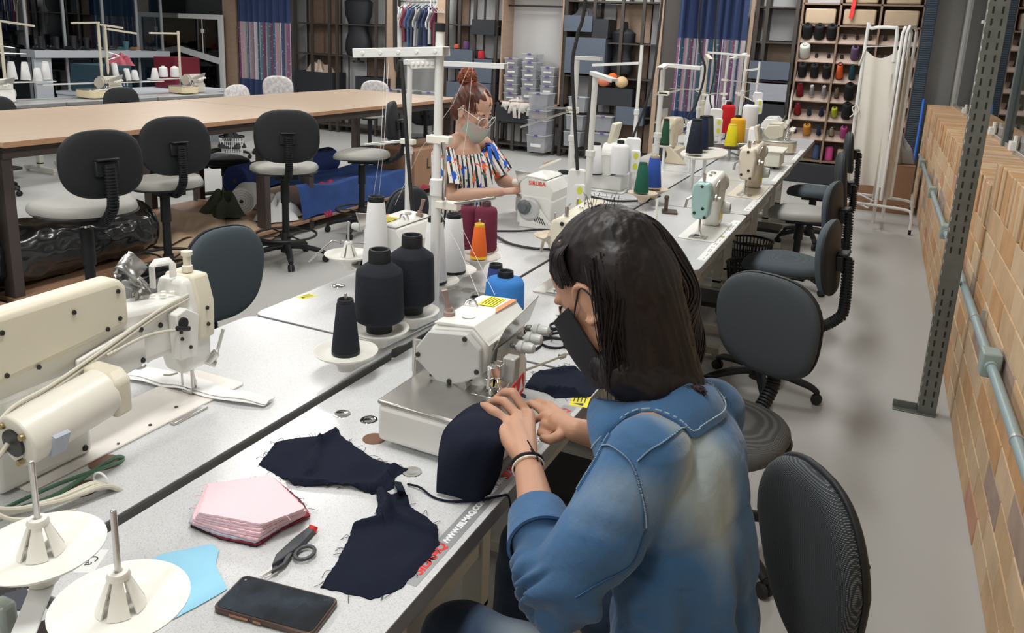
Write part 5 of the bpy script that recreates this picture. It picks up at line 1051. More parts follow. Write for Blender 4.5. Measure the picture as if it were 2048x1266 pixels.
# ================================================================ back wall: shelving, curtains, racks
YS = 10.9
frame_b = mat('shelf frame brown black', (0.055, 0.045, 0.04), 0.45)
woodb = mat('shelf board walnut', (0.27, 0.18, 0.13), 0.5, noise_s=4, noise_a=.15, stretch=(3, 1, 6))
woodl = mat('shelf board oak', (0.46, 0.33, 0.24), 0.5, noise_s=4, noise_a=.1, stretch=(3, 1, 6))
whiteb = mat('back board white', (0.50, 0.51, 0.53), 0.6)
def unit(label, x0, x1, xs, zs, boards=(), post=0.045, H=2.6, name='shelving_unit', d=0.38, mt=None):
    t = thing(name, label, 'shelf', ((x0+x1)/2, YS, 0), 0, 'back wall shelving'); cx = (x0+x1)/2; m = mt or frame_b
    b = MB()
    for x in xs:
        for y in (0.02, d-.02): b.bb((x-cx-post/2, y-.02, 0), (x-cx+post/2, y+.02, H))
    b.build('upright', m, t)['kind'] = 'stuff'
    for z in zs: MB().bb((x0-cx, 0.01, z-.014), (x1-cx, d-.01, z+.008)).build('shelf', m, t)
    for (a, b_, z0, z1, mm) in boards: MB().bb((a-cx, d-.045, z0), (b_-cx, d-.03, z1)).build('back_board', mm, t)
    return t
unit('dark framed shelves between the left curtain and the clothes rail', -9.16, -7.28, (-9.13, -8.78, -8.42, -8.27, -7.5, -7.30), (0.12, 0.64, 1.27, 1.77, 2.35), [(-9.1, -8.44, 0.1, 2.5, woodb), (-8.4, -8.28, .65, 2.5, whiteb), (-8.25, -7.52, 1.8, 2.5, whiteb), (-8.25, -7.9, 1.29, 1.75, woodb), (-8.25, -7.9, .66, 1.25, whiteb), (-7.48, -7.3, 1.29, 2.5, whiteb), (-7.88, -7.3, .66, 1.25, woodb)])
unit('dark shelving with oak posts behind the red-haired person', -6.22, -5.32, (-6.2, -5.98, -5.72, -5.36), (0.12, 0.70, 1.33, 1.83, 2.38), [(-6.2, -6.0, .1, 2.5, woodb), (-5.97, -5.74, 1.35, 2.5, whiteb), (-5.7, -5.38, 1.35, 2.5, whiteb), (-5.97, -5.38, .1, 1.3, whiteb)])
unit('low dark frame below the oak box with white rags', -5.30, -4.34, (-5.28, -5.02, -4.7, -4.36), (0.10, 0.42), [(-5.26, -5.04, .1, .72, whiteb), (-5.0, -4.38, .1, .72, whiteb)], H=0.72)
unit('dark shelving with the torso form between the oak box and right curtain', -4.28, -2.86, (-4.25, -3.83, -3.42, -3.12, -2.89), (0.12, 0.66, 1.18, 1.66, 2.22), [(-4.2, -3.9, .1, 2.5, whiteb), (-3.8, -3.62, .1, 2.2, whiteb), (-3.6, -3.1, 1.68, 2.2, woodl), (-3.6, -3.1, .1, 1.64, woodb), (-3.08, -2.9, .66, 2.5, whiteb), (-3.08, -2.9, .1, .64, woodl)])
unit('dark shelving with blue bins left of the thread cone rack', -1.66, -1.10, (-1.62, -1.50, -1.13), (0.12, 0.62, 1.27, 1.76, 2.2), [(-1.6, -1.12, .65, 1.25, whiteb), (-1.48, -1.14, 1.29, 1.74, woodl), (-1.48, -1.14, 1.79, 2.5, whiteb)])
for x0, x1, l in ((-9.35, -9.17, 'x'), (-10.7, -10.4, 'oak'), (-7.28, -7.12, 'oak'), (-6.36, -6.22, 'oak'), (-2.90, -2.84, 'oak'), (-1.70, -1.655, 'oak')):
    if l == 'oak': o = MB().bb((x0, YS-.02, 0), (x1, YS+.02, 2.7)).build('trim_1', woodl); struct(o)
o = MB().bb((-2.84, YS, 0), (-2.62, YS+.36, 2.7)).build('wall_back_pier', mat('pier dark', (0.09, 0.08, 0.075), .7)); struct(o)
# bins
bin_k = mat('bin black', (0.022, 0.025, 0.032), 0.6); bin_b = mat('bin slate blue', (0.10, 0.125, 0.17), 0.6); bin_g = mat('bin light grey', (0.34, 0.36, 0.42), 0.6)
def sbin(label, x0, x1, z0, z1, m, fr=-.03, group='fabric bins on the back shelves'):
    t = thing('storage_bin', label, 'bin', ((x0+x1)/2, YS+.17, z0), 0, group); w_ = x1-x0; h = z1-z0
    b = MB(); b.bb((-w_/2, -.19+fr, 0), (w_/2, -.18+fr, h)).bb((-w_/2, .14, 0), (w_/2, .15, h)).bb((-w_/2, -.18+fr, 0), (-w_/2+.01, .14, h)).bb((w_/2-.01, -.18+fr, 0), (w_/2, .14, h)).bb((-w_/2, -.18+fr, 0), (w_/2, .14, .01)); b.build('case', m, t)
    return t
for a in (('black bin with cream cloth spilling over its rim', -9.1, -8.32, .65, .98, bin_k), ('dark bin left of the clothes rail, behind the table', -7.86, -7.2, .72, .95, bin_k), ('black bin high on the shelf left of the oak box', -5.74, -5.36, 1.70, 1.92, bin_k), ('slate blue bin carrying small cones behind the bun', -6.2, -5.72, 1.18, 1.47, bin_b),
          ('grey bin behind the red bun at table height', -6.15, -5.4, .62, .98, bin_b), ('black bin under the white rags', -5.28, -4.72, .44, .68, bin_k), ('slate bin on the top left of the torso form shelf', -4.26, -3.84, 1.80, 2.02, bin_b), ('black bin beside the top slate bin', -3.82, -3.6, 1.72, 1.98, bin_k),
          ('slate bin in the shadowed middle shelf right of the oak box', -4.22, -3.62, 1.22, 1.72, bin_b), ('black bin holding orange caps', -3.72, -3.18, .80, 1.05, bin_k), ('slate blue bin left of the cone rack', -1.64, -1.14, 1.29, 1.52, bin_b), ('light grey bin below the slate blue one', -1.60, -1.14, 1.02, 1.24, bin_g), ('wide black bin behind the far machines', -1.70, -1.14, .64, .98, bin_k),
          ('grey blue bin low behind the raised bed machine', -3.40, -3.0, .55, .80, bin_b)): sbin(*a)
# cloth heaps
def heap(label, cx, cy, cz, w_, d, h, m, seed, cat='cloth', group=None, rz=0, n=5, name='cloth_heap'):
    b = MB(); rn = random.Random(seed)
    ph = [rn.uniform(0, 6) for _ in range(8)]
    def f(u, v):
        a = u*2*PI; r = v
        k = 1+0.18*math.sin(n*a+ph[0])+.10*math.sin((n+3)*a+ph[1])
        z = (1-r**2.2)*h*(1+.22*math.sin(5*a+ph[2]+4*r)+.18*math.sin(9*r+ph[3]+2*a))
        return (w_/2*r*k*math.cos(a), d/2*r*k*math.sin(a), max(0.002, z))
    b.sheet(f, 56, 16, 0, closeu=True); o = b.build(name, m); o.location = (cx, cy, cz); o.rotation_euler = (0, 0, rz); tag(o, label, cat, group); return o
crm = mat('cream cloth', (0.62, 0.50, 0.42), 0.85); heap('cream cloth heaped in the black bin on the left shelves', -8.72, YS+.12, .90, .62, .28, .20, crm, 1)
rag = mat('white rags', (0.70, 0.66, 0.63), 0.85)
r_ = heap('white rags piled on the bin below the oak box', -4.98, YS+.1, .67, .5, .3, .12, rag, 4)
b = MB(); rn = random.Random(9)
for k in range(26):
    x = -5.2+.5*rn.random(); L_ = rn.uniform(.08, .26)*(1-abs(x+4.9)*1.5)
    b.sheet(lambda u, v, x=x, L_=L_, q=rn.uniform(-.06, .06): (x+q*v+(u-.5)*.04, YS-.075-.03*math.sin(v*3), .74-L_*v), 2, 6, .003)
o = b.build('rag_strips', rag); tag(o, 'white rag strips hanging over the front of the black bin', 'rag', kind='stuff')
# ---- mannequins
def mannequin(label, x, z0, h, m):
    t = thing('dress_form', label, 'mannequin', (x, YS+.14, z0), 0, 'black dress forms'); k = h/0.72
    pr = [(0.14, 0), (0.165, .05), (0.155, .16), (0.115, .27), (0.12, .33), (0.16, .42), (0.165, .50), (0.17, .56), (0.12, .60), (0.055, .63), (0.048, .70), (0.035, .72), (.001, .72)]
    MB().lathe([(r*k, z*k) for r, z in pr], n=32, sx=1.0, sy=.62).build('torso', m, t); MB().cyl((0, 0, -.1), (0, 0, 0), .02).lathe([(.1, -.12), (.1, -.1), (.02, -.09)]).build('base', darkm, t)
    return t
mk = mat('mannequin black', (0.015, 0.017, 0.022), .6)
mannequin('tall black dress form on the left shelves', -7.93, 1.29, 1.08, mk); mannequin('black torso form on the shelf left of the right curtain', -3.42, 1.24, .72, mk)
# ---- clothes rail
t = thing('clothes_rail', 'steel clothes rail under the left oak posts', 'rail', (-6.75, YS+.15, 0)); MB().cyl((-.40, 0, 2.16), (.40, 0, 2.16), .014).build('rod', steel, t); MB().bb((-.42, -.01, 2.1), (-.40, .01, 2.22)).bb((.40, -.01, 2.1), (.42, .01, 2.22)).build('bracket', frame_b, t)
hm = white_p
gar = [((0.70, 0.69, 0.68), 'white shirt hanging first on the rail'), ((0.20, 0.04, 0.06), 'dark red garment behind the white shirt'), ((0.06, 0.12, 0.26), 'blue denim shirt on the rail'), ((0.05, 0.06, 0.10), 'dark navy garment beside the blue shirt'), ((0.36, 0.36, 0.37), 'grey striped garment in the middle of the rail'), ((0.035, 0.05, 0.10), 'long navy shirt on the rail'), ((0.04, 0.055, 0.12), 'second long navy shirt on the rail'), ((0.50, 0.50, 0.52), 'pale grey top on the rail'), ((0.16, 0.04, 0.07), 'maroon garment at the right end of the rail')]
for i, (c, l) in enumerate(gar):
    x = -7.06+i*.078; o = thing('garment', l, 'garment', (x, YS+.15, 2.14), 0, 'garments on the clothes rail'); cm2 = mat('garment %d' % i, c, .85); L_ = (.75, .6, .68, .7, .66, .78, .72, .62, .64)[i]
    b = MB(); b.tube(spl([(0, 0, 0.02), (0.0, .02, .045), (0, .0, .055), (0, -.02, .03)], 4), .003, 6); b.tube([(0, 0, 0.03), (0, 0, -.02), (0, -.19, -.10)], .005, 6); b.tube([(0, 0, -.02), (0, .19, -.10)], .005, 6); b.build('hanger', hm, o)
    def gf(u, v, i=i, L_=L_): 
        y = (u-.5)*.42*(1-.25*max(0, .25-v)*4+.08*v); sh = -.02-.10*abs(u-.5)*2
        return (.025*math.sin(u*14+i)*v+.015, y, sh*(1-v)-L_*v)
    b = MB(); b.sheet(gf, 26, 10, .03); b.sheet(lambda u, v: (.02+.02*math.sin(u*6), -.20-.05*u-.03*v, -.10-.30*u+.03*v), 8, 4, .02); b.build('cloth', cm2, o)
for i in range(4):
    x = -6.50+i*.055; o = thing('hanger', 'empty white hanger, %s from the left, at the right half of the rail' % ('first', 'second', 'third', 'fourth')[i], 'hanger', (x, YS+.02, 2.14), .9, 'empty white hangers'); b = MB(); b.tube(spl([(0, 0, .02), (0, .02, .045), (0, 0, .055)], 4), .004, 6); b.tube([(0, 0, .03), (0, 0, -.05), (0, -.19, -.14), (0, .19, -.14), (0, 0, -.05)], .007, 6); b.build('wire', hm, o)
# ---- oak box cubby with plastic boxes
t = thing('oak_cubby', 'open oak box unit with white back holding stacks of plastic boxes', 'shelf', (-4.78, YS, 0.72)); W2 = .49
MB().bb((-W2, 0, 0), (W2, .40, .03)).bb((-W2, 0, 0), (-W2+.022, .40, 1.62)).bb((W2-.022, 0, 0), (W2, .40, 1.62)).bb((-W2, 0, 1.60), (W2, .4, 1.62)).build('case', mat('cubby oak', (0.44, 0.31, 0.235), .5, noise_s=4, noise_a=.12, stretch=(3, 1, 6)), t)
MB().bb((-W2+.022, .38, .03), (W2-.022, .395, 1.6)).build('back_board', mat('cubby white', (0.66, 0.67, 0.68), .6), t); MB().cyl((-W2+.02, .18, 1.42), (W2-.02, .18, 1.42), .013).build('rod', darkm, t)
boxm = glass('clear plastic', (0.86, 0.87, 0.90), .10, .15)
boxm = mat('clear plastic box', (0.62, 0.65, 0.70), .25, alpha=.42); lidm = mat('clear lid', (0.70, 0.73, 0.78), .25, alpha=.62); purp = mat('purple latch', (0.16, 0.09, 0.34), .5); lab = mat('label white', (.8, .8, .8), .6)
def pbox(label, x, y, z, w_=.20, d=.24, h=.10, fill=(0.12, 0.14, 0.15), group='plastic boxes in the oak unit', labm=True):
    o = thing('plastic_box', label, 'box', (x, y, z), random.uniform(-.06, .06), group)
    MB().box((0, 0, h/2), (w_*.9, d*.9, h), top=(1.1, 1.1)).build('case', boxm, o); MB().bb((-w_/2-.006, -d/2-.006, h), (w_/2+.006, d/2+.006, h+.012)).build('lid', lidm, o, bev=.003)
    MB().bb((-.028, -d/2-.012, h-.012), (.028, -d/2-.004, h+.016)).build('latch', purp, o)
    if labm: MB().box((0, -d/2-.0, h*.42), (w_*.55, .003, h*.2)).build('label', lab, o)
    b = MB(); rn = random.Random(int(x*1000+z*333))
    for k in range(5): b.ell((rn.uniform(-.3, .3)*w_, rn.uniform(-.25, .25)*d, h*rn.uniform(.2, .45)), (w_*.16, d*.16, h*.3), 8, 6)
    b.build('contents', mat('box content %.2f %.2f' % fill[:2], fill, .7), o)['kind'] = 'stuff'
    return o
cols = [(-5.10, [.12, .13, .13, .13, .12], 'left'), (-4.80, [.21, .13, .13, .12, .12], 'middle'), (-4.51, [.12, .14, .14, .13], 'right')]
nm = ['lowest', 'second', 'third', 'fourth', 'topmost']; fl = [(.12, .14, .16), (.4, .38, .35), (.10, .16, .15), (.3, .25, .22), (.2, .21, .25)]
for ci, (x, hs, side) in enumerate(cols):
    z = .755
    for k, h in enumerate(hs): pbox('%s clear box of the %s stack in the oak unit' % (nm[k], side), x, YS+.15, z, .215 if side != 'middle' else .235, .25, h-.018, fl[(k+ci) % 5]); z += h
z = .06
for k, (h, l) in enumerate(((.26, 'lowest big clear tub below the oak unit'), (.22, 'second big clear tub with lilac contents'), (.14, 'third flat clear tub below the oak unit'), (.24, 'topmost big clear tub under the oak unit'))):
    pbox(l, -4.50, YS-.14+.0, z, .30, .30, h-.02, ((.5, .45, .45), (.35, .25, .5), (.5, .3, .2), (.2, .22, .28))[k], 'big tubs below the oak unit', k == 0); z += h
for k, (x, l) in enumerate(((-7.15, 'clear box with purple latch at the left end behind the table'), (-6.85, 'clear box behind the tall poles, middle one'), (-6.45, 'clear box with purple latch beside the pole'))): pbox(l, x, YS+.05, .62, .25, .28, .16, fl[k], 'clear boxes behind the cutting table', False)
for k, (x, z, l) in enumerate(((-4.0, .18, 'clear box low on the shelf right of the big tubs'), (-3.98, .42, 'clear box above it, right of the big tubs'), (-3.95, .68, 'clear box at waist height right of the big tubs'), (-3.55, .2, 'blue clear box behind the raised bed machine'), (-3.55, .44, 'second blue clear box behind the raised bed machine'))): pbox(l, x, YS+.0, z, .26, .3, .2, fl[k], 'clear boxes on the torso form shelf', False)
# things on shelves
for x, c, l, h in ((-6.02, (0.5, .1, .05), 'small orange red cone on the slate bin', .07), (-5.86, (0.12, .05, .16), 'purple cone on the slate bin', .13), (-5.60, (0.5, .03, .04), 'red cone right of the purple one', .13)): cone(l, (x, YS+.02, 1.475 if x < -5.7 else 1.345), c, 'king', h, .05, group='small cones behind the bun')
t = thing('storage_box', 'slate box under the red cone behind the bun', 'box', (-5.55, YS+.15, .99)); MB().bb((-.15, -.17, 0), (.15, .15, .35)).build('case', bin_b, t)
for x, z, c, l, s_ in ((-3.62, 1.05, (.72, .22, .12), 'orange pink stuffed cap on the black bin', .09), (-3.50, 1.13, (.78, .14, .02), 'bright orange cap on top of the pair', .07), (-3.36, 1.05, (.72, .52, .28), 'cream yellow stuffed cap on the black bin', .09)):
    o = MB().ell((0, 0, s_*.9), (s_, s_, s_*.9), 20, 12).build('stuffed_cap', mat('cap %.2f %.2f' % c[:2], c, .8, bump=.3, bump_s=40)); o.location = (x, YS+.0, z); tag(o, l, 'cap', 'stuffed caps')
for x, z, w_, h, l in ((-4.02, 2.03, .34, .28, 'crumpled dark cloth on the top slate bin'),): heap(l, x, YS+.1, z-.03, w_, .2, .12, mat('dark cloth', (.05, .05, .06), .8), 3)
t = thing('low_shelf', 'dark low shelf under the clothes rail carrying clear boxes', 'shelf', (-6.8, YS+.05, 0)); MB().bb((-.5, -.2, .58), (.5, .3, .62)).build('top', frame_b, t)
for q in (-.48, .45): MB().bb((q, -.18, 0), (q+.03, .28, .58)).build('leg', frame_b, t)
# ---- curtains
def curtain(label, x0, x1, ztop, zs1, zs2, y=YS-.06, leaf=0.0):
    t = thing('curtain', label, 'curtain', ((x0+x1)/2, y, 0), 0, 'patchwork curtains'); W_ = x1-x0; n = 90
    nv = mat('curtain navy', (0.035, 0.06, 0.16), .85)
    st_ = bpy.data.materials.get('curtain stripes')
    if not st_:
        st_ = mat('curtain stripes', (.3, .2, .3), .85); nt = st_.node_tree; bs = nt.nodes['Principled BSDF']; uv = nt.nodes.new('ShaderNodeTexCoord'); sx = nt.nodes.new('ShaderNodeSeparateXYZ'); nt.links.new(uv.outputs['UV'], sx.inputs[0])
        mu = nt.nodes.new('ShaderNodeMath'); mu.operation = 'MULTIPLY'; mu.inputs[1].default_value = 3.0; fr_ = nt.nodes.new('ShaderNodeMath'); fr_.operation = 'FRACT'; nt.links.new(sx.outputs[0], mu.inputs[0]); nt.links.new(mu.outputs[0], fr_.inputs[0])
        rp = nt.nodes.new('ShaderNodeValToRGB'); rp.color_ramp.interpolation = 'CONSTANT'; cl_ = [(0, (.24, .10, .20)), (.09, (.60, .57, .60)), (.16, (.05, .13, .22)), (.28, (.52, .32, .40)), (.36, (.48, .46, .45)), (.44, (.10, .18, .22)), (.52, (.20, .08, .16)), (.60, (.62, .60, .64)), (.66, (.07, .10, .20)), (.74, (.46, .36, .42)), (.84, (.10, .20, .25)), (.93, (.25, .10, .18))]
        while len(rp.color_ramp.elements) < len(cl_): rp.color_ramp.elements.new(.5)
        for e, (p_, c_) in zip(rp.color_ramp.elements, cl_): e.position = p_; e.color = (*c_, 1)
        nt.links.new(fr_.outputs[0], rp.inputs[0])
        vo = nt.nodes.new('ShaderNodeTexVoronoi'); vo.inputs['Scale'].default_value = 1; mp = nt.nodes.new('ShaderNodeMapping'); mp.inputs['Scale'].default_value = (36, 24, 1); nt.links.new(uv.outputs['UV'], mp.inputs[0]); nt.links.new(mp.outputs[0], vo.inputs[0])
        lt = nt.nodes.new('ShaderNodeMath'); lt.operation = 'LESS_THAN'; lt.inputs[1].default_value = .22; nt.links.new(vo.outputs['Distance'], lt.inputs[0]); sc_ = nt.nodes.new('ShaderNodeMath'); sc_.operation = 'MULTIPLY'; sc_.inputs[1].default_value = .55; nt.links.new(lt.outputs[0], sc_.inputs[0])
        mx = nt.nodes.new('ShaderNodeMixRGB'); mx.inputs[2].default_value = (.62, .62, .66, 1); nt.links.new(sc_.outputs[0], mx.inputs[0]); nt.links.new(rp.outputs[0], mx.inputs[1]); nt.links.new(mx.outputs[0], bs.inputs['Base Color'])
    for nme, za, zb_, m_ in (('upper_band', zs1, ztop, nv), ('striped_panel', zs2, zs1, st_), ('lower_band', 0.03, zs2, nv)):
        b = MB(); hh = zb_-za
        b.sheet(lambda u, v: (-W_/2+u*W_+.012*math.sin(u*50), .035*math.sin(u*2*PI*8+leaf)+.012*math.sin(u*2*PI*19+1), za+v*hh), n, 6, 0)
        o = b.build(nme, m_, t); me = o.data; uvl = me.uv_layers.new(name='UVMap')
        for lp in me.loops:
            vi = lp.vertex_index; uvl.data[lp.index].uv = ((vi//7)/n*W_*.9, (vi % 7)/6*hh)
    MB().cyl((-W_/2-.02, .02, ztop+.01), (W_/2+.02, .02, ztop+.01), .012).build('rod', darkm, t)
    return t
curtain('navy curtain with striped patchwork band at the left, by the pale chairs', -10.32, -9.17, 2.72, 1.75, .78)
curtain('navy curtain with striped patchwork band behind the far white poles', -2.62, -1.72, 2.72, 1.77, .80, leaf=1.3)
# ---- thread cone rack
t = thing('cone_rack', 'tall brown rack of slanted peg boards full of thread cones', 'rack', (-.385, YS, 0)); XC = (-1.07, -.625, -.165, .30)
b = MB()
for x in XC: b.bb((x+.385-.012, 0, .27), (x+.385+.012, .35, 2.7))
b.build('divider', woodb, t)['kind'] = 'stuff'
MB().bb((XC[0]+.385, .34, .2), (XC[3]+.385, .36, 2.7)).build('back_board', woodb, t)
pegm = mat('peg board oak', (0.50, 0.38, 0.32), .5); pegk = mat('peg dark', (.03, .025, .025), .5)
RZ = [1.79, 1.55, 1.305, 1.06, .82, .575, .30]; TL = math.radians(38)
for r_i, z in enumerate(RZ):
    for c_i in range(3):
        x0, x1 = XC[c_i]+.012, XC[c_i+1]-.012; flat = r_i == 6
        if flat: MB().bb((x0+.385, 0, z-.02), (x1+.385, .34, z)).build('peg_board', woodb, t); continue
        o = MB().box(((x0+x1)/2+.385, .10, z+.045), (x1-x0, .20, .016), rot=Matrix.Rotation(TL, 3, 'X')).build('peg_board', pegm, t)
        b = MB(); nrm = V((0, -math.sin(TL), math.cos(TL)))
        for k in range(3):
            p = V((x0+.07+k*.145+.385, .10, z+.05)); b.cyl(p, p+nrm*.05, .024, .018, 10); b.cyl(p+nrm*.05, p+nrm*.07, .012, .02, 10)
        b.build('pegs', pegk, t)['kind'] = 'stuff'
for z0, z1 in ((1.98, 2.0), (2.24, 2.26)): MB().bb((XC[0]+.385, 0, z0), (XC[3]+.385, .34, z1)).build('flat_shelf', woodb, t)
BK = (0.016, 0.016, 0.018)
RC = {0: [(BK, 'king', .2, .062)]*3+[None]*3+[None, None, None],
      1: [((.66, .66, .62), 'king', .19, .068), None, None, None, ((.13, .08, .17), 'king', .19, .05), (BK, 'king', .17, .045), None, (BK, 'cone', .15, .04), None],
      2: [(BK, 'king', .2, .052), (BK, 'king', .2, .05), (BK, 'king', .2, .05), ((.80, .13, .04), 'cone', .22, .048), ((.02, .07, .10), 'cone', .2, .04), ((.06, .08, .03), 'king', .18, .05), None, ((.25, .32, .08), 'king', .17, .045), None],
      3: [((.22, .01, .02), 'cone', .19, .046), ((.30, .30, .32), 'cone', .16, .034), ((.28, .28, .31), 'cone', .16, .034), ((.20, .14, .10), 'cone', .15, .03), (BK, 'king', .24, .062), ((.6, .6, .58), 'cone', .18, .04), None, None, None],
      4: [((.25, .01, .02), 'cone', .17, .046), ((.03, .035, .06), 'cone', .14, .03), ((.02, .025, .06), 'cone', .14, .03), ((.42, .46, .03), 'king', .15, .038), (BK, 'king', .24, .06), ((.02, .04, .05), 'king', .18, .05), None, None, None],
      5: [None, ((.55, .24, .04), 'king', .16, .05), ((.02, .03, .09), 'cone', .14, .03), ((.30, .27, .18), 'cone', .13, .032), ((.38, .06, .20), 'king', .17, .046), (BK, 'king', .2, .055), None, None, None],
      6: [None, None, ((.06, .10, .20), 'cone', .2, .05), ((.65, .09, .30), 'king', .2, .05), ((.62, .48, .36), 'king', .18, .05), (BK, 'king', .2, .05), None, None, None]}
names_c = {0: 'top', 1: 'second', 2: 'third', 3: 'fourth', 4: 'fifth', 5: 'sixth', 6: 'bottom'}; colw = ['left', 'middle', 'right']; posw = ['left', 'centre', 'right']
def cname(c):
    r, g, b_ = c
    if max(c) < .02: return 'black'
    if r > .55 and g > .55: return 'off-white'
    if abs(r-g) < .03 and abs(g-b_) < .05 and r > .2: return 'grey'
    if r > .7: return 'orange'
    if r > .5 and g < .12: return 'hot pink'
    if r > .5 and g > .4: return 'cream'
    if r > .5: return 'golden'
    if r > .3 and g < .1: return 'magenta'
    if r > .35 and g > .4: return 'lime'
    if r > .2 and g < .05: return 'dark red'
    if g > .3: return 'moss green'
    if r > .28: return 'khaki'
    if r > .15: return 'brown'
    if r > .1: return 'purple'
    if g > r and g > b_: return 'olive'
    if b_ > .08 and g > .05 and r < .05: return 'dark teal'
    return 'dark navy'
for r_i, row in RC.items():
    for k, q in enumerate(row):
        if not q: continue
        c_i, j = divmod(k, 3); x = XC[c_i]+.012+.07+j*.145; z = RZ[r_i]; flat = r_i == 6
        o = cone('%s thread cone, %s row of the rack, %s column, %s peg' % (cname(q[0]), names_c[r_i], colw[c_i], posw[j]), (x, YS+.12 if flat else YS+.085, z+.002 if flat else z+.06), q[0], q[1], q[2], q[3], tube_m=(white_p if cname(q[0]) in ('grey', 'off-white', 'x') else None), group='thread cones on the rack')
        if not flat: o.rotation_euler = (TL, 0, 0)
# paper packages on top shelves
kp = mat('kraft tan', (0.52, 0.40, 0.28), .8, noise_s=5, noise_a=.1, bump=.3, bump_s=12)
for i, (x0, x1, z, l) in enumerate(((-1.05, -.66, 2.0, 'tan paper package on the rack, left column'), (-.6, -.2, 2.0, 'tan paper package on the rack, middle column'), (-.14, .27, 2.0, 'tan paper package on the rack, right column'), (-.6, -.2, 2.26, 'upper tan package in the middle column with red ribbon'), (-.14, .27, 2.26, 'upper tan package in the right column'))):
    o = MB().box(((x0+x1)/2, YS+.16, z+.10), (x1-x0-.03, .28, .19)).build('paper_package', kp, bev=.02, seg=3); tag(o, l, 'package', 'paper packages on the rack')
o = MB().bb((-1.05, YS+.3, 2.27), (-.66, YS+.32, 2.6)).build('white_board', whiteb); tag(o, 'white board standing at the top left of the cone rack', 'board')
o = MB().bar((-.47, YS-.01, 2.45), (-.50, YS-.02, 2.08), .045, .004, up=(0, 1, 0)).build('red_ribbon', red); tag(o, 'red ribbon hanging over the package edge', 'ribbon')
# blue grey mesh panel beside the rack
t = thing('mesh_panel', 'dark blue perforated panel between the cone rack and the brick wall', 'panel', (.37, YS-.02, 0)); MB().bb((-.07, 0, 0), (.07, .02, 2.7)).build('panel', mat('panel blue', (.03, .05, .075), .5, .3), t)
b = MB()
for i in range(100): b.bb((-.055, -.004, .05+i*.026), (.055, -.001, .062+i*.026))
b.build('slots', mat('slot blue', (.06, .09, .12), .5), t)['kind'] = 'stuff'
# black chest under the rack
o = MB().bb((-1.06, YS-.05, 0), (-.20, YS+.3, .26)).build('low_chest', bin_k, bev=.01); tag(o, 'low black chest under the cone rack', 'chest')
# folding screen on white tubular frame
tube_w = mat('tube white', (.80, .80, .79), .35)
fabs = mat('screen cloth', (0.74, 0.70, 0.63), .85, noise_s=2, noise_a=.05)
t = thing('folding_screen', 'white folding screen with cream cloth panels on castors', 'screen', (-.02, 8.35, 0)); R_ = .016
def fr_(pts, r=R_): return MB().tube(spl(pts, 6) if len(pts) > 4 else pts, r, 10)
fr_([(-.20, 0.10, .34), (-.205, .10, 1.82), (-.17, .09, 1.90), (0.02, -.0, 1.91), (0.05, -.01, 1.88), (0.06, -.02, 1.60)]).build('left_frame', tube_w, t)
MB().tube([(.09, -.02, .06), (.10, -.02, 1.86), (.115, -.01, 1.915), (.15, .05, 1.915), (.17, .09, 1.87), (.17, .10, .1)], R_, 10).build('middle_frame', tube_w, t)
MB().tube([(.13, -.05, .3), (.135, -.05, 1.87), (.15, -.04, 1.925), (.19, .03, 1.925), (.215, .07, 1.88), (.215, .08, .3)], R_*.9, 10).build('right_frame', tube_w, t)
MB().tube([(-.20, .09, 1.73), (.05, -.02, 1.745)], .005).tube([(.06, -.02, .32), (.03, .02, .2), (-.18, .10, .26)], .008).tube([(-.19, .1, .36), (.07, -.02, .28)], .008).build('cross_wire', tube_w, t)['kind'] = 'stuff'
b = MB(); b.sheet(lambda u, v: (-.215+(.34*(1-.10*v))*u+.01*math.sin(u*9)*(1-v), .10-.13*u+.03*math.sin(u*11+v*2)*(.4+.6*(1-v)), .42+1.30*v-.09*math.sin(u*PI)*v**6-.0*u), 40, 30, .002); b.build('cloth_panel', fabs, t)
b = MB(); b.sheet(lambda u, v: (.055+.13*u, -.03+.10*u+.015*math.sin(u*12+v*4), .30+1.38*v-.20*(1-u)*v**5), 24, 24, .002); b.build('cloth_panel', fabs, t)
b = MB(); b.sheet(lambda u, v: (.165+.06*u, .03+.05*u+.012*math.sin(u*10+v*3), .32+1.38*v-.1*u*v**4), 16, 24, .002); b.build('cloth_panel', mat('screen cloth tan', (0.66, 0.58, 0.47), .85), t)
for yy, xe in ((-.06, .42), (.5, .44)):
    MB().tube(spl([(-.28, yy, .0+.03), (-.27, yy, .20), (-.22, yy, .245), (-.05, yy, .25), (.15, yy, .245), (xe-.06, yy, .235), (xe-.01, yy, .19), (xe, yy, .05)], 6), R_*.9, 10).build('foot_tube', tube_w, t)
    for x in (-.28, xe): MB().cyl((x-.012, yy, .026), (x+.012, yy, .026), .026, n=16).build('castor', rubber, t)
MB().tube([(.09, -.06, .25), (.09, .5, .25)], R_*.8).build('link_tube', tube_w, t)
b = MB(); b.tube(spl([(-.20, .08, 1.18), (-.24, .06, 1.15), (-.22, .05, 1.10), (-.25, .05, 1.06)], 5), .006).tube(spl([(-.20, .08, 1.18), (-.18, .05, 1.13), (-.21, .05, 1.07)], 5), .005).tube(spl([(-.19, .09, 1.73), (-.22, .08, 1.62), (-.235, .08, 1.55)], 5), .007); b.build('tie', fabs, t)
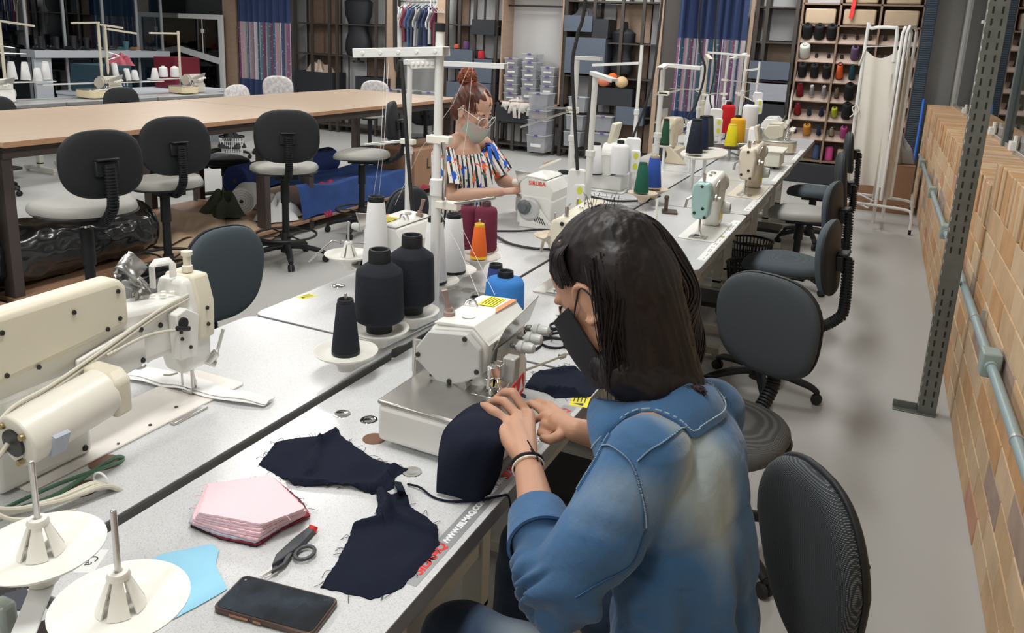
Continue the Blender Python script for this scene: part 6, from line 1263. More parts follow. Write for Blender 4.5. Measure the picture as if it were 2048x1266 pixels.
# cardboard box with grey cloth by the wall
card = mat('cardboard', (0.35, 0.20, 0.12), .8, noise_s=4, noise_a=.1)
t = thing('cardboard_box', 'brown cardboard box behind the folding screen with grey cloth on top', 'box', (.13, 9.65, 0), .0); MB().bb((-.36, -.28, 0), (.28, .25, .52)).build('case', card, t, bev=.004); MB().bb((-.36, -.285, .515), (.28, .255, .525)).build('flap', card, t)
gc = mat('grey cloth', (.30, .29, .29), .9); heap('grey cloth heap on the cardboard box by the wall', .16, 9.60, .53, .40, .42, .34, gc, 12)
heap('lighter cloth bundle on top of the grey heap', .10, 9.55, .78, .26, .24, .14, mat('pale grey cloth', (.52, .51, .52), .9), 14)
o = MB().cyl((.41, 10.02, 0.0), (.43, 10.45, 1.18), .017).build('broom_handle', mat('handle blue', (0.01, .12, .55), .4)); tag(o, 'bright blue broom handle leaning at the end of the brick wall', 'handle')
# ---- things on the cutting table's lower shelf
t = None
blk = mat('black plastic film', (0.012, 0.013, 0.015), .22, coat=.6)
b = MB()
def rollf(u, v):
    a = u*2*PI; y = 1.5+v*2.25; r = .185*(1+.03*math.sin(3*a+v*9)+.02*math.sin(7*a+v*31))*(1 if .03 < v < .97 else .9)+.006*noise.noise(V((math.cos(a)*4, math.sin(a)*4, v*26)))*2
    return (-4.52+r*math.cos(a)*1.15, y, .30+r*math.sin(a)+.003*math.sin(v*80+a*3))
b.sheet(rollf, 72, 160, 0, closeu=True); b.ell((-4.52, 3.74, .30), (.205, .03, .18)); o = b.build('wrapped_roll', blk, sharp=80); tag(o, 'long roll wrapped in shiny black plastic on the lower shelf', 'roll')
kr = mat('kraft paper', (0.48, 0.36, 0.25), .7, noise_s=3, noise_a=.12)
for k, (l, dz, w_, y0, y1) in enumerate((('lower sheet of kraft paper spilling over the shelf edge', .0, .55, 3.75, 4.85), ('upper folded kraft paper on the lower shelf', .04, .42, 3.85, 4.6))):
    b = MB(); b.sheet(lambda u, v: (-4.80+w_*u+.03*math.sin(v*9), y0+(y1-y0)*v+.05*math.sin(u*6), .125+dz+.10*(1-u)*math.sin(v*PI)**.6+.02*math.sin(v*14+u*5)+(.0 if u < .8 else -(u-.8)*.35*(1-k))), 22, 40, .004); o = b.build('kraft_paper', kr); tag(o, l, 'paper')
heap('dark green cloth lump between the paper and the white roll', -4.62, 4.62, .20, .34, .30, .16, mat('dark green cloth', (.035, .045, .028), .9), 21)
def roll(label, a, b_, r, m, core=True, name='fabric_roll'):
    t = thing(name, label, 'roll', a); d = V(b_)-V(a); MB().cyl((0, 0, 0), d, r, r*.97, 40).build('wound_cloth', m, t, bev=.012)
    u = d.normalized(); b = MB()
    for k in range(1, 5):
        rr = r*k/5.2+.01; bs = basis(u); b.tube([-u*.002+bs[0]*rr*math.cos(q*PI/10)+bs[1]*rr*math.sin(q*PI/10) for q in range(20)], .0018, 5, closed=True)
    b.build('layer_edges', mat('edge '+m.name, tuple(c*.6 for c in m.node_tree.nodes['Principled BSDF'].inputs['Base Color'].default_value[:3]), .9), t)['kind'] = 'stuff'
    MB().cyl(-u*.004, u*.02, r*.15, n=16).build('core_hole', darkm, t); return t
wr_ = mat('white padding', (.68, .69, .70), .85, bump=.3, bump_s=60)
roll('white padding roll seen end-on under the cutting table', (-4.52, 4.72, .30), (-4.95, 5.35, .30), .105, wr_)
heap('loose white padding hanging beside the white roll', -4.42, 5.02, .12, .30, .42, .16, wr_, 8)
bl = mat('royal blue cloth', (0.022, .07, .26), .85, noise_s=8, noise_a=.25); bl2 = mat('deep blue cloth', (0.012, .03, .14), .85)
roll('dark blue fabric roll behind the third stool', (-4.80, 4.95, .40), (-4.95, 6.4, .40), .13, bl2)
b = MB(); b.sheet(lambda u, v: (-4.22-.62*u, 5.1+1.75*v, .115+.27*math.sin(min(1, u*9)*PI/2)*(1-.3*v)+.015*math.sin(v*15+u*7)+.01*math.sin(u*20)), 24, 60, .0)
b.sheet(lambda u, v: (-4.22, 5.1+1.75*u, .115+.002*v), 4, 2, 0); o = b.build('blue_cloth_stack', bl); tag(o, 'big royal blue cloth bundle on the lower shelf', 'cloth')
rd = mat('crimson cloth', (0.30, .012, .05), .85); b = MB(); b.sheet(lambda u, v: (-4.24+.03*math.sin(v*8)-.10*(1-v)*(1-v), 5.32+.34*u*(1-.75*v**.6)+.06*v, .36-.27*v+.01*math.sin(u*16)), 20, 20, .004); o = b.build('crimson_cloth', rd); tag(o, 'crimson cloth hanging over the blue bundle', 'cloth')
heap('small red cloth at the far end of the lower shelf', -4.28, 6.95, .11, .25, .3, .06, rd, 31)
t = thing('cardboard_box', 'large cardboard box with black capital letters behind the red-haired person', 'box', (-4.30, 7.35, .11), 0); MB().bb((-.40, -.55, 0), (.10, .45, .40)).build('case', card, t, bev=.004)
for i, ch in enumerate('LE'): txt(ch, .15, 'lettering', inkk, t, (.1015, -.28+.16*i, .24), (PI/2, 0, PI/2), bold=.004)
def basket(label, x, y, z, r, h, m, rim):
    t = thing('waste_basket', label, 'basket', (x, y, z), 0, 'waste baskets'); b = MB()
    for k in range(36):
        a = 2*PI*k/36; b.tube([(r*.72*math.cos(a), r*.72*math.sin(a), 0), (r*math.cos(a), r*math.sin(a), h)], .005, 5)
    for j in range(7): q = j/6; rr = r*(.72+.28*q); b.tube([(rr*math.cos(2*PI*k/30), rr*math.sin(2*PI*k/30), h*q) for k in range(30)], .004, 5, closed=True)
    b.build('lattice', m, t); MB().lathe([(r*.71, 0), (r*.71, .005), (.001, .005)]).build('bottom', m, t); MB().tube([(r*math.cos(2*PI*k/30), r*math.sin(2*PI*k/30), h) for k in range(30)], .009, 6, closed=True).build('rim', rim, t); return t
basket('white lattice basket with dark bag beyond the cutting table', -7.4, 7.6, 0, .15, .30, white_p, black); heap('dark bag stuffed in the white lattice basket', -7.4, 7.6, .16, .32, .32, .18, black, 5, cat='bag', name='bag')
basket('white lattice basket seen between the first two stools', -6.3, 5.55, 0, .16, .34, white_p, white_p)
basket('black mesh waste basket beside the blue grey chair under the table', -.62, 5.15, 0, .16, .30, black, black)
basket('black mesh basket further along the right tables', -.72, 5.75, 0, .15, .32, black, black)
# blue crate, red bin behind the far left tables
o = MB().bb((-.30, -.2, 0), (.30, .2, .34)).build('crate', mat('crate teal', (.03, .07, .10), .5)); o.location = (-9.0, 7.05, .775); tag(o, 'dark teal laundry crate behind the far cream overlock', 'crate')
b = MB(); rn = random.Random(4)
for i in range(9):
    for j in range(4):
        if rn.random() < .8: b.bb((-8.695, 6.85+i*.045, .84+j*.05), (-8.69, 6.865+i*.045, .875+j*.05))
t_ = b.build('crate_holes', mat('hole light', (.5, .53, .57), .6), o); t_.matrix_parent_inverse = Matrix.Translation((9.0, -7.05, -.80)); t_['kind'] = 'stuff'
o = MB().bb((-.2, -.22, 0), (.2, .22, .42)).build('red_bin', mat('bin wine', (.16, .015, .03), .35)); o.location = (-9.1, 8.35, .78); tag(o, 'wine red plastic bin behind the small white cones', 'bin')
heap('red and beige cloth on the teal crate', -9.0, 7.35, 1.10, .3, .3, .12, mat('rose cloth', (.45, .10, .14), .8), 6)
MB().bb((-9.4, 6.7, .74), (-8.6, 8.8, .775)).build('x', wr).name = 'back_bench'
o = bpy.data.objects['back_bench']; tag(o, 'low white bench carrying the crate and the wine red bin', 'bench')
b = MB(); 
for y in (6.75, 8.75): b.bb((-9.4, y-.03, 0), (-8.65, y+.03, .74))
b.build('leg', wr, o)
# ================================================================ people
skin1 = mat('skin warm', (0.50, 0.27, 0.175), .5, noise_s=12, noise_a=.07, bump=.08, bump_s=220); skin2 = mat('skin light', (0.62, 0.37, 0.27), .5, noise_s=12, noise_a=.07)
for s_ in (skin1, skin2): s_.node_tree.nodes['Principled BSDF'].inputs['Subsurface Weight'].default_value = .08; s_.node_tree.nodes['Principled BSDF'].inputs['Subsurface Radius'].default_value = (.012, .005, .003)
def fuse(mb, name, mats, parent, voxel=.004, smooth=4, post=None, sharp=180, fac=.5):
    me = mb.mesh(name+'_raw', [mats[0] if isinstance(mats, (list, tuple)) else mats]); o = bpy.data.objects.new(name+'_raw', me); C.objects.link(o)
    r = o.modifiers.new('r', 'REMESH'); r.mode = 'VOXEL'; r.voxel_size = voxel; r.use_smooth_shade = True
    if smooth: s_ = o.modifiers.new('s', 'SMOOTH'); s_.factor = fac; s_.iterations = smooth
    dg = bpy.context.evaluated_depsgraph_get(); dg.update(); ev = o.evaluated_get(dg); m2 = bpy.data.meshes.new_from_object(ev, depsgraph=dg)
    bpy.data.objects.remove(o); bpy.data.meshes.remove(me); m2.name = name
    m2.materials.clear()
    for m in (mats if isinstance(mats, (list, tuple)) else [mats]): m2.materials.append(m)
    if post:
        N = [v.normal.copy() for v in m2.vertices]
        for v, n in zip(m2.vertices, N):
            p = post(v.co.copy(), n)
            if p is not None: v.co = p
        m2.update()
    m2.polygons.foreach_set('use_smooth', [True]*len(m2.polygons))
    q = bpy.data.objects.new(name, m2); C.objects.link(q)
    if parent: q.parent = parent; q.matrix_parent_inverse = Matrix.Translation(-V(parent.location))
    return q
def keep(o, parent): o.parent = parent; o.matrix_parent_inverse = Matrix.Translation(-V(parent.location)); return o
class HF:
    """head frame"""
    def __init__(s, c, f, s_=1.0, roll=0.0):
        s.c = V(c); s.f = V(f).normalized(); s.u = (V((0, 0, 1))-s.f*s.f.z).normalized(); s.l = s.u.cross(s.f); s.s = s_
        if roll: R = Matrix.Rotation(roll, 3, s.f); s.u = R @ s.u; s.l = R @ s.l
        s.R = Matrix((s.f, s.l, s.u)).transposed()
    def p(s, a, b, c): return s.c+(s.f*a+s.l*b+s.u*c)*s.s
    def inv(s, P): d = P-s.c; return (d.dot(s.f)/s.s, d.dot(s.l)/s.s, d.dot(s.u)/s.s)
def head_mb(b, h):
    k = h.s; E = lambda c, r: b.ell(h.p(*c), tuple(x*k for x in r), 24, 16, rot=h.R)
    E((-.012, 0, .045), (.094, .074, .082)); E((.012, 0, .0), (.078, .066, .092)); E((.045, 0, -.06), (.048, .044, .045)); E((.066, 0, -.092), (.022, .020, .018))
    for s_ in (-1, 1):
        E((.048, s_*.034, -.027), (.028, .024, .030)); E((.062, s_*.028, .024), (.021, .026, .011)); E((.02, s_*.048, -.055), (.045, .014, .03))
    b.caps(h.p(.088, 0, .012), h.p(.106, 0, -.028), .008*k, .0115*k, 12); E((.098, .009, -.034), (.009, .007, .007)); E((.098, -.009, -.034), (.009, .007, .007))
    E((.088, 0, -.056), (.010, .021, .005)); E((.086, 0, -.066), (.010, .018, .006))
    for s_ in (-1, 1):      # ears
        c = [h.p(-.004+.017*math.cos(a), s_*(.074+.006*math.sin(a)**2), -.006+.030*math.sin(a)) for a in [PI*.12+q*PI*1.65/14 for q in range(15)]]; b.tube(c, .0048*k, 8); E((-.002, s_*.073, -.006), (.012, .006, .024)); E((.002, s_*.075, -.034), (.007, .005, .008))
def eyes(h, parent, lid, look=-.3):
    for s_ in (-1, 1):
        b = MB(); b.ell(h.p(.070, s_*.031, .002), .0125*h.s, 20, 14); e = keep(b.build('eye', mat('eye white', (.75, .72, .70), .2)), parent)
        b = MB(); b.ell(h.p(.0795, s_*.031, .000), (.0035*h.s, .0058*h.s, .0058*h.s), 16, 10, rot=h.R); keep(b.build('iris', mat('iris brown', (.05, .025, .015), .15)), parent)
        b = MB(); b.sheet(lambda u, v: h.p(.070+.0142*math.cos((v-.05)*1.15)*math.cos((u-.5)*2.3), s_*.031+.0145*math.sin((u-.5)*2.3), .003+.0142*math.sin((v-.05)*1.15)), 12, 8, .001); keep(b.build('eyelid', lid), parent)
        b = MB()
        for q in range(11): a = (q/10-.5)*2.1; p0 = h.p(.070+.0145*math.cos(a), s_*.031+.0148*math.sin(a), .0025); p1 = h.p(.070+.024*math.cos(a), s_*.031+.020*math.sin(a), .002+.004); b.tube([p0, p0.lerp(p1, .5)-h.u*.0015, p1], [.0008, .0006, .0002], 5)
        keep(b.build('eyelashes', black), parent)['kind'] = 'stuff'
        b = MB(); b.tube([h.p(.0855-.012*abs(q)-.006*q*q, s_*(.028+.018*q), .022+.005*(1-q*q)) for q in (-1, -.5, 0, .5, 1)], [.001, .0028, .0032, .0026, .0008], 8); keep(b.build('eyebrow', mat('brow brown', (.06, .035, .03), .8)), parent)
def finger(b, base, pts, r0=.0085, r1=.0065):
    P = [V(base)]+[V(p) for p in pts]; n = len(P)-1
    for i in range(n): b.caps(P[i], P[i+1], r0+(r1-r0)*i/n, r0+(r1-r0)*(i+1)/n, 12)
    return P[-2], P[-1]
def nails(pairs, normal, parent, m):
    for a, t_ in pairs:
        d = (t_-a).normalized(); nrm = (V(normal)-d*V(normal).dot(d)).normalized(); x = d.cross(nrm)
        b = MB(); b.ell(t_+nrm*.0052-d*.001, (.0045, .006, .0012), 12, 6, rot=Matrix((x, d, nrm)).transposed()); keep(b.build('fingernail', m), parent)
nailm = mat('nail', (.66, .42, .34), .3)
# ------------------------------------------------ person in denim
P1 = thing('person', 'person with dark ponytail and denim shirt sewing a navy mask, foreground', 'person', (-.2, 1.2, 0)); 
H1 = HF((-.375, 1.238, 1.243), (-.76, .20, -.62), 1.06)
J = dict(Ls=V((-.245, 1.085, 1.045)), Le=V((-.355, .985, .855)), Lw=V((-.49, 1.19, .915)), Rs=V((-.205, 1.345, 1.015)), Re=V((-.25, 1.47, .84)), Rw=V((-.455, 1.345, .915)), N=V((-.285, 1.235, 1.078)))
b = MB(); head_mb(b, H1)
b.caps(H1.p(-.03, 0, -.05), J['N'], .050, .055, 20); b.caps(J['N'], (-.22, 1.22, .92), .06, .08, 20)
b.ell((-.22, 1.21, .90), (.075, .13, .16)); b.ell((-.20, 1.20, .70), (.08, .12, .17)); b.ell((-.18, 1.19, .54), (.10, .14, .12))
for s_ in 'LR':
    b.caps(J['N'], J[s_+'s'], .05, .048, 16); b.caps(J[s_+'s'], J[s_+'e'], .044, .036, 16); b.caps(J[s_+'e'], J[s_+'e'].lerp(J[s_+'w'], .4), .037, .036, 16); b.caps(J[s_+'e'].lerp(J[s_+'w'], .4), J[s_+'w'], .036, .0235, 16)
b_legs = [((-.18, 1.12, .52), (-.575, 1.10, .575), (-.60, 1.10, .10)), ((-.18, 1.33, .52), (-.57, 1.42, .57), (-.62, 1.45, .10))]
for a, k, f in b_legs: b.caps(a, k, .078, .052, 16); b.caps(k, f, .05, .036, 16); b.caps(V(f)-V((0, 0, .05)), V(f)+V((-.14, 0, -.065)), .033, .026, 12)
# left hand: back of the hand to the camera, fingers curling over the cloth at the needle
W = J['Lw']; hd = (pd(1025, 835, 1.56)-W).normalized()
K = [pd(1003, 862, 1.555), pd(1016, 845, 1.58), pd(1036, 833, 1.60), pd(1056, 830, 1.62)]       # knuckles: little finger nearest the camera ... pointer
for kk in K: b.caps(W.lerp(kk, .12), kk, .0200, .0145, 12)
b.caps(W, W.lerp((K[1]+K[2])/2, .75), .0225, .021, 14); b.caps(K[0], K[3], .0125, .012, 12)
pairsL = [finger(b, K[0], [pd(983, 850, 1.57), pd(970, 838, 1.61), pd(961, 830, 1.635)], .0112, .0085),
          finger(b, K[1], [pd(990, 824, 1.59), pd(972, 812, 1.63), pd(963, 812, 1.655)], .0114, .0088),
          finger(b, K[2], [pd(1008, 803, 1.62), pd(991, 800, 1.66), pd(979, 807, 1.685)], .0112, .0086),
          finger(b, K[3], [pd(1026, 785, 1.64), pd(1009, 784, 1.68), pd(994, 796, 1.71)], .0110, .0084)]
pairsL.append(finger(b, W.lerp(K[3], .35), [pd(1050, 868, 1.60), pd(1035, 846, 1.65), pd(1015, 826, 1.69)], .0125, .0085))
# right hand: palm side, thumb and fingers pinching behind the left hand
W = J['Rw']; KR = [pd(1085, 822, 1.66), pd(1098, 812, 1.67), pd(1092, 832, 1.63), pd(1088, 850, 1.615)]
for kk in KR: b.caps(W.lerp(kk, .15), kk, .017, .0115, 12)
b.caps(W, W.lerp(KR[2], .6), .022, .020, 14)
pairsR = [finger(b, KR[0], [pd(1062, 806, 1.69), pd(1046, 812, 1.71)], .009, .007), finger(b, KR[1], [pd(1078, 803, 1.70), pd(1060, 812, 1.72)], .009, .007), finger(b, KR[2], [pd(1070, 838, 1.64), pd(1062, 852, 1.63)], .009, .007), finger(b, KR[3], [pd(1080, 866, 1.60), pd(1096, 875, 1.575)], .0085, .007)]
pairsR.append(finger(b, W.lerp(KR[3], .3), [pd(1118, 872, 1.55), pd(1100, 880, 1.555), pd(1086, 876, 1.56)], .0125, .0085))
def post_face(h):
    def f_(p, n):
        a, bb_, c = h.inv(p)
        if abs(a) < .14 and abs(bb_) < .09 and abs(c) < .13 and a > .05:
            for s_ in (-1, 1):      # eye sockets
                d2 = ((bb_-s_*.031)/.018)**2+((c-.003)/.013)**2
                if d2 < 4: p = p-h.f*(.010*math.exp(-d2)*h.s)
            d2 = (bb_/.022)**2+((c+.061)/.0022)**2
            if d2 < 4: p = p-h.f*(.003*math.exp(-d2))
        return p
    return f_
body1 = fuse(b, 'body', skin1, P1, .0034, 3, post_face(H1))
eyes(H1, P1, skin1)
nails(pairsL[:4], -CF+V((0, 0, .4)), P1, nailm); nails(pairsR[3:4], -CF, P1, nailm)
# ---- denim shirt
def denim_mat(name, base, pale, fades, dark=None):
    """denim with worn pale patches (fades: centre xyz, radius, strength)"""
    m = mat(name, base, .85, sheen=.15); nt = m.node_tree; bs = nt.nodes['Principled BSDF']; tc = nt.nodes.new('ShaderNodeTexCoord')
    n = nt.nodes.new('ShaderNodeTexNoise'); n.inputs['Scale'].default_value = 9; n.inputs['Detail'].default_value = 6; nt.links.new(tc.outputs['Object'], n.inputs['Vector'])
    at = nt.nodes.new('ShaderNodeAttribute'); at.attribute_name = 'wear'
    ad = nt.nodes.new('ShaderNodeMath'); ad.operation = 'MULTIPLY_ADD'; ad.inputs[1].default_value = .42; nt.links.new(n.outputs['Fac'], ad.inputs[0]); nt.links.new(at.outputs['Fac'], ad.inputs[2])
    r = nt.nodes.new('ShaderNodeValToRGB'); e = r.color_ramp.elements; e[0].position = .12; e[0].color = (*(dark or tuple(c*.55 for c in base)), 1); e[1].position = .95; e[1].color = (*pale, 1); q = e.new(.43); q.color = (*base, 1)
    nt.links.new(ad.outputs[0], r.inputs[0]); nt.links.new(r.outputs[0], bs.inputs['Base Color'])
    w1 = nt.nodes.new('ShaderNodeTexNoise'); w1.inputs['Scale'].default_value = 500; nt.links.new(tc.outputs['Object'], w1.inputs['Vector']); n3 = nt.nodes.new('ShaderNodeTexNoise'); n3.inputs['Scale'].default_value = 14; n3.inputs['Detail'].default_value = 4; nt.links.new(tc.outputs['Object'], n3.inputs['Vector'])
    b1 = nt.nodes.new('ShaderNodeBump'); b1.inputs['Strength'].default_value = .35; b1.inputs['Distance'].default_value = .001; nt.links.new(w1.outputs['Fac'], b1.inputs['Height'])
    b2 = nt.nodes.new('ShaderNodeBump'); b2.inputs['Strength'].default_value = .6; b2.inputs['Distance'].default_value = .012; nt.links.new(n3.outputs['Fac'], b2.inputs['Height']); nt.links.new(b1.outputs[0], b2.inputs['Normal']); nt.links.new(b2.outputs[0], bs.inputs['Normal'])
    return m
dn = denim_mat('denim blue', (0.040, 0.122, 0.265), (0.30, 0.36, 0.38), None)
b = MB()
Ls, Le, Rs, Re, N = J['Ls'], J['Le'], J['Rs'], J['Re'], J['N']
b.caps(N+V((.02, 0, -.035)), Ls+V((0, 0, -.005)), .060, .062, 20); b.caps(N+V((.02, 0, -.035)), Rs+V((0, 0, -.005)), .060, .060, 20)
b.ell((-.215, 1.21, .95), (.105, .165, .13), 28, 18); b.ell((-.20, 1.20, .82), (.115, .155, .19), 28, 18); b.ell((-.185, 1.19, .66), (.125, .160, .20), 28, 18); b.ell((-.17, 1.19, .50), (.145, .185, .17), 28, 18)
b.caps(Ls, Ls.lerp(Le, .5)+V((.012, -.005, -.01)), .066, .068, 20); b.caps(Ls.lerp(Le, .5)+V((.012, -.005, -.01)), Le+V((.01, 0, -.012)), .068, .060, 20)
cufL = Le.lerp(J['Lw'], .50); b.caps(Le+V((.005, 0, -.012)), cufL+(Le-cufL).normalized()*.02, .060, .049, 20)
b.caps(Rs, Re, .064, .058, 20); cufR = Re.lerp(J['Rw'], .48); b.caps(Re, cufR, .056, .048, 20)
IE = pd(1185, 1010, 1.16)
def folds(p, n):
    q = p; d = 0
    t_ = (q-Le).length
    if t_ < .24 and q.y < 1.14 and (q-Ls).length > .05:     # uneven creases across the sleeve, deepest at the elbow
        up = (q-Ls).dot((Le-Ls).normalized()); lo = (q-Le).dot((cufL-Le).normalized()); k = max(0, min(1, .5+lo/.06)); ph = (1-k)*up*62+k*lo*78
        am = max(0, .35+1.6*noise.noise(q*10+V((3, 1, 7)))); d += .0085*am*math.sin(ph+5*noise.noise(q*9)+14*(q-Le).dot(CD)*(1-k))*max(0, 1-t_/.24)**.8
    tr = (q-Ls).length
    if tr < .17: d += .0045*math.sin(34*(q.z+.9*q.y)+14*q.x+3*noise.noise(q*9))*(1-tr/.17)
    lb = q.dot(CR)*1.0
    if q.y > 1.09 or q.z < .86: d += (.0075*math.sin(58*(q.y*.9+q.x*.5)+2.5*math.sin(q.z*6))+.004*math.sin(120*(q.y*.9+q.x*.5)+4*q.z*6))*min(1, max(0, (1.03-q.z)*4))
    d += .003*noise.noise(q*17)+.005*noise.noise(q*7)
    return q+n*d
sh = fuse(b, 'denim_shirt', dn, P1, .0045, 7, folds)
def wear_attr(o, fn):
    me = o.data; a = me.attributes.new('wear', 'FLOAT', 'POINT'); a.data.foreach_set('value', [fn(v.co, v.normal) for v in me.vertices])
bk = py(1430, 960, 1.33)
bm_ = bmesh.new(); bm_.from_mesh(sh.data); BV = BVHTree.FromBMesh(bm_); bm_.free()
def on(p, off=.0015):
    q = BV.find_nearest(V(p)); return q[0]+q[1]*off, q[1]
dn2 = mat('denim seam', (0.025, 0.085, 0.20), .9); stx = mat('seam stitch pale', (0.34, 0.45, 0.52), .8)
def seam(name, pts, w_=.0065, stitch=True, n=7):
    P = [on(p, .0012) for p in spl(pts, n)]; b = MB(); b.tube([p for p, _ in P], w_*.42, 8, flat=.45, up=None); keep(b.build(name, dn2), P1)
    if stitch:
        b = MB(); dense = []
        for i in range(len(P)-1):
            for k in range(4): dense.append(P[i][0].lerp(P[i+1][0], k/4)+P[i][1]*.0022)
        for i in range(0, len(dense)-1, 2): b.cyl(dense[i], dense[i].lerp(dense[i+1], .8), .0012, n=5)
        o_ = keep(b.build(name+'_stitching', stx), P1); o_['kind'] = 'stuff'
# yoke across the back, armhole seams, collar line
def hit(x, y, D=1.2):
    o_ = CO; d = ray(x, y).normalized(); r = BV.ray_cast(o_, d); return r[0] if r[0] else pd(x, y, D)
def wear(p, n):
    w = 0.08
    for c_, r_, k_ in WP:
        d = p-c_; w += k_*math.exp(-(d.x/.12)**2-(d.y/r_)**2-(d.z/(r_*1.9))**2)
    w += .16*noise.noise(V((p.x*6, p.y*30, p.z*4)))
    return w
WP = [(hit(1420, 930), .050, .70), (hit(1400, 1010), .045, .45), (hit(1452, 1050), .03, .30), (hit(1180, 975), .03, .25), (hit(1120, 1080), .03, .12), (hit(1330, 850), .03, .10), (hit(1440, 1180), .03, .22)]
wear_attr(sh, wear)
seam('yoke_seam', [hit(*q) for q in ((1276, 922), (1300, 900), (1330, 882), (1375, 852), (1405, 828), (1432, 808), (1450, 795))])
seam('armhole_seam', [hit(*q) for q in ((1186, 882), (1225, 893), (1252, 912), (1268, 935), (1280, 975), (1288, 1015), (1290, 1055))])
seam('sleeve_pleat', [hit(*q) for q in ((1292, 1060), (1262, 1130), (1200, 1165), (1150, 1195))], stitch=False)
# collar: dotted stand at the nape and a stitched fall lying on the shoulders
fdv = V((-.95, .28, 0)).normalized(); sdv = V((0, 0, 1)).cross(fdv)      # front, left
NC = V((-.300, 1.222, 1.088))
def Rv(u): ph = (u-.5)*2*2.25; return (-fdv*math.cos(ph)+sdv*math.sin(ph)), abs(ph)
CL = [on(NC+Rv(i/60)[0]*(.132+.018*max(0, Rv(i/60)[1]-1.2))+V((0, 0, -.03-.012*Rv(i/60)[1])), .007)[0] for i in range(61)]
for _ in range(14): CL = [CL[0]]+[(CL[i-1]+CL[i]*2+CL[i+1])/4 for i in range(1, 60)]+[CL[60]]
def collar(u, v):
    r, a = Rv(u); top = NC+r*(.070+.006*a)+V((0, 0, .040-.024*a)); i = min(59, int(u*60)); low = CL[i].lerp(CL[i+1], u*60-i)
    p = top.lerp(low, v**1.3)+(r*.014+V((0, 0, .008)))*math.sin(v*PI)
    q, n = on(p, 0); k = (p-q).dot(n)
    return p if k > .004 else q+n*.004
b = MB(); b.sheet(collar, 60, 10, .0035); co_ = keep(b.build('collar', dn), P1); wear_attr(co_, lambda p, n: .18)
b = MB()
for i in range(0, 92):
    q = V(collar(i/94, .90)); q2 = V(collar((i+.62)/94, .90)); n_ = on(q)[1]; b.cyl(q+n_*.0038, q2+n_*.0035, .0012, n=5)
keep(b.build('collar_stitching', stx), P1)['kind'] = 'stuff'
b = MB(); b.sheet(lambda u, v: NC+Rv(u)[0]*(.067+.006*Rv(u)[1]-.006*v)+V((0, 0, .041-.024*Rv(u)[1]-.045*v)), 60, 5, .003)
dotm = mat('denim dotted', (0.03, 0.07, 0.16), .85); nt = dotm.node_tree; vo = nt.nodes.new('ShaderNodeTexVoronoi'); vo.inputs['Scale'].default_value = 130; tc = nt.nodes.new('ShaderNodeTexCoord'); nt.links.new(tc.outputs['Object'], vo.inputs['Vector']); rr = nt.nodes.new('ShaderNodeValToRGB'); rr.color_ramp.elements[0].position = .22; rr.color_ramp.elements[0].color = (.16, .26, .38, 1); rr.color_ramp.elements[1].position = .3; rr.color_ramp.elements[1].color = (.03, .08, .18, 1); nt.links.new(vo.outputs['Distance'], rr.inputs[0]); nt.links.new(rr.outputs[0], nt.nodes['Principled BSDF'].inputs['Base Color'])
keep(b.build('collar_lining', dotm), P1)
# rolled cuffs
for c0, el, wr2, r in ((cufL, Le, J['Lw'], .044), (cufR, Re, J['Rw'], .043)):
    d = (wr2-el).normalized(); bs = basis(d)
    b = MB(); b.sheet(lambda u, v: c0+d*(-.055+.062*v+.004*math.sin(u*4*PI))+(bs[0]*math.cos(u*2*PI)+bs[1]*math.sin(u*2*PI))*(r+.010*(1-v)+.0015*math.sin(u*18)), 40, 8, -.005, closeu=True); o_ = keep(b.build('cuff', dn), P1); wear_attr(o_, lambda p, n: .22)
    b = MB()
    for vv in (.97, .10):
        for i in range(0, 64, 2):
            q = [c0+d*(-.055+.062*vv+.004*math.sin(u*4*PI))+(bs[0]*math.cos(u*2*PI)+bs[1]*math.sin(u*2*PI))*(r+.010*(1-vv)+.0015*math.sin(u*18)+.0012) for u in (i/64, (i+1.1)/64)]; b.cyl(q[0], q[1], .0016, n=5)
    keep(b.build('cuff_stitching', stx), P1)['kind'] = 'stuff'
# front opening edge of the shirt
seam('front_placket', [hit(*q) for q in ((1196, 852), (1178, 885), (1160, 930), (1146, 975))], w_=.010)
# ---- jeans
jn = denim_mat('jeans faded', (0.022, 0.048, 0.10), (0.20, 0.25, 0.29), None)
b = MB()
for a, k, f in b_legs: b.caps(a, k, .094, .068, 20); b.caps(k, f, .066, .050, 20)
b.ell((-.16, 1.22, .50), (.16, .20, .11), 24, 14)
je = fuse(b, 'jeans', jn, P1, .007, 5, lambda p, n: p+n*(.004*math.sin(p.x*60+p.y*14)*(.3+.7*math.exp(-((p.z-.5)/.1)**2))+.004*noise.noise(p*12)))
wear_attr(je, lambda p, n: .05+.75*math.exp(-((p.x+.42)/.10)**2-((p.y-1.10)/.06)**2)*max(0, n.z))
b = MB()
for f in ((-.62, 1.10), (-.64, 1.45)): b.ell((f[0]-.05, f[1], .05), (.13, .045, .045), 20, 10); b.bb((f[0]-.17, f[1]-.04, .004), (f[0]+.06, f[1]+.04, .02))
keep(b.build('shoes', white_p, bev=.003), P1)
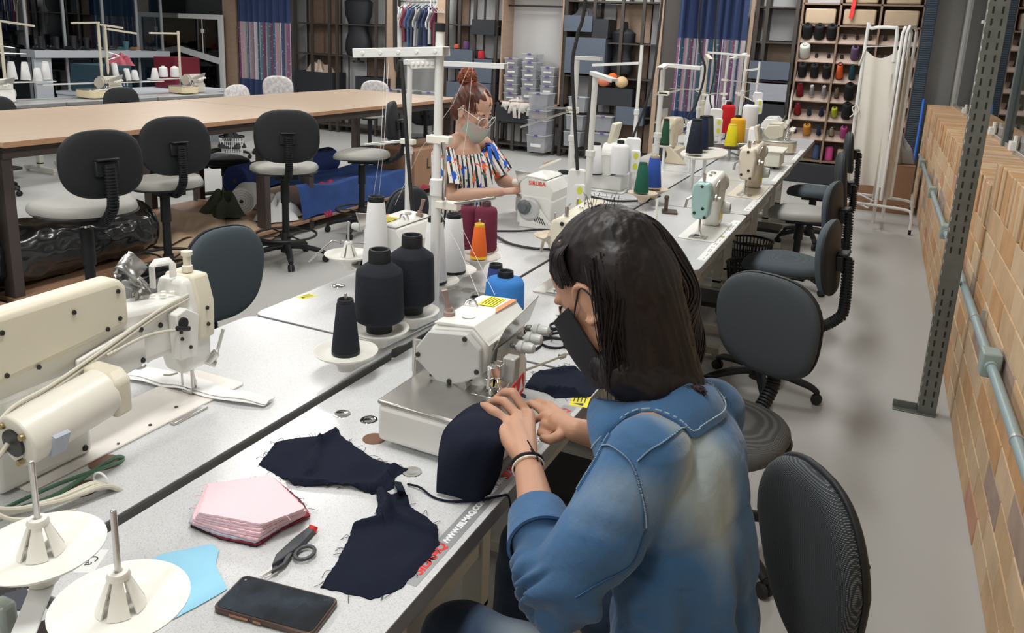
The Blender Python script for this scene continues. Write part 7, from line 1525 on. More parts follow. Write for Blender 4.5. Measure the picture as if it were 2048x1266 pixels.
# ---- face mask
msk = mat('mask navy black', (0.012, 0.014, 0.020), .85, bump=.3, bump_s=300)
def mask(h, parent, m, top=-.012, bot=-.118, wid=.070):
    def f_(u, v):
        s_ = (u-.5)*2; z = top+(bot-top)*v+.012*abs(s_)**2*(1-2*v)+.010*(1-abs(s_))*(1-v)
        a = .123-.016*v-.088*abs(s_)**1.9+.012*math.sin(v*PI)*(1-abs(s_))
        return h.p(a, s_*wid, z)
    b = MB(); b.sheet(f_, 28, 16, .0022); o_ = keep(b.build('face_mask', m, sharp=70), parent)
    b = MB()
    for s_ in (0, 1):
        e0, e1 = f_(s_, .12), f_(s_, .85); q = 1 if s_ else -1; er = [h.p(-.012, q*.081, .018), h.p(-.024, q*.081, -.01), h.p(-.010, q*.079, -.034)]
        b.tube(spl([e0, e0.lerp(er[0], .5)+h.l*q*.004, er[0], er[1], er[2], er[2].lerp(e1, .5)+h.l*q*.003, e1], 8), .0016, 7)
    keep(b.build('ear_loops', m), parent); return o_
mask(H1, P1, msk, top=-.008, bot=-.125)
# ---- hair: scalp volume, ponytail mass and individual locks
hm1 = mat('hair black brown', (0.006, 0.005, 0.006), .50, noise_s=40, col2=(0.014, 0.008, 0.008), stretch=(1, 1, .15), spec=.35); hm2 = mat('hair reddish ends', (0.045, 0.014, 0.012), .5)
pb = H1.p(-.050, .0, .100)      # ponytail base
b = MB(); E = lambda c, r: b.ell(H1.p(*c), r, 24, 16, rot=H1.R)
E((-.026, 0, .048), (.098, .083, .088)); E((-.055, 0, .0), (.070, .080, .085)); E((.004, 0, .066), (.070, .070, .062))
b.ell(pb, .030, 16, 10)
tailc = [pb, pd(1275, 470, 1.37), pd(1300, 520, 1.37), pd(1318, 600, 1.38), pd(1330, 690, 1.36), pd(1350, 755, 1.33)]
rr_ = [.028, .036, .052, .066, .064, .036]
for i in range(5): b.caps(tailc[i], tailc[i+1], rr_[i], rr_[i+1], 20)
for i, (p0, p1, r0, r1) in enumerate(((H1.p(-.06, .04, .02), V((-.30, 1.175, 1.12)), .050, .040), (V((-.30, 1.175, 1.12)), V((-.30, 1.175, 1.05)), .042, .020), (H1.p(-.05, .0, -.02), V((-.262, 1.24, 1.09)), .070, .062), (V((-.262, 1.24, 1.09)), pd(1365, 768, 1.31), .05, .03), (pd(1215, 735, 1.30), pd(1245, 765, 1.27), .030, .022), (pd(1245, 745, 1.28), pd(1300, 772, 1.275), .040, .036), (pd(1300, 765, 1.285), pd(1365, 765, 1.31), .040, .036))): b.caps(p0, p1, r0, r1, 20)
def hairpost(p, n):
    a, bb_, c = H1.inv(p); q = p+n*(.0012*math.sin(math.atan2(n.y, n.x)*30+p.z*18)+.0012*noise.noise(V((p.x*50, p.y*50, p.z*9))))
    return q
fuse(b, 'hair', hm1, P1, .0045, 5, hairpost)
rn = random.Random(11); b = MB(); b2 = MB()
def flow(u, r, k):
    """one lock down the tail: u angle, r radius factor"""
    P = []
    for i, (c, R_) in enumerate(zip(tailc[1:], rr_[1:])):
        d = (tailc[min(i+2, 5)]-tailc[i]).normalized(); bs = basis(d); P.append(c+(bs[0]*math.cos(u)+bs[1]*math.sin(u))*R_*r)
    return P
for k in range(420):
    u = rn.uniform(0, 2*PI); r = rn.uniform(.96, 1.09); P = [pb+V((rn.uniform(-.02, .02), rn.uniform(-.02, .02), .02))]+flow(u, r, k); e = P[-1]
    P.append(e+V((rn.uniform(-.03, .03), rn.uniform(-.03, .04), rn.uniform(-.07, -.01)))); w_ = rn.uniform(.0007, .0022)
    (b2 if rn.random() < .12 else b).tube(spl(P, 5), [w_*(1-.8*(i/(5*(len(P)-1)))**2) for i in range(5*(len(P)-1)+1)], 4)
for k in range(620):    # locks over the skull toward the ponytail base
    th = rn.uniform(-1.5, 1.5); c0 = H1.p(.078*math.cos(th)-.008, .080*math.sin(th), rn.uniform(.066, .088)-.040*abs(math.sin(th))**1.5); mid = H1.p(.03*math.cos(th)-.02, .080*math.sin(th)*.9, .120-.04*abs(math.sin(th))); w_ = rn.uniform(.0004, .0012)
    b.tube(spl([c0, c0.lerp(mid, .55)+(c0.lerp(mid, .55)-H1.p(-.02, 0, .04)).normalized()*.012, mid+H1.u*.006, pb+V((rn.uniform(-.01, .01), rn.uniform(-.01, .01), .028))], 5), w_, 4)
for k in range(70):    # loose locks falling along the cheek and in front of the shoulder
    s0 = H1.p(rn.uniform(-.075, -.035), .078+rn.uniform(-.004, .006), rn.uniform(-.03, .05)); e = pd(1225+rn.uniform(-22, 60), 775+rn.uniform(-30, 30), 1.26); m_ = s0.lerp(e, .5)+V((.0, -.015, -.0))
    b.tube(spl([s0, m_, e], 6), [rn.uniform(.0008, .002)*(1-.7*i/12) for i in range(13)], 4)
for k in range(16):     # flyaway hair at the crown and the back
    s0 = pb+V((rn.uniform(-.03, .03), rn.uniform(-.03, .03), .01)); d = V((rn.uniform(-.5, .3), rn.uniform(-.4, .4), 1)).normalized(); b.tube([s0, s0+d*.022+V((0, 0, .006)), s0+d*rn.uniform(.03, .045)], .0004, 4)
for k in range(90):
    P = flow(rn.uniform(-.9, .9), 1.05, k)[2:]; P += [pd(1385+rn.uniform(-25, 15), 770, 1.27), pd(1405+rn.uniform(-20, 12), 800+rn.uniform(-20, 12), 1.255)]; (b2 if k % 3 == 0 else b).tube(spl(P, 5), [.0012*(1-.7*i/25) for i in range(5*(len(P)-1)+1)], 4)
keep(b.build('hair_locks', hm1), P1)['kind'] = 'stuff'; keep(b2.build('reddish_locks', hm2), P1)['kind'] = 'stuff'
# bracelets on the left wrist
d = (J['Lw']-J['Le']).normalized(); bs = basis(d); wc = J['Lw']-d*.004; b = MB()
b.tube([wc+(bs[0]*math.cos(a)+bs[1]*math.sin(a))*.0275+d*.004*math.sin(a) for a in [k*PI/12 for k in range(24)]], .0028, 8, closed=True); kn = wc+(-CF+CR*.9).normalized()*.027; b.ell(kn, .006, 10, 8)
b.tube(spl([kn, kn+V((-.002, 0, .018)), kn+V((-.012, .0, .030)), kn+V((-.022, -.002, .046))], 5), .0012, 6); b.tube(spl([kn, kn+V((-.006, .004, .014)), kn+V((-.018, .004, .028))], 5), .0012, 6)
keep(b.build('cord_bracelet', black), P1)
b = MB(); b.tube([wc-d*.012+(bs[0]*math.cos(a)+bs[1]*math.sin(a))*.0285 for a in [k*PI/12 for k in range(24)]], .0016, 6, closed=True); keep(b.build('beaded_bracelet', ivory), P1)
# ------------------------------------------------ red-haired person
P2 = thing('person', 'red-haired person with bun, glasses and striped off-shoulder top sewing', 'person', (-1.9, 3.45, 0))
H2 = HF((-1.85, 3.535, 1.298), (.88, -.10, -.48), 1.03)
N = V((-1.893, 3.505, 1.16)); RsJ = V((-1.905, 3.335, 1.12)); LsJ = V((-1.85, 3.665, 1.115)); Re = V((-1.815, 3.245, .905)); Rw = V((-1.625, 3.43, .925)); Le = V((-1.755, 3.72, .925)); Lw = V((-1.60, 3.585, .935))
b = MB(); head_mb(b, H2)
b.caps(H2.p(-.025, 0, -.05), N+V((.012, 0, 0)), .042, .045, 20); b.caps(N+V((.01, 0, -.03)), N+V((0, 0, -.09)), .055, .085, 20); b.ell((-1.885, 3.50, 1.03), (.095, .15, .14)); b.ell((-1.885, 3.49, .85), (.09, .13, .17)); b.ell((-1.90, 3.48, .62), (.12, .155, .16))
for s_, e_, w_ in ((RsJ, Re, Rw), (LsJ, Le, Lw)):
    b.caps(N+V((0, 0, -.012)), s_, .044, .046, 16); b.caps(s_, e_, .044, .036, 16); b.caps(e_, e_.lerp(w_, .35), .037, .036, 16); b.caps(e_.lerp(w_, .35), w_, .036, .022, 16)
pr2 = []
for w_, sgn, tgt in ((Rw, 1, V((-1.535, 3.515, .93))), (Lw, -1, V((-1.52, 3.56, .935)))):
    d = (tgt-w_).normalized(); sd = V((0, 0, 1)).cross(d).normalized()*sgn; k_ = []
    for i in range(4):
        kn = w_+d*.075+sd*(.028-.018*i)+V((0, 0, .004)); b.caps(w_+d*.012, kn, .017, .011, 12); pr2.append(finger(b, kn, [kn+d*.030+V((0, 0, .004)), kn+d*.052+V((0, 0, -.008)), kn+d*.064+V((0, 0, -.018))], .0088, .0066))
    finger(b, w_+d*.02-sd*.02, [w_+d*.05-sd*.035, w_+d*.08-sd*.030], .0115, .008)
for s_ in (-1, 1): b.caps((-1.88, 3.48+s_*.09, .52), (-1.52, 3.5+s_*.12, .57), .075, .05); b.caps((-1.52, 3.5+s_*.12, .57), (-1.55, 3.5+s_*.12, .10), .05, .035); b.caps((-1.55, 3.5+s_*.12, .05), (-1.42, 3.5+s_*.12, .035), .032, .025)
fuse(b, 'body', skin2, P2, .0042, 3, post_face(H2)); eyes(H2, P2, skin2)
# top: ruffled off-shoulder blouse
fl = mat('blouse print', (.8, .8, .8), .85); nt = fl.node_tree; bs = nt.nodes['Principled BSDF']; tc = nt.nodes.new('ShaderNodeTexCoord'); uvn = tc.outputs['UV']
mp = nt.nodes.new('ShaderNodeMapping'); nt.links.new(uvn, mp.inputs[0]); wv = nt.nodes.new('ShaderNodeTexWave'); wv.inputs['Scale'].default_value = 4.2; wv.inputs['Distortion'].default_value = .9; wv.inputs['Detail'].default_value = 1; wv.inputs['Detail Scale'].default_value = .7; nt.links.new(mp.outputs[0], wv.inputs['Vector'])
r1 = nt.nodes.new('ShaderNodeValToRGB'); e = r1.color_ramp.elements; r1.color_ramp.interpolation = 'CONSTANT'; e[0].color = (.78, .77, .75, 1); e[1].position = .66; e[1].color = (.02, .02, .025, 1); nt.links.new(wv.outputs['Fac'], r1.inputs[0])
def blot(scale, thr, col, prev, seed):
    vo = nt.nodes.new('ShaderNodeTexNoise'); vo.inputs['Scale'].default_value = scale; vo.inputs['Detail'].default_value = 2; m2 = nt.nodes.new('ShaderNodeMapping'); m2.inputs['Location'].default_value = (seed, seed*.7, 0); m2.inputs['Scale'].default_value = (1, .55, 1); nt.links.new(uvn, m2.inputs[0]); nt.links.new(m2.outputs[0], vo.inputs['Vector'])
    gt = nt.nodes.new('ShaderNodeMath'); gt.operation = 'GREATER_THAN'; gt.inputs[1].default_value = thr; nt.links.new(vo.outputs['Fac'], gt.inputs[0]); mx = nt.nodes.new('ShaderNodeMixRGB'); mx.inputs[2].default_value = (*col, 1); nt.links.new(gt.outputs[0], mx.inputs[0]); nt.links.new(prev, mx.inputs[1]); return mx.outputs[0]
o_ = r1.outputs[0]
for sc_, th, c_, sd in ((11, .60, (.80, .17, .06), 3), (9, .63, (.02, .10, .52), 11), (12, .645, (.02, .20, .16), 23), (12, .65, (.62, .10, .05), 31)): o_ = blot(sc_, th, c_, o_, sd)
nt.links.new(o_, bs.inputs['Base Color'])
def tubecloth(name, rings, nu=64, nv=20, amp=.006, waves=16, th=.002, parent=P2, m=fl, us=2.2, vs_=1.0):
    """rings: list of (centre, rx, ry) from top to bottom"""
    def f(u, v):
        i = v*(len(rings)-1); k = min(int(i), len(rings)-2); t = i-k; c = V(rings[k][0]).lerp(V(rings[k+1][0]), t); rx = rings[k][1]+(rings[k+1][1]-rings[k][1])*t; ry = rings[k][2]+(rings[k+1][2]-rings[k][2])*t
        a = u*2*PI; w = 1+amp/max(rx, .02)*math.sin(a*waves+v*3)*(0.3+v); ax = V(rings[k][3]) if len(rings[k]) > 3 else V((0, 0, 1)); bs_ = (V((1, 0, 0)), V((0, 1, 0))) if ax.z > .9 else basis(ax)[:2]
        return c+bs_[0]*(rx*w*math.cos(a))+bs_[1]*(ry*w*math.sin(a))
    b = MB(); b.sheet(f, nu, nv, -th, closeu=True); o = b.build(name, m, sharp=70); me = o.data; uv = me.uv_layers.new(name='UVMap'); J1 = nv+1; tot = nu*J1
    for p in me.polygons:
        us_ = [((me.loops[l].vertex_index % tot)//J1)/nu for l in p.loop_indices]; wrap = max(us_)-min(us_) > .5
        for l, q in zip(p.loop_indices, us_):
            vi = me.loops[l].vertex_index % tot; uv.data[l].uv = ((q+(1 if wrap and q < .5 else 0))*us, (vi % J1)/nv*vs_)
    return keep(o, parent)
tubecloth('blouse', [((-1.885, 3.50, 1.085), .105, .175), ((-1.88, 3.50, 1.04), .118, .178), ((-1.88, 3.495, .97), .120, .165), ((-1.885, 3.49, .86), .118, .150), ((-1.89, 3.485, .74), .135, .165), ((-1.90, 3.48, .62), .155, .185), ((-1.90, 3.48, .55), .165, .195)], nv=30, us=2.6, vs_=1.6)
tubecloth('ruffle', [((-1.88, 3.50, 1.095), .108, .182), ((-1.878, 3.50, 1.03), .128, .192), ((-1.876, 3.50, .93), .142, .200)], nu=120, nv=12, amp=.008, waves=22, us=3.0, vs_=.5)
for nm_, s_, e_ in (('sleeve', RsJ, Re), ('sleeve', LsJ, Le)):
    d = (e_-s_).normalized(); p0 = s_.lerp(e_, .06); p1 = s_.lerp(e_, .45); p2 = s_.lerp(e_, .82); tubecloth(nm_, [(p0, .053, .053, d), (p1, .062, .062, d), (p2, .070, .070, d)], nu=48, nv=12, amp=.005, waves=9, us=1.0, vs_=.6)
bw = mat('ribbon blue', (.015, .10, .55), .7); b = MB(); c = LsJ+V((.02, -.03, -.02))
for k in range(7): b.sheet(lambda u, v, k=k: c+V((.06*v*math.cos(k*.9)+.01*u+.02, .06*v*math.sin(k*.9)-.01*u, .02-.07*v*v+.015*math.sin(k*2+v*3)))+V((0, .03*(u-.5), 0)), 4, 8, .0015)
keep(b.build('blue_ribbon', bw), P2)
trs = mat('trousers dark', (.02, .025, .04), .85); b = MB()
for s_ in (-1, 1): b.caps((-1.88, 3.48+s_*.09, .50), (-1.52, 3.5+s_*.12, .565), .095, .068, 18); b.caps((-1.52, 3.5+s_*.12, .56), (-1.55, 3.5+s_*.12, .12), .066, .05, 18)
b.ell((-1.90, 3.48, .50), (.15, .19, .11)); fuse(b, 'trousers', trs, P2, .010, 4)
b = MB()
for s_ in (-1, 1): b.ell((-1.47, 3.5+s_*.12, .045), (.13, .045, .04)); 
keep(b.build('shoes', black), P2)
# mask with patches, glasses, hair
m1 = mat('mask mint', (.36, .52, .42), .85, noise_s=30, col2=(.55, .40, .42)); mask(H2, P2, m1, top=-.036, bot=-.122, wid=.066)
b = MB(); b.sheet(lambda u, v: H2.p(.1245-.012*v-.24*abs((u*.62-.45)*1.5)**1.9*.37, (u*.62-.45)*.10, -.040-.034*v), 10, 6, .001); keep(b.build('mask_patch', mat('mask pink', (.66, .36, .40), .85)), P2)
gl = mat('glasses white', (.80, .79, .77), .25); b = MB()
for s_ in (-1, 1):
    b.tube([H2.p(.108-.012*abs(s_*(.033+.027*math.cos(a)))/.06, s_*(.036+.033*math.cos(a)), -.006+.028*math.sin(a)+.004*math.cos(a)) for a in [k*PI/12 for k in range(24)]], .0018, 8, closed=True)
    b.tube([H2.p(.092, s_*.062, .006), H2.p(.04, s_*.079, .010), H2.p(-.012, s_*.083, .008), H2.p(-.03, s_*.080, -.01)], .0016, 8)
b.tube([H2.p(.110, -.008, .002), H2.p(.113, 0, .004), H2.p(.110, .008, .002)], .0015, 6); g_ = keep(b.build('glasses', gl), P2)
b = MB()
for s_ in (-1, 1): b._add([H2.p(.108-.012*abs(s_*(.033+.026*math.cos(a)))/.06, s_*(.033+.026*math.cos(a)), -.006+.022*math.sin(a)) for a in [k*PI/12 for k in range(24)]], [tuple(range(24))])
l_ = b.build('lens', glass('lens glass', (.85, .88, .9), .08)); l_.parent = g_; l_.matrix_parent_inverse = g_.matrix_parent_inverse.copy()
hr = mat('hair auburn', (.14, .042, .024), .45, noise_s=60, col2=(.06, .020, .014), stretch=(1, 1, .3)); hb = mat('hair copper', (.36, .09, .035), .45, noise_s=50, col2=(.15, .035, .02))
b = MB(); E = lambda c, r: b.ell(H2.p(*c), r, 24, 16, rot=H2.R)
E((-.020, 0, .048), (.096, .081, .086)); E((-.050, 0, -.008), (.068, .078, .088)); E((-.06, 0, -.05), (.045, .06, .05)); E((.008, 0, .068), (.062, .067, .056)); b.caps(H2.p(-.055, 0, -.01), H2.p(-.062, 0, -.06), .060, .040, 16)
fuse(b, 'hair', hr, P2, .005, 3, lambda p, n: p+n*(.0015*math.sin(p.x*160+p.z*120+p.y*40)))
bc = H2.p(-.105, 0, .120); b = MB(); rn = random.Random(5)
for k in range(46):
    ax = V((rn.uniform(-1, 1), rn.uniform(-1, 1), rn.uniform(-.4, 1))).normalized(); bs_ = basis(ax); R_ = rn.uniform(.025, .048); a0 = rn.uniform(0, 6); b.tube([bc+ax*rn.uniform(-.01, .02)+(bs_[0]*math.cos(a0+q*.45)+bs_[1]*math.sin(a0+q*.45))*R_ for q in range(11)], [rn.uniform(.004, .009)*math.sin(PI*(q+.6)/11.5) for q in range(11)], 6)
b.ell(bc, .036, 16, 10); keep(b.build('hair_bun', hb), P2)
b = MB()
for k in range(200):
    th = rn.uniform(-1.5, 1.5); c0 = H2.p(.083*math.cos(th)-.006, .080*math.sin(th), rn.uniform(.055, .08)-.06*abs(math.sin(th))); mid = H2.p(.03*math.cos(th)-.02, .080*math.sin(th)*.9, .126-.035*abs(math.sin(th))); w_ = rn.uniform(.0007, .0015)
    b.tube(spl([c0, c0.lerp(mid, .5)+(c0.lerp(mid, .5)-H2.p(-.02, 0, .04)).normalized()*.009, mid, bc+V((rn.uniform(-.015, .015), rn.uniform(-.015, .015), -.03))], 4), w_, 4)
keep(b.build('hair_locks', hr), P2)['kind'] = 'stuff'
t = chair('chair of the red-haired person, mostly hidden behind stands', -1.93, 3.48, face(1, 0), 0.45, 'd', 'd', base_rz=.2, back_h=.25, back_off=.29)
# ================================================================ cloth pieces and small things on the near table
navy = mat('navy jersey', (0.008, 0.011, 0.025), .95, bump=.35, bump_s=350, spec=.2)
def ring_pts(poly, n):
    P = [V((x, y, 0)) for x, y in poly]; N_ = len(P); L_ = [(P[(i+1) % N_]-P[i]).length for i in range(N_)]; T_ = sum(L_); out = []
    for k in range(n):
        t = T_*k/n; i = 0
        while t > L_[i]: t -= L_[i]; i = (i+1) % N_
        out.append(P[i].lerp(P[(i+1) % N_], t/L_[i]))
    return out
def flat_cloth(name, label, poly, m, z0=.002, th=.003, bumps=.006, seed=1, rim=.0016, cat='cloth', group=None, folds=(), frayed=12, zbase=TZ, hfn=None):
    rn = random.Random(seed); W3 = [pz(x, y, zbase) for x, y in poly]; c = sum(W3, V())/len(W3); n = 120; R_ = ring_pts([(p.x, p.y) for p in W3], n)
    JT = [V((rn.uniform(-1, 1)*rim, rn.uniform(-1, 1)*rim, 0)) for p in R_]
    def f(u, v):
        i = int(round(u*n)) % n; q = V((c.x, c.y, 0)).lerp(R_[i], v)+JT[i]*v**8; h = z0+bumps*min(1, (1-v)*6)*(.6+.9*noise.noise(V((q.x*16, q.y*16, seed))))
        for a, b_, w_, hh in folds:
            A, B_ = pz(*a, zbase), pz(*b_, zbase); A.z = B_.z = 0; d = B_-A; t = max(0, min(1, (q-A).dot(d)/d.length_squared)); dd = (q-A-d*t).length; h += 1.8*hh*math.exp(-(dd/w_)**2)
        if hfn: h += hfn(q)
        return V((q.x, q.y, zbase+max(.0015, h)))
    b = MB(); b.sheet(f, n, 14, th*.5, closeu=True); b.sheet(lambda u, v: f(u, 1-v*.0)-V((0, 0, th*.9*v)), n, 2, 0, closeu=True)
    o = b.build(name, m, sharp=80); tag(o, label, cat, group)
    if frayed:
        b = MB()
        for k in range(frayed):
            p = R_[rn.randrange(n)]; d = (p-V((c.x, c.y, 0))).normalized(); q0 = V((p.x, p.y, zbase+.002)); b.tube(spl([q0-d*.003, q0+d*rn.uniform(.003, .008)+V((rn.uniform(-.004, .004), rn.uniform(-.004, .004), .002)), q0+d*rn.uniform(.006, .013)+V((rn.uniform(-.008, .008), rn.uniform(-.008, .008), -.001))], 4), .0005, 4)
        b.build('frayed_threads', m, o)['kind'] = 'stuff'
    return o
flat_cloth('mask_piece', 'navy mask piece with folded flap left of the overlock bed', [(518, 930), (552, 885), (600, 876), (648, 874), (672, 864), (692, 880), (745, 918), (790, 932), (818, 940), (790, 956), (788, 978), (745, 990), (700, 978), (640, 975), (585, 972), (560, 955)], navy, folds=[((672, 866), (640, 890), .010, .007), ((640, 890), (618, 950), .008, .006), ((575, 965), (745, 982), .007, .006), ((745, 985), (790, 935), .006, .005)], seed=3, frayed=26)
flat_cloth('mask_piece', 'large navy mask piece with curled strap end near the table edge', [(642, 1176), (668, 1135), (695, 1085), (705, 1055), (750, 1035), (756, 1010), (752, 985), (785, 990), (800, 988), (812, 1010), (850, 1032), (875, 1055), (878, 1090), (860, 1115), (828, 1150), (800, 1180), (745, 1200), (700, 1190)], navy, folds=[((760, 990), (775, 1030), .010, .010), ((775, 1030), (870, 1070), .010, .007), ((700, 1055), (780, 1040), .008, .005), ((800, 985), (815, 1010), .005, .012)], seed=7, frayed=26)
flat_cloth('mask_piece', 'navy mask piece lying between the overlock and the yellow sticker', [(1048, 775), (1068, 748), (1095, 740), (1130, 732), (1150, 735), (1185, 762), (1196, 775), (1180, 795), (1150, 796), (1110, 797), (1090, 786)], navy, folds=[((1095, 783), (1150, 790), .008, .008), ((1080, 750), (1150, 740), .008, .004)], seed=9, frayed=16)
b = MB(); b.sheet(lambda u, v: pz(800-14*u+16*v, 992-28*u+2*v, TZ+.004+.022*math.sin(u*PI)), 10, 4, .002); b.tube(spl([pz(815, 968, TZ+.004), pz(840, 975, TZ+.006), pz(868, 995, TZ+.003), pz(905, 1003, TZ+.004), pz(950, 1002, TZ+.004)], 8), .0022, 6); b.tube(spl([pz(905, 1003, TZ+.004), pz(960, 1000, TZ+.006), pz(1000, 992, TZ+.005), pz(1017, 993, TZ+.003), pz(1022, 1030, TZ-.03), pz(1024, 1080, TZ-.07)], 8), .0042, 6, flat=.4)
o = b.build('strap', navy); tag(o, 'thin navy strap curling from the mask piece to the table edge', 'strap')
# the piece being sewn, hanging over the corner of the bed
RW = [[(948, 812, .905), (975, 808, .905), (1003, 828, .903), (1014, 850, .90)], [(900, 845, .90), (945, 838, .915), (990, 850, .915), (1012, 872, .90)], [(882, 885, .868), (925, 880, .905), (975, 885, .905), (1008, 905, .88)], [(878, 935, .83), (915, 940, .85), (965, 945, .85), (1000, 945, .83)], [(876, 985, .785), (912, 993, .788), (950, 1000, .788), (978, 985, .785)]]
G_ = [[pz(x, y, z) for x, y, z in r] for r in RW]
rows_ = [spl(r, 8) for r in G_]; cols_ = [spl([rows_[i][j] for i in range(5)], 8) for j in range(len(rows_[0]))]
b = MB(); nI, nJ = len(cols_)-1, len(cols_[0])-1
b.sheet(lambda u, v: cols_[int(round(u*nI))][int(round(v*nJ))]+V((.002*math.sin(u*15+v*4), 0, .002*math.sin(v*19+u*6))), nI, nJ, .004); o = b.build('mask_piece', navy, sharp=80); tag(o, 'navy mask piece under the needle, held by both hands', 'cloth')
# elastic loops
b = MB()
def loop(cx, cy, rx, ry, rot, lab_, z=.004, r=.0030):
    P = []
    for k in range(26): a = 2*PI*k/26; x = cx+rx*math.cos(a)*math.cos(rot)-ry*math.sin(a)*math.sin(rot); y = cy+rx*math.cos(a)*math.sin(rot)+ry*math.sin(a)*math.cos(rot); P.append(pz(x, y, TZ+z+.002*math.sin(a*3+cx)))
    b = MB(); b.tube(P[:24], r, 6, flat=1.5); o = b.build('elastic_loop', black); tag(o, lab_, 'elastic', 'black elastic loops')
loop(1108, 686, 26, 10, .1, 'round open elastic loop at the front of the black heap'); loop(1065, 690, 20, 10, -.3, 'cut elastic loop left of the round open one'); loop(1120, 652, 20, 7, .0, 'thin elastic loop at the back of the heap', .008); loop(1138, 690, 10, 7, .2, 'small elastic loop next to the mask chin')
rn = random.Random(3)
for k, l in enumerate(('long strand across the elastic heap', 'bent strand in the middle of the elastic heap', 'short strand at the left of the elastic heap', 'strand under the elastic heap', 'strand at the right of the elastic heap', 'upper crossing strand of the elastic heap')):
    cx = 1062+k*11; loop(cx, 664+rn.uniform(-5, 8), 26-2*k, 4+k % 3, rn.uniform(-.3, .4), l, .004+k*.003, .0028)
# stack of pink mask pieces
cols2 = [('maroon layer', (0.22, .02, .035)), ('dark navy layer', (.02, .02, .035)), ('grey layer', (.42, .43, .50))]
base_px = [(378, 1052), (388, 1022), (412, 985), (480, 972), (560, 968), (604, 1005), (617, 1032), (560, 1062), (512, 1094), (440, 1078)]
top_px = [(393, 1026), (400, 1000), (412, 968), (470, 960), (534, 951), (565, 980), (604, 1016), (560, 1032), (519, 1049), (455, 1036)]
pk = [mat('pink cloth', (.82, .54, .60), .9, bump=.2, bump_s=200), mat('pink cloth pale', (.86, .62, .68), .9, bump=.2, bump_s=200)]
stack = [('dark navy cloth piece at the very bottom of the pink stack', (.02, .02, .035), (2, 6), 1.0), ('maroon cloth piece low in the pink stack', (.25, .02, .04), (6, 2), .98), ('grey cloth piece between maroon and pink', (.42, .44, .52), (-4, 2), .98), ('lowest pink mask piece of the stack', 0, (-4, -2), .99), ('second pink mask piece of the stack', 1, (2, -4), .98), ('third pink mask piece of the stack', 0, (6, -6), .97), ('fourth pink mask piece of the stack', 1, (0, -8), .97), ('fifth pink mask piece of the stack', 0, (4, -10), .95), ('topmost pale pink mask piece with pointed corner', 1, (8, -16), .94)]
for k, (l, c_, (dx, dy), s_) in enumerate(stack):
    m_ = pk[c_] if isinstance(c_, int) else mat('stack %.2f' % c_[0], c_, .9)
    z = TZ+.0015+k*.0046; q_ = (k/8)**1.1; poly = [(x+(x2-x)*q_+dx*.6+random.uniform(-2.5, 2.5), y+(y2-y)*q_+random.uniform(-2, 2)+1) for (x, y), (x2, y2) in zip(base_px, top_px)]
    flat_cloth('mask_piece', l, poly, m_, z0=.0022, th=.0042, bumps=.0004, seed=20+k, rim=.001, group='stack of mask pieces', frayed=3, zbase=z)
# light blue sheet
o = flat_cloth('blue_sheet', 'light blue fabric sheet half under the white disc', [(322, 1110), (425, 1089), (438, 1102), (431, 1132), (455, 1180), (400, 1212), (343, 1242), (260, 1200), (270, 1140)], mat('sky blue', (.30, .62, .82), .8), bumps=.001, seed=40, rim=.0004, frayed=0, th=.0012)
flat_cloth('scrap', 'dark grey scrap at the left border behind the discs', [(10, 1190), (45, 1178), (98, 1205), (60, 1220), (5, 1226)], mat('scrap grey', (.06, .065, .085), .8), bumps=.001, seed=41, frayed=4)
flat_cloth('scrap', 'brown lint scrap at the bottom left corner', [(62, 1256), (90, 1242), (110, 1262), (104, 1285), (70, 1285)], mat('scrap brown', (.05, .035, .035), .9), bumps=.01, seed=42, frayed=8)
# paper label on the table
t = thing('paper_label', 'white paper label with grey handwriting between the discs', 'label', pz(183, 1122, TZ), PI/2+.5); MB().bb((-.03, -.016, 0), (.03, .016, .0004)).build('paper', white_p, t); txt('Ca', .022, 'lettering', inkk, t, (0, 0, .0005), (0, 0, PI))
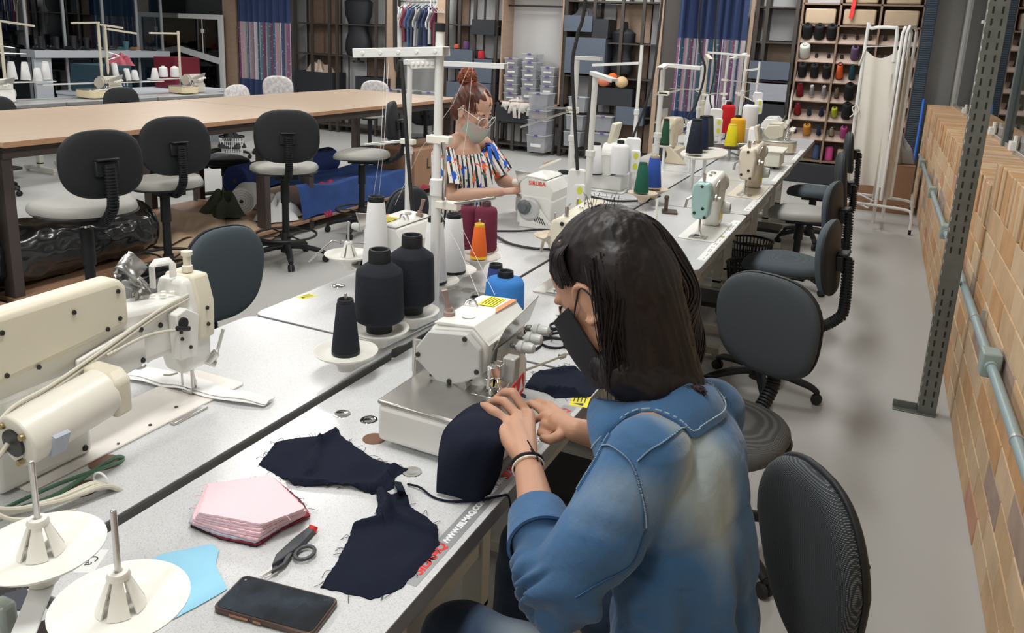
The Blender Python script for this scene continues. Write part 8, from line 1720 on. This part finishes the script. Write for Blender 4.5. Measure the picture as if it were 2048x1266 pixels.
# phone
A, B_, D_ = pz(432, 1205, TZ), pz(500, 1158, TZ), pz(640, 1262, TZ); ex = (D_-A); L_ = .158; ex.normalize(); ey = V((-ex.y, ex.x, 0)); ang = math.atan2(ex.y, ex.x)
C_ = pz(553, 1216, TZ)
t = thing('phone', 'smartphone with black screen and copper edge at the bottom of the photo', 'phone', (C_.x, C_.y, TZ), ang); t.scale = (1.09,)*3
MB().prism(rrect(.158, .076, .010, 6), (0, 0, .0), d=(0, 0, .0085)).build('case', mat('phone edge', (.12, .08, .07), .3, .5), t, bev=.002)
scm = mat('phone screen', (.010, .014, .020), .08, noise_s=22, col2=(.03, .045, .065), coat=.5); MB().prism(rrect(.151, .069, .008, 6), (0, 0, .0085), d=(0, 0, .0007)).build('screen', scm, t)
MB().bb((-.05, -.0392, .003), (-.02, -.0378, .006)).bb((-.012, -.0392, .003), (.0, -.0378, .006)).build('side_keys', mat('copper', (.5, .25, .17), .35, .8), t); MB().cyl((-.068, .026, .0092), (-.068, .026, .0096), .0018, n=12).build('camera_hole', chrome, t)
# thread snips
A, B_ = pz(622, 1068, TZ), pz(532, 1150, TZ); c = (A+B_)/2; d = (B_-A).normalized(); ang = math.atan2(d.y, d.x); s_k = (B_-A).length/.102
t = thing('thread_snips', 'grey thread snips with red dot and finger ring', 'scissors', (c.x, c.y, TZ), ang); t.scale = (s_k,)*3; gp = mat('snips grey', (.055, .06, .07), .5)
MB().prism([(-.055, -.006), (-.05, .007), (-.01, .010), (.022, .006), (.04, .001), (.02, -.008), (-.02, -.009)], (0, 0, .002), d=(0, 0, .008)).build('handle', gp, t, bev=.002); MB().prism([(.005, .010), (.03, .016), (.052, .010), (.05, .008), (.03, .011), (.01, .004)], (0, 0, .003), d=(0, 0, .006)).build('lever', gp, t, bev=.001)
MB().cyl((-.052, 0, .003), (-.058, 0.0, .009), .0068, n=18).build('red_dot', red, t)
MB().tube([(-.004+.0155*math.cos(a), .0235*1+.0125*math.sin(a), .006) for a in [k*PI/14 for k in range(28)]], .0028, 8, closed=True).build('finger_ring', gp, t)
MB().prism([(.03, .0), (.06, -.002), (.062, -.001), (.035, .006)], (0, 0, .003), d=(0, 0, .0015)).prism([(.04, .012), (.062, .006), (.063, .007), (.045, .015)], (0, 0, .0045), d=(0, 0, .0015)).build('blade', steel, t)
# metal bracket at the left border
t = thing('metal_bracket', 'greenish metal bracket end at the bottom left border', 'bracket', pz(12, 1262, TZ)); MB().bb((-.018, -.012, 0), (.016, .012, .05)).build('body', mat('bracket green grey', (.30, .34, .31), .4, .3), t, bev=.006); MB().cyl((.0, -.013, .02), (.0, -.016, .02), .006).build('screw', darkm, t)
